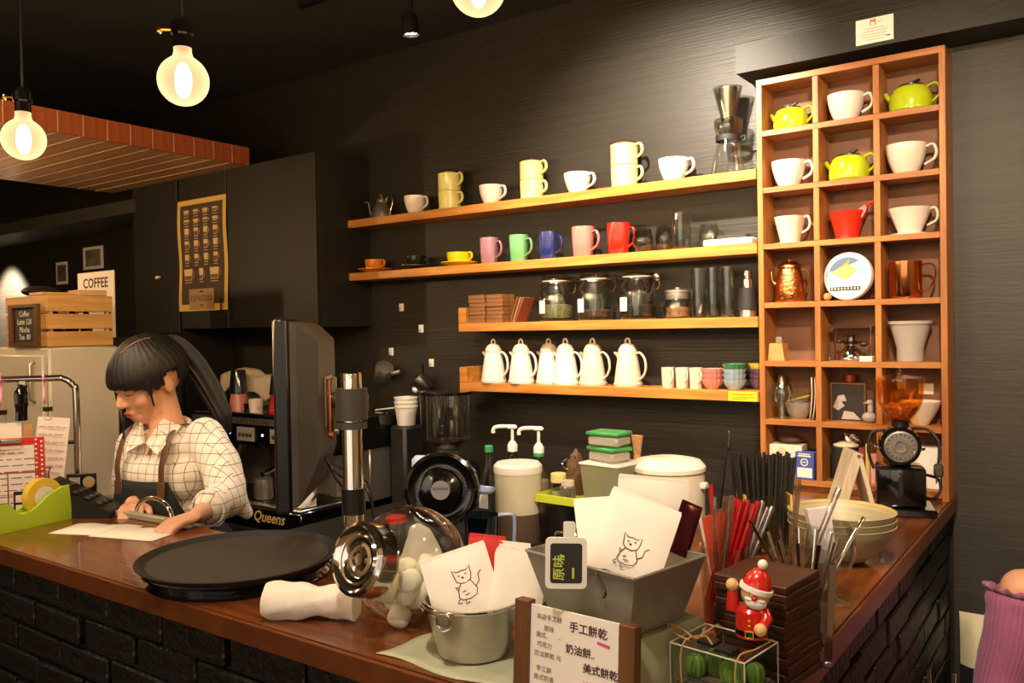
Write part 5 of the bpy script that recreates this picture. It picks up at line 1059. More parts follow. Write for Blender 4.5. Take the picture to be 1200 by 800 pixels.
# tipped glass jar with marshmallows
jr = thing('glass_jar', 'big round glass jar with a chrome lid, tipped on its side, full of marshmallows', 'jar', (-1.002, 1.078, 1.035+.1005))
jd = (-rr*.66+V((0, 0, .28))-fw*.82).normalized()             # the mouth points left and towards the room
MJ = align(jd)
RJ = .1005
pr = [(RJ*math.sin(q), -RJ*math.cos(q)) for q in [PI*i/20 for i in range(4, 16)]]
pr = [(0, -.088), (.05, -.088)]+[(r_, max(z_, -.088)) for r_, z_ in pr if z_ < .078]+[(.056, .084), (.053, .092), (.053, .104), (.0505, .104), (.051, .085)]
MB().lathe(pr, 44, MJ).build('jar_body', clear_glass, jr)
MB().lathe([(0, .118), (.010, .119), (.013, .123), (.019, .124), (.022, .120), (.028, .119), (.032, .123), (.039, .124), (.043, .120), (.047, .121), (.054, .127), (.0605, .124), (.062, .116), (.0605, .092), (.062, .088), (.0575, .087), (.0565, .112), (0, .112)], 52, MJ).build('chrome_lid', chrome, jr)
MB().lathe([(.0515, .1045), (.0555, .1045), (.0555, .109), (.0515, .109)], 40, MJ).build('seal', mat('pale_rubber'), jr)
mm = mat('marshmallow', '#f2ead4', .8, sub=.1)
mme = MB().lathe([(0, 0), (.014, .0), (.0185, .004), (.0195, .014), (.0185, .026), (.014, .030), (0, .030)], 18).mesh('marshmallow', mm, True, 60)
rg = random.Random(5); c0 = V((-1.002, 1.078, 1.1355)); placed = []
for zlim in (-.060, -.045, -.03, -.012, .008):
    for _ in range(1500):
        p = V((rg.uniform(-.085, .085), rg.uniform(-.085, .085), rg.uniform(-.085, zlim)))
        if p.length > RJ-.0225: continue
        q = MJ.inverted() @ p
        if q.z < -.066 or q.z > .058: continue
        if p.dot(rr) < (-.022 if p.z < -.03 else .0): continue
        if any((p-w_).length < .0325 for w_ in placed): continue
        placed.append(p)
for i, p in enumerate(sorted(placed, key=lambda v: v.z)):
    o = bpy.data.objects.new('marshmallow', mme); COL.objects.link(o); o.location = c0+p; o.rotation_euler = (rg.uniform(0, 3), rg.uniform(0, 3), 0)
    tag(o, 'white barrel-shaped marshmallow inside the tipped glass jar', 'marshmallow', 'marshmallows in the tipped jar')

o = crumple(.042, .020, .062, 9).build('tissue_liner', frosted('tissue', '#efe6da', .35, .8), None, tuple(c0+rr*.020+V((0, 0, .004))), YAW); tag(o, 'crumpled pale tissue paper inside the tipped marshmallow jar', 'tissue')
# green cloth and the round bucket
gc = mat('sage_cloth', '#b1b193', .95, 0, .1, 25, .12, 300)
pts = [(-.925, .935), (-.70, .945), (-.69, 1.06), (-.80, 1.14), (-.95, 1.09)]
nu, nv = 16, 12; vs = []
for j in range(nv+1):
    for i in range(nu+1):
        u_, v_ = i/nu, j/nv
        x = -.925+u_*.225+.035*(v_-.5)*(1-u_)+.006*math.sin(v_*9); y = .932+v_*.185-.03*u_*v_+.006*math.sin(u_*8)
        vs.append((x, y, .0015+.0022*(math.sin(u_*9+v_*4)+1)*(abs(u_-.45)*1.6)**2))
o = MB().add(vs, [(j*(nu+1)+i, j*(nu+1)+i+1, (j+1)*(nu+1)+i+1, (j+1)*(nu+1)+i) for j in range(nv) for i in range(nu)]).build('green_cloth', gc, None, (0, 0, 1.0352)); o.modifiers.new('t', 'SOLIDIFY').thickness = .0012; tag(o, 'sage green cloth spread under the round metal bucket', 'cloth')
bu = thing('metal_bucket', 'small round shiny metal bucket with white packets, on the green cloth', 'bucket', ct(-.815, 1.020, .0035), .3)
MB().lathe([(0, .002), (.052, 0), (.056, .003), (.060, .02), (.076, .082), (.079, .085), (.077, .088), (.074, .086), (.058, .02), (.053, .006), (0, .006)], 44).build('pail', steel, bu)
MB().tube([(.078*math.cos(q), .078*math.sin(q), .085) for q in [2*PI*i/40 for i in range(41)]], .0026, 6).build('rim', chrome, bu)
for q in (-1.75, 1.39):
    c_, s_ = math.cos(q), math.sin(q); Mq = T(.079*c_, .079*s_, .072) @ RZ(q)
    MB().lathe([(0, .006), (.010, .005), (.011, 0), (0, 0)], 14, Mq @ RY(PI/2)).tube(spline([(.004, -.012, -.006), (.008, 0, -.012), (.004, .012, -.006), (.006, .010, .010), (.006, -.010, .010), (.004, -.012, -.006)], 3), .0018, 6, Mq).build('lug', steel, bu)
MB().tube(spline([(.079*math.cos(q)*1.03, .079*math.sin(q)*1.03, .078+.0*q) for q in [1.39+(2*PI-3.14)*i/10 for i in range(11)]], 3), .0018, 6).build('bail', chrome, bu)

def frame_at(n, roll, up=(0, 0, 1)):
    "local X to the right, Y up, Z along n, then turned by roll in its own plane"
    return align(n, up) @ RZ(roll)
brown_ink = mat('brown_print', '#5a3626', .8)
def cat_print(parent, M, s):
    g = MB(); L_ = []
    L_.append([(-.012, .012), (-.014, .022), (-.007, .018), (0, .019), (.006, .018), (.012, .023), (.012, .012), (.010, .005), (.003, .001), (-.006, .002), (-.011, .006), (-.012, .012)])
    L_.append([(-.006, .002), (-.011, -.006), (-.013, -.016), (-.009, -.020), (.002, -.021), (.012, -.018), (.015, -.010), (.010, .0), (.008, .004)])
    L_.append([(.013, -.008), (.020, -.002), (.021, .008), (.026, .012)])
    L_.append([(-.006, -.010), (-.001, -.009)]); L_.append([(-.004, -.015), (.003, -.014)]); L_.append([(-.013, -.018), (-.017, -.022), (-.011, -.024)]); L_.append([(-.005, -.021), (-.006, -.026), (.0, -.025)]); L_.append([(-.007, .013), (-.004, .012)]); L_.append([(.003, .014), (.006, .013)]); L_.append([(-.010, -.003), (-.014, -.001), (-.012, -.006)])
    for l in L_: g.tube([(x, y, 0) for x, y in (spline([(p[0], p[1], 0) for p in l], 3) if False else l)], .00075, 5, M @ SC(s, s, .25/1) )
    g.ell((-.001, .009, 0), (.0019, .0017, .001), 8, M @ SC(s, s, .3), 0, 6)
    q = g.build('cat_drawing', brown_ink, parent); q['kind'] = 'stuff'
def packet(label, c, n, roll, w_, h_, m=packet_m, cat=False, group=None, cs=1.0, coff=(0, 0), name='packet'):
    o = thing(name, label, 'packet', c)
    M = frame_at(n, roll); nu, nv = 12, 12; vs = []; fs = []
    for s_ in (1, -1):
        for j in range(nv+1):
            for i in range(nu+1):
                u_, v_ = i/nu*2-1, j/nv*2-1; t = max(0, (1-u_**4)*(1-abs(v_)**3))
                vs.append(((i/nu-.5)*w_, (j/nv-.5)*h_, s_*(.0004+.0052*t*(1+.12*math.sin(u_*5+v_*3)))))
    k_ = (nu+1)*(nv+1)
    for q in (0, 1): fs += [(q*k_+j*(nu+1)+i, q*k_+j*(nu+1)+i+1, q*k_+(j+1)*(nu+1)+i+1, q*k_+(j+1)*(nu+1)+i) for j in range(nv) for i in range(nu)]
    MB().add(vs, fs, M).build('pouch', m, o)
    MB().box(w_*.98, .006, .0016, M @ T(0, h_*.5, 0), .0004).build('seal', m, o, smooth=False)
    if cat: cat_print(o, M @ T(coff[0], coff[1], .0060), cs)
    return o
tc_n = (-fw+V((0, 0, .25))).normalized()
Pb = V(ct(-.815, 1.02, 0))
packet('white packet with a small cat drawing, front one in the round bucket', Pb+V((-.012, -.008, .098)), (-fw+V((0, 0, .35))).normalized(), .30, .108, .125, cat=True, cs=1.12, coff=(.006, .010))
packet('plain white packet behind, leaning right in the round bucket', Pb+V((.056, .044, .102)), (-fw+rr*.25+V((0, 0, .4))).normalized(), -.30, .085, .115)
packet('plain white packet at the back of the round bucket, between the other two', Pb+V((.022, .050, .110)), (-fw+V((0, 0, .2))).normalized(), -.12, .08, .11)
packet('red packet sticking up at the back of the round bucket', Pb+V((-.004, .036, .125)), (-fw+V((0, 0, .2))).normalized(), -.12, .06, .10, mat('red_packet', '#c3211a', .45))
o = thing('cocoa_bag', 'small dark bag with a brown print between the two buckets', 'bag', ct(-.715, 1.115, .0004), .3); MB().bx(-.03, .03, -.02, .02, 0, .075, .01).build('bag', black_rub, o); MB().ell((0, -.0205, .045), (.016, .002, .022)).build('print', mat('bag_print', '#8a5a38', .6), o)
# cloth covered box and the rectangular bucket
cb_ = thing('covered_box', 'box covered with a grey-green cloth under the rectangular metal bucket', 'box', ct(-.588, 1.065, .0004), -.2)
g2 = mat('grey_green_cloth', '#8a8d74', .95, 0, .1, 20, .1, 300)
MB().bx(-.088, .088, -.078, .085, .0, .088).build('box', wood_dark, cb_, smooth=False)
vs = []; nu, nv = 30, 30
for j in range(nv+1):
    for i in range(nu+1):
        u_, v_ = (i/nu-.5)*.34, (j/nv-.5)*.34
        ex = max(0, abs(u_)-.092); ey = max(0, abs(v_)-.085); dr = max(ex, ey)
        x = math.copysign(min(abs(u_), .092+.010*min(1, ex*25)+.12*max(0, ex-.03)*abs(math.sin(v_*50))), u_); y = math.copysign(min(abs(v_), .088+.008*min(1, ey*25)), v_)
        vs.append((x, y, max(.002+.0*dr, .0905-min(dr, .075)+.001*math.sin(u_*60)*math.cos(v_*50))))
o = MB().add(vs, [(j*(nu+1)+i, j*(nu+1)+i+1, (j+1)*(nu+1)+i+1, (j+1)*(nu+1)+i) for j in range(nv) for i in range(nu)]).build('draped_cloth', g2, cb_); o.modifiers.new('t', 'SOLIDIFY').thickness = .0015
rb = thing('metal_planter', 'rectangular galvanised metal bucket with cat packets, on the cloth-covered box', 'bucket', ct(-.584, 1.060, .0925), -.21)
def rc_(w_, h_, z_): return [(-w_/2, -h_/2, z_), (w_/2, -h_/2, z_), (w_/2, h_/2, z_), (-w_/2, h_/2, z_)]
MB().loft([rc_(.150, .118, 0), rc_(.205, .158, .090), rc_(.202, .155, .090), rc_(.147, .115, .003)]).build('pail', galv, rb, smooth=False)
for (a_, b2) in ((0, 1), (1, 2), (2, 3), (3, 0)):
    q = rc_(.205, .158, .090); MB().tube([q[a_], q[b2]], .0022, 8).build('rim', galv, rb)
MB().tube(spline([(.035, -.079, .086), (.05, -.087, .080), (.06, -.088, .066), (.055, -.086, .058)], 4), .002, 6).build('handle', steel_dark, rb)
Pr = V(ct(-.584, 1.06, .0925))
packet('white packet with a brown cat drawing, front one in the rectangular bucket', Pr+V((.034, -.004, .118)), (-fw+V((0, 0, .55))).normalized(), -.42, .105, .115, cat=True, cs=1.0, coff=(.0, -.022))
packet('white packet with a small dark mark, back right in the rectangular bucket', Pr+V((.036, .050, .142)), (-fw+V((0, 0, .25))).normalized(), -.12, .105, .10)
packet('plain white packet lying low, back left in the rectangular bucket', Pr+V((-.028, .040, .108)), (-fw+V((0, 0, .7))).normalized(), .05, .10, .11)
o = packet('dark red shiny packet behind the cat packets, right end of the rectangular bucket', Pr+V((.080, .066, .120)), (-fw+rr*.3+V((0, 0, .2))).normalized(), -.45, .035, .075, mat('dark_red_foil', '#4a1218', .2, .5))
# chalk label clipped to the bucket rim
ch = thing('chalk_tag', 'small white-framed chalk label with green writing, clipped to the rectangular bucket', 'label', (-.598, .951, 1.227)); MC = frame_at((-fw+V((0, 0, .05))).normalized(), -.03)
sg = .5
def rrect(w_, h_, r_, n=5): return [(sx*(w_/2-r_)+r_*math.cos(a0+PI/2*i/n), sy*(h_/2-r_)+r_*math.sin(a0+PI/2*i/n)) for sx, sy, a0 in ((1, 1, 0), (-1, 1, PI/2), (-1, -1, PI), (1, -1, 3*PI/2)) for i in range(n+1)]
MB().prism(rrect(.056, .068, .007), -.003, .002, MC).build('frame', white_pl, ch); MB().prism(rrect(.043, .053, .004), .002, .0024, MC).build('slate', mat('slate'), ch)
text('chalk_writing', '原味', .017, mat('green_chalk', '#b9c25a', .8), ch, MC @ T(-.009, -.006, .0026) @ RZ(PI/2), bold=.0002)
MB().prism([(.008, -.020), (.011, -.020), (.011, -.006), (.008, -.006)], .0024, .0027, MC).prism([(-.008, .012), (-.002, .010), (-.003, .007), (-.009, .009)], .0024, .0027, MC).build('chalk_strokes', mat('green_chalk'), ch, smooth=False)['kind'] = 'stuff'
MB().prism(rrect(.016, .022, .003), -.0025, .0015, MC @ T(.004, .044, 0)).tube([(.005, .034, -.003), (.004, .02, -.012), (.0, .0, -.014)], .002, 6, MC).build('clip', white_pl, ch)
# framed hand-written menu
hm = thing('menu_sign', 'hand-written white menu sheet between two wooden posts at the bar front', 'sign', ct(-.585, .949, .0005), -.02)
Mt = RX(-.10)
MB().bx(-.078, .070, -.002, .002, 0, .123).build('menu_sheet', mat('menu_white', '#efe6da', .6), hm, smooth=False)
hm.rotation_euler = (-.07, 0, -.03)
MB().bx(-.100, -.076, -.009, .009, 0, .128, .001).build('left_post', wood_frame, hm, smooth=False)
MB().bx(.068, .092, -.009, .009, 0, .125, .001).build('right_post', wood_frame, hm, smooth=False)
W1 = T(0, -.0024, 0) @ RX(PI/2)
gi = mat('grey_ink', '#8d8078', .8); di = mat('menu_ink', '#4a2f2c', .8); pk = mat('pink_ink', '#d9458f', .7); ri = mat('pale_red_ink')
text('heading', '手工餅乾', .0150, di, hm, W1 @ T(.018, .104, 0), bold=.0002)
text('heading', '奶油餅..', .0135, di, hm, W1 @ T(.006, .074, 0), bold=.0002)
text('heading', '美式餅乾', .0135, di, hm, W1 @ T(.038, .054, 0), bold=.0002)
for i, (s_, y_, x_) in enumerate((('本店手工餅', .109, -.045), ('原味', .094, -.045), ('美式..', .084, -.056), ('巧克力', .071, -.052), ('奶油餅乾 元', .058, -.046), ('手工餅', .038, -.052), ('美式奶茶', .026, -.052), ('咖啡 元', .012, -.052))): text('small_writing', s_, .0085, gi, hm, W1 @ T(x_, y_, 0))
text('price', '100', .0105, ri, hm, W1 @ T(.018, .034, 0)); text('price', '50', .0105, di, hm, W1 @ T(.012, .014, 0))
MB().prism([(.032, .0905), (.052, .088), (.052, .092), (.033, .094)], 0, .0003, W1).build('pink_underline', pk, hm, smooth=False); MB().prism([(-.022, .088), (-.030, .084), (-.022, .083), (-.028, .0845)], 0, .0003, W1).build('red_arrow', ri, hm, smooth=False)

# stack of wooden coasters
cst = MB().box(.112, .112, .0105, T(0, 0, .00525), .0012).mesh('square_coaster', wood_dark, False)
for i in range(13):
    o = bpy.data.objects.new('square_coaster', cst); COL.objects.link(o); o.location = (-.413+R.uniform(-.002, .002), 1.212+R.uniform(-.002, .002), 1.0352+i*.0111); o.rotation_euler = (0, 0, -.15+R.uniform(-.03, .03))
    tag(o, 'square dark wooden coaster, %s in the tall stack on the bar' % (['lowest', 'second from below', 'third from below', 'fourth from below', 'fifth from below', 'sixth from below', 'seventh and middle', 'sixth from the top', 'fifth from the top', 'fourth from the top', 'third from the top', 'second from the top', 'topmost'][i]), 'coaster', 'dark coasters stacked on the bar')
# cactus terrarium with the Santa figure
te = thing('cactus_terrarium', 'clear box of small cacti tied with twine, in front of the coaster stack', 'terrarium', ct(-.428, 1.078, .0004), -.13)
MB().bx(-.057, .057, -.05, .05, 0, .022, .002).build('wooden_base', wood_pine, te, smooth=False)
MB().loft([rc_(.110, .094, .0222), rc_(.110, .094, .078), rc_(.110, .094, .0785)]).build('clear_cover', clear_glass, te, smooth=False)
MB().bx(-.052, .052, -.044, .044, .0222, .028).build('soil', mat('gravel', '#6d6152', .9, 0, .5, 120, .8, 150), te, smooth=False)
cac = mat('cactus_green', '#6f9a3a', .6, 0, .35, 60); spn = mat('cactus_rib', '#c9d08a', .7)
for x, y, r_, h_ in ((-.036, -.012, .013, .030), (-.016, .010, .015, .036), (.020, -.012, .016, .038), (.038, .015, .012, .028)):
    rg_ = [[(r_*s_*(1+.10*math.cos(10*q))*math.cos(q), r_*s_*(1+.10*math.cos(10*q))*math.sin(q), z_*h_) for q in [2*PI*i/40 for i in range(40)]] for s_, z_ in ((.7, 0), (.95, .2), (1, .5), (.9, .75), (.6, .93), (.15, 1))]
    MB().loft(rg_).build('cactus', cac, te, (x, y, .0282))
for a_, b2 in ((0, 1), (1, 2), (2, 3), (3, 0)):
    q = rc_(.110, .094, .0785); MB().tube([q[a_], q[b2]], .0011, 6).tube([q[a_], (q[a_][0], q[a_][1], .0225)], .0009, 6).build('cover_edge', mat('clear_edge', '#cfc6b8', .2), te)['kind'] = 'stuff'
tw_ = mat('twine', '#b08a58', .9)
MB().tube(spline([(-.035, -.0485, .0), (-.035, -.0495, .079), (-.033, 0, .0805), (-.03, .049, .079), (-.03, .05, .0)], 4), .0013, 5).tube(spline([(.045, -.0485, .0), (.045, -.0495, .079), (.047, 0, .0805), (.047, .049, .079)], 4), .0013, 5).tube(spline([(-.033, -.03, .081), (-.06, -.03, .086), (-.075, -.02, .092), (-.055, -.015, .088), (-.033, -.02, .082), (-.015, -.022, .09), (.0, -.03, .084)], 4), .0013, 5).build('twine', tw_, te)['kind'] = 'stuff'
for x in (-.012, .02): o = MB().box(.026, .022, .006, T(0, 0, .003), .001).build('black_tile', black_pl, te, (x, -.028 if x > 0 else -.018, .079), smooth=False)
sa = thing('santa_figure', 'small wooden Santa figure in red with a raised arm, standing on the terrarium', 'figurine', ct(-.399, 1.106, .0860), .25)
sred = mat('santa_red', '#c8231a', .25, coat=.4); swh = mat('santa_white', '#efe7dc', .4); sskin = mat('santa_skin', '#dcae74', .35, coat=.3); sgold = mat('santa_gold', '#d8a52f', .35, .4)
MB().lathe([(0, 0), (.021, 0), (.0215, .002), (.0215, .036), (.018, .040), (0, .040)], 24).build('body', sred, sa)
MB().lathe([(.0219, .004), (.0222, .004), (.0222, .011), (.0219, .011)], 24).build('belt', black_sh, sa)
MB().tube([(-.006, -.0225, .003), (-.006, -.0228, .012), (.004, -.0225, .012), (.004, -.0225, .003), (-.006, -.0225, .003)], .001, 5).ell((-.001, -.0215, .019), (.002, .0015, .002)).ell((-.001, -.021, .026), (.002, .0015, .002)).build('buckle', sgold, sa)['kind'] = 'stuff'
hd = MB().ell((0, 0, 0), (.0195, .0185, .019), 24).build('head', sskin, sa, (.006, -.002, .058), (0, .12, 0))
MB().ell((0, -.019, -.001), (.0042, .004, .0042), 12).build('nose', sred, hd)
MB().ell((.002, -.010, -.009), (.0145, .0105, .009), 18).ell((-.006, -.0155, -.004), (.007, .004, .003), 12).ell((.008, -.0155, -.004), (.007, .004, .003), 12).build('beard', swh, hd)['kind'] = 'stuff'
MB().ell((-.007, -.0172, .0055), (.0014, .001, .002), 8).ell((.007, -.0172, .0055), (.0014, .001, .002), 8).build('eyes', black_sh, hd)['kind'] = 'stuff'
ht = MB().lathe([(0, 0), (.0198, 0), (.0195, .008), (.016, .018), (.010, .026), (.004, .030), (0, .031)], 24).build('hat', sred, hd, (0, 0, .006), (-.05, .15, 0))
MB().lathe([(.0185, -.004), (.0225, -.003), (.0225, .003), (.0190, .004)], 26).build('hat_brim', swh, hd, (0, 0, .0075), (-.05, .15, 0)); MB().ell((0, 0, 0), (.0068, .0068, .0068), 14).build('pompom', swh, hd, (.005, -.001, .0415))
MB().lathe([(0, 0), (.0085, 0), (.0085, .008), (.0065, .026), (0, .026)], 18).build('raised_arm', sred, sa, (-.0245, -.004, .034)); MB().ell((0, 0, 0), (.0088, .0088, .0088), 16).build('hand', sskin, sa, (-.0245, -.004, .068))
MB().tube([(.017, -.006, .036), (.0215, -.012, .028), (.016, -.022, .020)], [.008, .0078, .007], 10).build('lowered_arm', sred, sa); MB().ell((0, 0, 0), (.0088, .0088, .0088), 16).build('hand', sskin, sa, (.014, -.0275, .018))

# glasses with straws, spoons and paper
sgx, sgy = -.522, 1.318
tumbler('tall clear glass that holds the red and clear straws, left of the coaster stack', ct(sgx, sgy, .0004), .032, .039, .145)
stm = MB().lathe([(.0034, 0), (.0040, 0), (.0040, .215), (.0034, .215)], 10)
st_red = stm.mesh('straw', red_clear); st_clr = stm.mesh('straw', glass('clear_straw', '#e8ddd8', .9, .05, .25))
rg = random.Random(21)
def straw(me, bx_, by_, z0, lean_r, lean_u, label, group, name='straw', sc=1):
    d = (rr*lean_r+fw*lean_u+V((0, 0, 1))).normalized()
    o = bpy.data.objects.new(name, me); COL.objects.link(o); o.matrix_world = T(bx_, by_, z0) @ align(d) @ SC(1, 1, sc); tag(o, label, 'straw', group)
for i in range(9):
    bx_ = sgx-.008+rg.uniform(-.010, .008); straw(st_red, bx_-.004, sgy+rg.uniform(-.012, .012), 1.043, .20+.032*i*.6, rg.uniform(-.02, .08), 'translucent red straw leaning to the right in the tall glass', 'red straws in the tall glass')
for i in range(9):
    bx_ = sgx+rg.uniform(-.014, .006); straw(st_clr, bx_, sgy+rg.uniform(-.012, .012), 1.043, [.0, .06, .10, .16, .22, .30, .42, .46, .12][i], rg.uniform(-.06, .1), 'clear straw in the tall glass among the red ones', 'clear straws in the tall glass')
straw(st_red, sgx-.010, sgy+.01, 1.043, -.03, .12, 'single red straw standing upright against the orange card', 'upright red straw', sc=1.08)
o = thing('orange_card', 'orange-red card standing behind the straws in the tall glass', 'card', (sgx-.012, sgy+.026, 1.085)); MB().loft([[(-.012, 0, 0), (.012, 0, 0), (.012, .0012, 0), (-.012, .0012, 0)], [(-.034, .0, .135), (.030, .0, .148), (.030, .0012, .148), (-.034, .0012, .135)]], RZ(YAW)).build('card', mat('orange_card', '#d04a24', .55), o, smooth=False); MB().loft([[(-.013, .002, 0), (-.009, .002, 0), (-.009, .003, 0), (-.013, .003, 0)], [(-.038, .002, .13), (-.032, .002, .135), (-.032, .003, .135), (-.038, .003, .13)]], RZ(YAW)).build('white_back', paper, o, smooth=False)
# foil wrapped candy beside it
o = crumple(.02, .014, .09, 5).build('foil_wrapper', mat('red_foil', '#b5161c', .18, .7), None, ct(sgx-.012, sgy-.004, .009)); tag(o, 'crumpled red foil wrapper pushed down in the tall straw glass', 'wrapper')
# black straws
bsx, bsy = -.636, 1.845
o = thing('straw_jar', 'square clear jar with a bamboo-coloured edge that holds the black straws', 'jar', ct(bsx, bsy, .0004), YAW); MB().loft([rc_(.10, .08, 0), rc_(.10, .08, .13)], None, 0, False).build('jar', tint_glass, o, smooth=False); MB().bx(-.05, .05, -.04, .04, 0, .003).build('bottom', tint_glass, o, smooth=False)
for sx in (-1, 1): MB().bx(.0502*sx-.002, .0502*sx+.002, -.042, .042, 0, .132).build('edge_strip', bamboo, o, smooth=False)
bst = MB().lathe([(.0030, 0), (.0036, 0), (.0036, .205), (.0030, .205)], 8).mesh('black_straw', black_rub)
for i in range(46):
    u_ = (i % 10-4.5)*.0094+rg.uniform(-.002, .002); v_ = (i//10-2)*.013+rg.uniform(-.003, .003)
    p = V((bsx, bsy, 1.040+rg.uniform(0, .012)))+rr*u_+fw.cross(V((0, 0, 1)))*0+V((-math.sin(YAW), math.cos(YAW), 0))*v_
    o = bpy.data.objects.new('black_straw', bst); COL.objects.link(o); o.matrix_world = T(*p) @ align((rr*(u_*2.0+rg.uniform(-.02, .02))+V((0, 0, 1))+fw*rg.uniform(-.03, .03)).normalized())
    tag(o, 'black straw in the dense bundle behind the spoons', 'straw', 'black straws in the square jar')
# spoon glass
spx, spy = -.412, 1.385
o = thing('spoon_glass', 'wide clear glass full of steel spoons behind the coaster stack', 'glass', ct(spx, spy, .0004)); MB().lathe([(0, .003), (.04, 0), (.044, .004), (.048, .05), (.054, .13), (.0515, .13), (.0455, .05), (.041, .008), (0, .007)], 32).build('body', clear_glass, o); o.name = 'spoon_glass'
spm = MB().tube([(0, 0, 0), (0, 0, .02)], [(.001, .001), (.011, .002)], 8).tube([(0, 0, .02), (0, 0, .034), (0, 0, .046), (0, 0, .10), (0, 0, .155)], [(.011, .002), (.009, .002), (.003, .0015), (.0026, .0013), (.0042, .0014)], 8).mesh('spoon', chrome)
for i in range(11):
    a_ = 2*PI*i/11+.3; o = bpy.data.objects.new('spoon', spm); COL.objects.link(o); d = V((.30*math.cos(a_), .30*math.sin(a_), 1)).normalized()
    o.matrix_world = T(spx+.012*math.cos(a_), spy+.012*math.sin(a_), 1.047) @ align(d) @ RZ(rg.uniform(0, 3)); tag(o, 'steel spoon standing handle-up in the wide glass', 'spoon', 'spoons in the wide glass')
for lr, lu, l in ((-.55, -.1, 'long steel stirrer leaning far left out of the wide spoon glass'), (.62, .1, 'steel stirrer leaning right out of the wide spoon glass')):
    o = MB().tube([(0, 0, 0), (0, 0, .20)], [(.0032, .0014)]*2, 8).build('stirrer', chrome); o.matrix_world = T(spx-.0*lr, spy+.01, 1.05) @ align((rr*lr+fw*lu+V((0, 0, 1))).normalized()); tag(o, l, 'stirrer')
for lr, x_, l in ((.42, -.03, 'clear wide straw leaning right between the black straws and the spoon glass'), (.10, -.015, 'grey upright wide straw between the red straws and the spoon glass')):
    o = MB().lathe([(.0045, 0), (.0052, 0), (.0052, .24), (.0045, .24)], 12).build('wide_straw', glass('clear_straw')); o.matrix_world = T(sgx+.065+x_*0, sgy+.12, 1.038) @ align((rr*lr+V((0, 0, 1))).normalized()); tag(o, l, 'straw')
tg = thing('tongs', 'flat clear acrylic tongs leaning on the right corner of the coaster stack', 'tongs', ct(-.337, 1.262, .0004), YAW); MB().box(.011, .0035, .155, T(0, 0, .0775) @ RY(.06), .001).build('blade', glass('clear_acrylic', '#cfc8d2', .85, .05, .3), tg, smooth=False); MB().box(.012, .006, .01, T(-.004, 0, .006), .002).build('tip', steel, tg)
# brandy glass with paper napkins
goblet('brandy glass on a short stem holding folded paper, between the bowls and coasters', ct(-.418, 1.565, .0004), 1.28, name='brandy_glass')
o = thing('folded_paper', 'folded white waxed paper sheets standing in the brandy glass', 'paper', ct(-.425, 1.566, .056), YAW)
MB().loft([[(-.010, -.006, 0), (.018, -.006, 0), (.018, .006, 0), (-.010, .006, 0)], [(-.020, -.012, .04), (.016, -.010, .04), (.016, .010, .04), (-.020, .012, .04)], [(-.036, -.008, .115), (.006, -.010, .118), (.006, .006, .118), (-.036, .008, .112)]]).build('sheet', mat('waxed_paper', '#cfc3c4', .6), o, ang=20)
# bowl stack
bx0, by0 = -.470, 1.855
for i in range(3):
    o = thing('wooden_bowl', ['pale bamboo bowl, lowest of the stack of three', 'pale bamboo bowl, middle of the stack of three', 'pale bamboo bowl with the yellow inside showing, top of the stack of three'][i], 'bowl', ct(bx0, by0, .0004+.0135*i), .3*i, 'bamboo bowls on the bar')
    prf = [(0, 0), (.034, 0), (.05, .006), (.075, .025), (.098, .055), (.110, .082)]
    MB().lathe(prf+[(.107, .0825)]+[(max(0, r_-.0032), z_+.0035) for r_, z_ in reversed(prf[1:-1])]+[(0, .0038)], 48).build('bowl', mat('bamboo_outside', '#a59a77', .45, col2='#94896a', scale=3, stretch=(1, 1, 40)), o)
    MB().lathe([(.1062, .0815), (.0965, .0585), (.073, .0288), (.049, .0098), (.03, .0042), (0, .0041)], 48).build('lacquer_inside', bamboo, o)
# coffee grinder with the amber hopper
gx, gy = -.448, 2.405
gr = thing('coffee_grinder', 'black electric coffee grinder with an amber hopper, in front of the pigeonholes', 'grinder', ct(gx, gy, .0004), .28)
MB().box(.145, .13, .022, T(0, 0, .011), .004).build('base', black_sh, gr)
MB().box(.118, .105, .105, T(-.010, .0, .0745), .008, 0, 2).build('motor_box', black_sh, gr)
MB().box(.012, .004, .06, T(-.012, -.0535, .085), .002).tube([(-.012, -.054, .105), (-.012, -.066, .103)], .004, 8).build('catch', steel_dark, gr)
MB().box(.05, .06, .02, T(-.01, 0, .137), .004).build('neck', black_pl, gr)
MH = T(-.012, -.01, .183) @ RX(PI/2)
MB().lathe([(0, -.05), (.034, -.05), (.045, -.044), (.050, -.02), (.052, .02), (.050, .040), (.046, .044), (0, .044)], 36, MH).build('grinding_head', black_sh, gr)
MB().lathe([(0, .0455), (.012, .046), (.014, .050), (.018, .050), (.020, .047), (.034, .047), (.036, .049), (.040, .048), (.041, .0445)], 36, MH).build('silver_dial', mat('dial_silver', '#b9b4ae', .3, .9, .2, 60), gr)
for i in range(18): pass
g = MB()
for i in range(18): g.box(.0022, .006, .001, MH @ RZ(2*PI*i/18) @ T(0, .031, .0478))
g.build('dial_marks', ink, gr, smooth=False)['kind'] = 'stuff'
for sx in (-1, 1): MB().lathe([(0, .01), (.007, .009), (.009, 0), (0, 0)], 14, T(-.012+.052*sx, -.025, .178) @ RY(PI/2*sx)).build('screw_knob', chrome, gr)
MB().lathe([(.020, .225), (.022, .225), (.022, .245), (.0, .245)], 24, T(-.008, 0, 0)).build('hopper_collar', black_pl, gr)
MB().lathe([(.020, .243), (.028, .247), (.046, .272), (.056, .298), (.060, .352), (.0575, .352), (.0535, .299), (.044, .274), (.026, .249), (.018, .245)], 36, T(-.008, 0, 0)).build('hopper', amber_glass, gr)
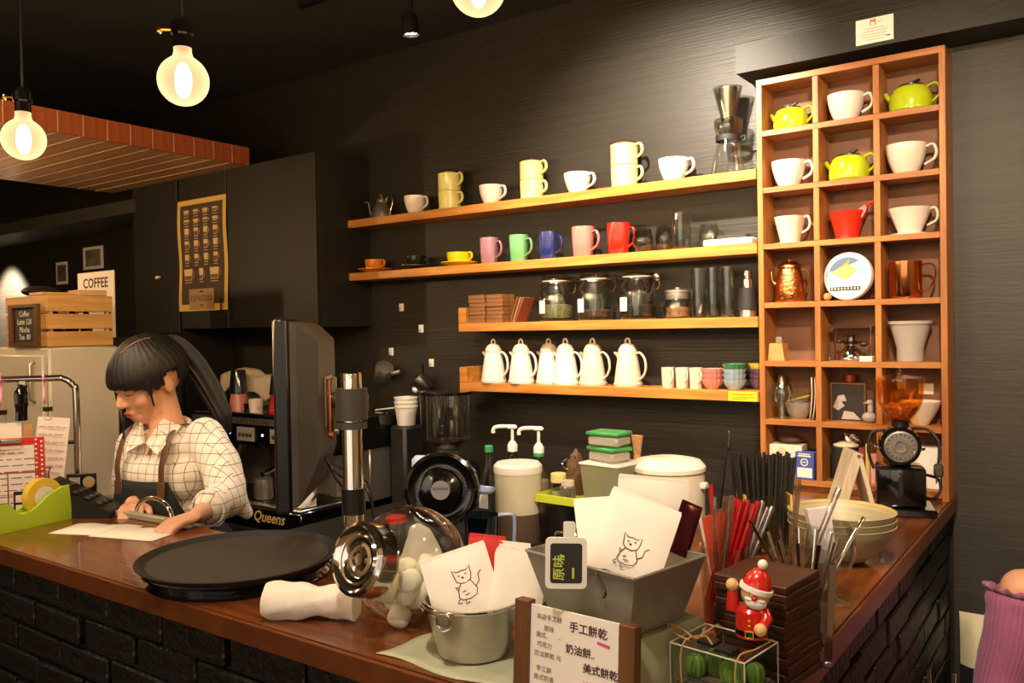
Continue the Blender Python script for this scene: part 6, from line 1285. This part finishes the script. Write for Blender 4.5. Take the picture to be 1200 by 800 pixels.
MB().lathe([(0, .247), (.024, .250), (.040, .272), (.046, .284), (.03, .290), (0, .294)], 28, T(-.008, 0, 0)).build('beans', mat('roast_beans', '#c98a35', .5, 0, .6, 110), gr)
MB().lathe([(.061, .352), (.063, .353), (.063, .360), (.02, .366), (.008, .367), (.008, .380), (.005, .384), (0, .385)], 36, T(-.008, 0, 0)).build('lid', amber_glass, gr)
MB().tube(spline([(-.045, -.02, .222), (-.078, -.025, .215), (-.088, -.03, .18), (-.085, -.03, .15), (-.075, -.03, .12)], 5), .004, 8).build('left_cord', black_rub, gr)
MB().tube(spline([(.02, .0, .225), (.055, -.02, .225), (.078, -.035, .20), (.080, -.04, .165), (.078, -.04, .14)], 5), .004, 8).build('power_cord', black_rub, gr)
MB().tube(spline([(.055, .02, .10), (.08, -.01, .095), (.085, -.02, .07), (.07, -.02, .045), (.05, .02, .04)], 5), .004, 8).build('lower_cord', black_rub, gr)
MB().box(.022, .022, .034, T(.078, -.04, .122), .005).tube([(.073, -.04, .105), (.073, -.04, .088)], .002, 6).tube([(.083, -.04, .105), (.083, -.04, .088)], .002, 6).build('plug', grey_pl, gr)
# A-frame wooden easel seen from the side
ea = thing('folding_easel', 'pale whitewashed folding A-frame sign, seen edge-on beside the black grinder', 'sign', ct(-.562, 2.355, .0004), .5)
wwood = woodmat('whitewashed_wood', '#d6c5ad', '#c0ad93', 2, .6)
MB().box(.026, .10, .168, T(-.026, 0, .083) @ RY(.30), .002).build('front_leaf', wwood, ea, smooth=False)
MB().box(.012, .10, .150, T(.022, 0, .074) @ RY(-.24), .002).build('back_leaf', wwood, ea, smooth=False)
MB().tube([(0, -.05, .155), (0, .05, .155)], .006, 8).build('hinge', steel, ea)
# wooden peg between bucket box and straws
o = MB().lathe([(0, 0), (.0065, 0), (.0065, .085), (0, .086)], 12).build('wooden_peg', wood_pine, None, ct(-.556, 1.205, .0004)); tag(o, 'short upright wooden peg between the covered box and the straw glass', 'peg')
# ---------------------------------------------------------------- people
def capsule(g, a, b, ra, rb, M=None):
    a, b = V(a), V(b); g.ell(a, (ra,)*3, 16, M); g.ell(b, (rb,)*3, 16, M); g.tube([a, a.lerp(b, .5), b], [ra, (ra+rb)/2, rb], 16, M); return g
def chain(g, pts, M=None):
    for (p, r), (q, s_) in zip(pts, pts[1:]): capsule(g, p, q, r, s_, M)
    return g
def hand(g, M, grip=.4, side=1):
    "palm along -Y from the wrist at the origin, back of the hand up; side=1: left hand (thumb towards -X)"
    g.ell((0, -.043, 0), (.036, .044, .0135), 16, M)
    for i, (x, l_) in enumerate(((-.026, .066), (-.009, .075), (.009, .070), (.025, .056))):
        x *= side; b = V((x, -.078, .001)); a1 = grip*.6; d = V((x*.5, -math.cos(a1), -math.sin(a1))).normalized(); m_ = b+d*l_*.5
        d2 = V((x*.2, -math.cos(a1*2.4), -math.sin(a1*2.4))).normalized(); e = m_+d2*l_*.5
        chain(g, [(V((x*.9, -.05, 0)), .0105), (b, .0098), (m_, .0088), (e, .0072)], M)
    chain(g, [(V((-.022*side, -.022, -.002)), .013), (V((-.044*side, -.05, -.006)), .0105), (V((-.050*side, -.082, -.014)), .0085)], M)
def head(g, M):
    g.ell((0, .012, .030), (.075, .093, .084), 22, M, 0, 14); g.ell((0, -.030, -.020), (.060, .058, .082), 22, M, 0, 14)
    g.ell((0, -.050, -.072), (.036, .034, .032), 18, M); g.ell((0, -.020, -.055), (.052, .052, .042), 18, M)
    for s_ in (-1, 1):
        g.ell((.032*s_, -.056, -.028), (.027, .024, .026), 14, M); g.ell((.029*s_, -.0755, .006), (.016, .0105, .010), 14, M)
        g.ell((.0755*s_, .006, -.008), (.007, .016, .026), 12, M); g.ell((.009*s_, -.094, -.030), (.007, .008, .006), 10, M)
    chain(g, [(V((0, -.082, .012)), .007), (V((0, -.094, -.010)), .009), (V((0, -.101, -.027)), .0105)], M)
    g.ell((0, -.084, -.055), (.018, .010, .0065), 14, M); g.ell((0, -.082, -.0655), (.015, .010, .0065), 14, M)
def face_parts(root, M):
    lip = mat('lips', '#a8544a', .4); lash = mat('lash', '#1d1411', .6)
    MB().ell((0, -.0905, -.0555), (.0165, .0045, .0034), 16, M).ell((0, -.0885, -.063), (.0145, .0055, .0040), 16, M).build('lips', lip, root)
    g = MB()
    for s_ in (-1, 1): g.tube(spline([(.016*s_, -.0835, .001), (.029*s_, -.0865, -.003), (.043*s_, -.079, .001)], 5), [.0009+.0006*i/5 for i in range(6)]+[.0014-.0003*i for i in range(5)], 6, M)
    g.build('eyelashes', lash, root)['kind'] = 'stuff'
    g = MB()
    for s_ in (-1, 1): g.tube(spline([(.014*s_, -.0835, .022), (.03*s_, -.083, .027), (.048*s_, -.070, .021)], 5), [.0016]*11, 6, M)
    g.build('eyebrows', lash, root)['kind'] = 'stuff'
def hair_cap(root, M, fringe=.004, side=-.03, nape=-.075):
    g = MB(); nu, nv = 110, 44; vs = []; ok = []
    for j in range(nv+1):
        th = PI*.86*j/nv
        for i in range(nu):
            ph = 2*PI*i/nu; d = V((math.sin(th)*math.cos(ph), math.sin(th)*math.sin(ph), math.cos(th)))
            k = 1+.010*math.sin(ph*34+2*math.sin(th*3))*math.sin(th)+.006*math.sin(ph*71)*math.sin(th)
            p = V((d.x*.088, d.y*.106+.010, d.z*.099+.028))*k; 
            if d.y < -.2: p.y -= .010*max(0, 1-abs(p.z-.03)/.06)
            vs.append(tuple(p)); fr = -d.y; fl = max(0, abs(d.x)-.35)
            lim = fringe-.045*fl if fr > .42 else (-.010 if fr > .14 else (side if fr > -.30 else nape+.05*max(0, abs(d.x)-.5)))
            ok.append(p.z > lim+.003*math.sin(ph*23))
    fs = [(j*nu+i, j*nu+(i+1) % nu, (j+1)*nu+(i+1) % nu, (j+1)*nu+i) for j in range(nv) for i in range(nu)]
    fs = [f for f in fs if all(ok[q] for q in f)]
    g.add(vs, fs, M); o = g.build('hair', hair_m, root, ang=180)
    sm_ = o.modifiers.new('t', 'SOLIDIFY'); sm_.thickness = .010; sm_.offset = -1
    return o

def check_mat():
    m = mat('checked_shirt', '#eee3d6', .85, sheen=.2); nt = m.node_tree; N = nt.nodes.new; L = nt.links.new; b = nt.nodes['Principled BSDF']
    tc = N('ShaderNodeTexCoord'); nz = N('ShaderNodeTexNoise'); nz.inputs['Scale'].default_value = 5; mxv = N('ShaderNodeVectorMath'); mxv.operation = 'MULTIPLY_ADD'
    L(tc.outputs['Object'], nz.inputs[0]); L(nz.outputs['Color'], mxv.inputs[0]); mxv.inputs[1].default_value = (.022,)*3; L(tc.outputs['Object'], mxv.inputs[2])
    sp = N('ShaderNodeSeparateXYZ'); L(mxv.outputs[0], sp.inputs[0]); sn = N('ShaderNodeSeparateXYZ'); L(tc.outputs['Normal'], sn.inputs[0]); acc = None
    for ax in 'XYZ':
        f = N('ShaderNodeMath'); f.operation = 'PINGPONG'; f.inputs[1].default_value = .0140; L(sp.outputs[ax], f.inputs[0])
        l = N('ShaderNodeMath'); l.operation = 'LESS_THAN'; l.inputs[1].default_value = .0009; L(f.outputs[0], l.inputs[0])
        ab = N('ShaderNodeMath'); ab.operation = 'ABSOLUTE'; L(sn.outputs[ax], ab.inputs[0]); c = N('ShaderNodeMath'); c.operation = 'LESS_THAN'; c.inputs[1].default_value = .72; L(ab.outputs[0], c.inputs[0])
        mu = N('ShaderNodeMath'); mu.operation = 'MULTIPLY'; L(l.outputs[0], mu.inputs[0]); L(c.outputs[0], mu.inputs[1])
        if acc is None: acc = mu
        else: q = N('ShaderNodeMath'); q.operation = 'MAXIMUM'; L(acc.outputs[0], q.inputs[0]); L(mu.outputs[0], q.inputs[1]); acc = q
    mx = N('ShaderNodeMix'); mx.data_type = 'RGBA'; L(acc.outputs[0], mx.inputs['Factor']); mx.inputs[6].default_value = lin('#efe4d7'); mx.inputs[7].default_value = lin('#7d5c58'); L(mx.outputs[2], b.inputs['Base Color'])
    n2 = N('ShaderNodeTexNoise'); n2.inputs['Scale'].default_value = 14; n2.inputs['Detail'].default_value = 2; L(tc.outputs['Object'], n2.inputs[0]); bp = N('ShaderNodeBump'); bp.inputs['Strength'].default_value = .55; bp.inputs['Distance'].default_value = .02; L(n2.outputs[0], bp.inputs['Height']); L(bp.outputs[0], b.inputs['Normal'])
    return m

wo = thing('person', 'woman with black ponytail, checked shirt and dark apron, looking down behind the bar', 'person', (-2.32, 1.48, 0), .24)
HC = V((-.062, -.050, 1.405)); MHD = T(*HC) @ RZ(-.26) @ RX(.38) @ RY(.03) @ SC(1.12, 1.12, 1.12)
RS, LS = V((-.170, -.015, 1.205)), V((.112, -.005, 1.240)); LE, LW = V((.250, -.085, 1.075)), V((.285, -.235, 1.060)); RE, RW = V((-.192, -.005, .985)), V((-.035, -.150, 1.052))
g = MB(); head(g, MHD)
chain(g, [(V((-.012, -.030, 1.245)), .052), (V((-.030, -.030, 1.30)), .050), (HC+V((.012, .012, -.04)), .055)])
for c, r in (((-.025, .02, .92), (.150, .105, .11)), ((-.025, .015, 1.03), (.125, .09, .12)), ((-.025, -.005, 1.14), (.145, .10, .11)), ((-.028, -.015, 1.205), (.135, .075, .06))): g.ell(c, r, 22)
chain(g, [(LS, .045), (LE, .036), (LW, .024)]); chain(g, [(RS, .045), (RE, .036), (RW, .024)])
fl_ = (LW-LE).normalized(); hand(g, T(*LW) @ RZ(math.atan2(fl_.x, -fl_.y)-.35) @ RX(.10), .5, 1)
fr_ = (RW-RE).normalized(); hand(g, T(*RW) @ RZ(math.atan2(fr_.x, -fr_.y)-.1) @ RX(.05), .5, -1)
for x in (-.11, .06): chain(g, [(V((x, .02, .88)), .085), (V((x*1.02, .01, .48)), .055), (V((x*1.02, .03, .10)), .036)]); g.ell((x*1.02, -.03, .045), (.04, .115, .04))
child('body', remesh(g, .0046, 5), wo).data.materials.append(skin)
face_parts(wo, MHD); hair_cap(wo, MHD, .017, .020, -.035)
hp_ = lambda x, y, z: MHD @ V((x*.088*1.012, y*.106*1.012+.010, z*.099*1.012+.028))
MB().tube(spline([hp_(.16, -.62, .765), hp_(.30, -.35, .885), hp_(.38, -.08, .92), hp_(.45, .15, .88)], 5), [.0008]+[.0021]*9+[.0015]*5+[.0005], 6).build('parting', mat('scalp', '#8a5f4a', .6), wo)
pt_ = [V((-.075, .010, 1.512)), V((-.045, .045, 1.505)), V((.0, .075, 1.44)), V((.045, .092, 1.36)), V((.085, .098, 1.285)), V((.10, .10, 1.23))]
sp = spline(pt_, 6); n = len(sp); g = MB()
prf_ = [.024, .036, .040, .037, .030, .010]
rings = []; prev = None
for i, p in enumerate(sp):
    d = (sp[min(i+1, n-1)]-sp[max(i-1, 0)]).normalized(); x = d.orthogonal().normalized() if prev is None else (prev-d*prev.dot(d)).normalized(); prev = x; y = d.cross(x)
    t = i/(n-1)*5; q = int(min(t, 4)); r = prf_[q]+(prf_[q+1]-prf_[q])*(t-q)
    rings.append([p+(x*math.cos(a_)*1.0+y*math.sin(a_)*.8)*r*(1+.07*math.sin(11*a_+i*.05)+.05*math.sin(23*a_)) for a_ in [2*PI*k_/92 for k_ in range(92)]])
g.loft(rings); g.build('ponytail', hair_m, wo, ang=180)
MB().lathe([(.026, -.012), (.034, -.006), (.034, .006), (.026, .012)], 20, T(-.060, .028, 1.512) @ align((.5, .5, -.3))).build('hair_tie', black_rub, wo)
MB().tube(spline([MHD @ V((-.072, -.052, .020)), MHD @ V((-.078, -.060, -.035)), V((-.105, -.115, 1.30)), V((-.100, -.118, 1.235))], 5), [.010]*6+[.007]*6+[.003]*4, 8).tube(spline([MHD @ V((.074, -.045, .030)), MHD @ V((.076, -.050, -.01)), MHD @ V((.073, -.052, -.045))], 5), [.007]*6+[.003]*5, 8).build('side_lock', hair_m, wo)['kind'] = 'stuff'
# shirt, remeshed from puffed-out body shapes
g = MB()
for c, r in (((-.025, .02, .90), (.175, .130, .10)), ((-.025, .015, 1.00), (.160, .120, .12)), ((-.025, -.005, 1.12), (.168, .122, .12)), ((-.028, -.012, 1.205), (.158, .090, .068))): g.ell(c, r, 26)
chain(g, [(LS+V((-.01, 0, -.008)), .060), (LS.lerp(LE, .5)+V((.008, .012, -.008)), .058), (LE+V((.0, .0, .0)), .056), (LE.lerp(LW, .58), .045)])
chain(g, [(RS+V((.01, 0, -.008)), .058), (RS.lerp(RE, .5)+V((-.006, 0, 0)), .057), (RE, .054), (RE.lerp(RW, .5), .047)])
chain(g, [(LE+V((.0, .03, -.01)), .04), (LE+V((.02, .06, -.055)), .02)])
me = remesh(g, .0058, 7)
for v in me.vertices:
    n_ = noise.noise(V(v.co)*17)*.0055+noise.noise(V(v.co)*V((30, 30, 11)) if False else V((v.co.x*34, v.co.y*34, v.co.z*13)))*.0035; v.co += v.normal*n_
child('shirt', me, wo).data.materials.append(check_mat())
g = MB()
for e_, w_, rad in ((LE.lerp(LW, .60), (LW-LE).normalized(), .0495), (RE.lerp(RW, .5), (RW-RE).normalized(), .0495)): g.lathe([(rad-.006, .016), (rad, .014), (rad+.003, 0), (rad, -.016), (rad-.008, -.018)], 26, T(*e_) @ align(w_))
g.build('rolled_cuff', MATS['checked_shirt'], wo)['kind'] = 'stuff'
# collar
g = MB()
for s_ in (-1, 1):
    rings = []
    for i in range(9):
        t = i/8; a_ = PI/2-s_*t*2.55; c = V((-.016, -.026, 1.262-.030*t)); rx, ry = .066, .058
        p = c+V((rx*math.cos(a_), ry*math.sin(a_)-.018*t, .0)); up = V((0, 0, .038)); out = V((math.cos(a_), math.sin(a_)-.2*t, 0))
        rings.append([p, p+up*.55-out*.004, p+up*.75+out*.006, p+out*(.020+.012*t)+V((0, 0, .006-.024*t)), p+out*(.018+.010*t)+V((0, 0, .001-.024*t)), p+out*.004+up*.45])
    g.loft(rings)
g.build('collar', MATS['checked_shirt'], wo)['kind'] = 'stuff'
MB().loft([[(-.034, -.086, 1.262), (-.018, -.092, 1.262), (-.002, -.086, 1.262), (-.018, -.06, 1.262)], [(-.030, -.100, 1.225), (-.018, -.106, 1.225), (-.006, -.100, 1.225), (-.018, -.07, 1.225)], [(-.020, -.117, 1.188), (-.018, -.119, 1.188), (-.016, -.117, 1.188), (-.018, -.09, 1.188)]]).build('open_neck', skin, wo)
g = MB()
for s_ in (-1, 1):
    q = lambda x, y, z: (-.018+s_*x, y, z)
    o_ = .010
    A, B, C, D_ = (.006, -.112, 1.222), (.044, -.082, 1.292), (.088, -.060, 1.270), (.062, -.124, 1.196)
    g.loft([[q(*A), q(*B), q(*C), q(*D_)], [q(A[0], A[1]-o_, A[2]+.004), q(B[0], B[1]-o_, B[2]+.004), q(C[0]+.004, C[1]-o_, C[2]+.004), q(D_[0], D_[1]-o_, D_[2])]])
g.build('collar_point', MATS['checked_shirt'], wo, smooth=False)['kind'] = 'stuff'
# apron
den = mat('dark_denim', '#17181d', .8, 0, .2, 120); lea = mat('brown_leather_strap', '#5a3a22', .5)
def apz(x, z): 
    q = min(1, abs((x+.03)/.185)); zz = (z-1.0)
    return -.140*math.sqrt(max(.02, 1-q*q))+.015-.02*max(0, 1-abs(z-1.0)/.12)
g = MB(); nu, nv = 20, 22; vs = []
for j in range(nv+1):
    z_ = .60+(1.115-.60)*j/nv; hw = .155 if z_ < 1.0 else .155-.060*((z_-1.0)/.115)
    for i in range(nu+1): x = -.03+(i/nu*2-1)*hw; vs.append((x, apz(x, z_)-.012+.002*math.sin(x*60), z_))
g.add(vs, [(j*(nu+1)+i, j*(nu+1)+i+1, (j+1)*(nu+1)+i+1, (j+1)*(nu+1)+i) for j in range(nv) for i in range(nu)])
o = g.build('apron', den, wo); o.modifiers.new('t', 'SOLIDIFY').thickness = .004
g = MB()
for s_ in (-1, 1):
    x0 = -.03+s_*.082
    g.tube(spline([(x0, apz(x0, 1.10)-.016, 1.10), (x0*1.0+s_*.003, -.128, 1.17), (x0+s_*.004, -.088, 1.255), (x0, -.02, 1.272), (x0, .05, 1.24)], 5), [(.011, .0025)]*21, 8, flat=(1, 0, 0))
    g.box(.03, .004, .045, T(x0, apz(x0, 1.095)-.017, 1.092), .002)
g.build('strap', lea, wo)['kind'] = 'stuff'
g = MB()
for x in (-.11, .06): chain(g, [(V((x, .02, .88)), .105), (V((x*1.02, .01, .48)), .075), (V((x*1.02, .03, .10)), .055)])
child('trousers', remesh(g, .012, 3), wo).data.materials.append(mat('black_trousers', '#15141a', .9))

# seated customer at the right edge of the picture
cu2 = thing('person', 'seated customer in a purple ribbed off-shoulder top, beside the brick bar side', 'person', (-.02, 2.42, 0), .05)
HC2 = V((.03, -.03, 1.13)); MH2 = T(*HC2) @ RZ(.5) @ RX(.2) @ SC(1.05, 1.05, 1.05)
rS, rE, rW = V((-.172, -.02, .878)), V((-.208, -.07, .625)), V((-.06, -.24, .63)); lS, lE, lW = V((.190, -.02, .878)), V((.225, -.07, .63)), V((.09, -.25, .63))
g = MB(); head(g, MH2); chain(g, [(V((.01, 0, .91)), .055), (V((.02, -.01, 1.0)), .048), (HC2+V((0, .01, -.04)), .055)])
for c, r in (((.01, .03, .47), (.165, .13, .10)), ((.01, .03, .60), (.130, .095, .12)), ((.01, .01, .74), (.150, .105, .12)), ((.01, .0, .845), (.160, .075, .07))): g.ell(c, r, 22)
chain(g, [(V((.01, 0, .905)), .05), (rS+V((.012, 0, .0)), .050), (rE, .038), (rW, .026)]); chain(g, [(V((.01, 0, .905)), .05), (lS+V((-.012, 0, 0)), .050), (lE, .038), (lW, .026)])
for W_q, E_q, s_ in ((rW, rE, -1), (lW, lE, 1)):
    d_ = (W_q-E_q).normalized(); hand(g, T(*W_q) @ RZ(math.atan2(d_.x, -d_.y)), .5, s_)
for x in (-.09, .11): chain(g, [(V((x, 0, .46)), .09), (V((x, -.40, .46)), .062), (V((x, -.40, .10)), .038)]); g.ell((x, -.45, .045), (.04, .115, .04))
child('body', remesh(g, .006, 5), cu2).data.materials.append(skin)
face_parts(cu2, MH2); hair_cap(cu2, MH2, .02, -.06, -.12)
pur = mat('purple_knit', '#9a5578', .8, 0, .12, 30, sheen=.3)
def ribtube(pts, rad, seg=132, rib=.0011, k=33):
    sp = spline(pts, 6); n = len(sp); rings = []; prev = None
    for i, p in enumerate(sp):
        d = (sp[min(i+1, n-1)]-sp[max(i-1, 0)]).normalized(); x = d.orthogonal().normalized() if prev is None else (prev-d*prev.dot(d)).normalized(); prev = x; y = d.cross(x)
        t = i/(n-1)*(len(rad)-1); q = int(min(t, len(rad)-2)); r = rad[q]+(rad[q+1]-rad[q])*(t-q); r += .0025*math.sin(i*1.9)*(.5+.5*math.sin(i*.7))
        rings.append([p+(x*math.cos(a_)+y*math.sin(a_))*(r+rib*math.cos(k*a_)+.002*math.sin(2*a_+i*.8)) for a_ in [2*PI*s_/seg for s_ in range(seg)]])
    return rings
for a_, b_2, c_ in ((rS, rE, rW), (lS, lE, lW)):
    MB().loft(ribtube([a_+V((-.004*(1 if a_ is rS else -1), 0, -.020)), a_.lerp(b_2, .5), b_2, b_2.lerp(c_, .55), c_.lerp(b_2, .06)], [.060, .057, .053, .046, .036])).build('sleeve', pur, cu2, ang=180)
    rf = []
    for j in range(3):
        dn = (b_2-a_).normalized(); M_ = T(*(a_+V((-.004*(1 if a_ is rS else -1), 0, -.020))-dn*(.002+.007*j))) @ align(dn)
        rf.append([M_ @ V(((.059+.004*j+.0035*j*math.sin(13*q_))*math.cos(q_), (.059+.004*j+.0035*j*math.sin(13*q_))*math.sin(q_), .002*math.cos(13*q_)*j)) for q_ in [2*PI*s_/78 for s_ in range(78)]])
    o = MB().loft(rf, cap=False).build('ruffle_edge', pur, cu2); o.modifiers.new('t', 'SOLIDIFY').thickness = .0015
bt = []
for z_, rx, ry, yy in ((.40, .185, .145, .03), (.50, .178, .14, .03), (.60, .150, .115, .03), (.70, .160, .120, .02), (.80, .176, .112, .005), (.845, .186, .096, .0), (.850, .184, .094, .0)):
    bt.append([(.01+(rx+.001*math.cos(60*q_))*math.cos(q_), yy+(ry+.001*math.cos(60*q_))*math.sin(q_), z_) for q_ in [2*PI*s_/240 for s_ in range(240)]])
MB().loft(bt).build('top', pur, cu2, ang=180)
MB().tube(spline([(-.10, -.085, .84), (-.105, -.055, .90), (-.105, .0, .935), (-.10, .05, .90), (-.09, .085, .84)], 5), [(.005, .002)]*21, 6).tube(spline([(.12, -.085, .84), (.125, -.055, .90), (.125, .0, .935), (.12, .05, .90), (.11, .085, .84)], 5), [(.005, .002)]*21, 6).build('shoulder_strap', pur, cu2)['kind'] = 'stuff'
g = MB()
for x in (-.09, .11): chain(g, [(V((x, 0, .46)), .105), (V((x, -.40, .46)), .08), (V((x, -.40, .12)), .055)])
child('trousers', remesh(g, .012, 3), cu2).data.materials.append(MATS['black_trousers'])
be = thing('bench', 'dark upholstered bench along the back wall under the customer', 'bench', (.4, 2.46, 0)); MB().bx(-.73, 1.3, -.2, .25, .0, .30, .005).build('base', black_cab, be, smooth=False); MB().bx(-.73, 1.3, -.21, .25, .3005, .355, .02).build('seat_pad', black_rub, be)
cs_ = thing('cushion', 'square cushion, cream above and black below, leaning on the wall by the brick bar side', 'cushion', (-.190, 2.655, .365), (-.16, 0, 0))
def pillow(w_, h_, t_, z0, z1):
    vs = []; fs = []; nu = nv = 14
    for s_ in (1, -1):
        for j in range(nv+1):
            for i in range(nu+1):
                u_ = i/nu*2-1; z_ = z0+(z1-z0)*j/nv; v_ = z_/h_*2-1; q = (max(0, 1-abs(u_)**3)*max(0, 1-abs(v_)**3))**.5
                vs.append((u_*w_/2*(1-.03*(1-v_*v_)), s_*(.002+t_*q), z_))
    k_ = (nu+1)*(nv+1)
    for q in (0, 1): fs += [(q*k_+j*(nu+1)+i, q*k_+j*(nu+1)+i+1, q*k_+(j+1)*(nu+1)+i+1, q*k_+(j+1)*(nu+1)+i) for j in range(nv) for i in range(nu)]
    return MB().add(vs, fs)
pillow(.34, .34, .055, .195, .34).build('upper_half', mat('cream_cushion', '#e3d7b4', .9), cs_); pillow(.34, .34, .055, 0, .1949).build('lower_half', mat('black_cushion', '#191720', .9), cs_)
tb_ = thing('side_table', 'small dark table in front of the customer, below the picture edge', 'table', (-.10, 1.90, 0)); MB().box(.46, .44, .025, T(0, 0, .6075), .004).build('table_top', wood_dark, tb_); MB().lathe([(.03, .0), (.03, .595)], 16).build('leg', black_pl, tb_); MB().lathe([(0, 0), (.16, 0), (.16, .015), (.03, .03)], 24).build('foot', black_pl, tb_)
cc = thing('cutlery_cup', 'small steel cup of cutlery on the table beside the brick bar side', 'cup', (-.296, 1.965, .6205)); MB().lathe([(0, 0), (.025, 0), (.028, .10), (.026, .10), (.023, .004), (0, .004)], 20).build('body', steel, cc)
for i, x in enumerate((-.010, .012)):
    o = MB().tube([(0, 0, 0), (0, 0, .10), (0, 0, .175)], [(.0025, .0012), (.003, .0015), (.0055, .0018)], 8).build('fork', chrome, None, (-.296+x, 1.965, .6255), (.05, .08*(1 if i else -1), 0)); tag(o, ['steel cutlery handle, left of the two in the cutlery cup', 'steel cutlery handle, right of the two in the cutlery cup'][i], 'cutlery')
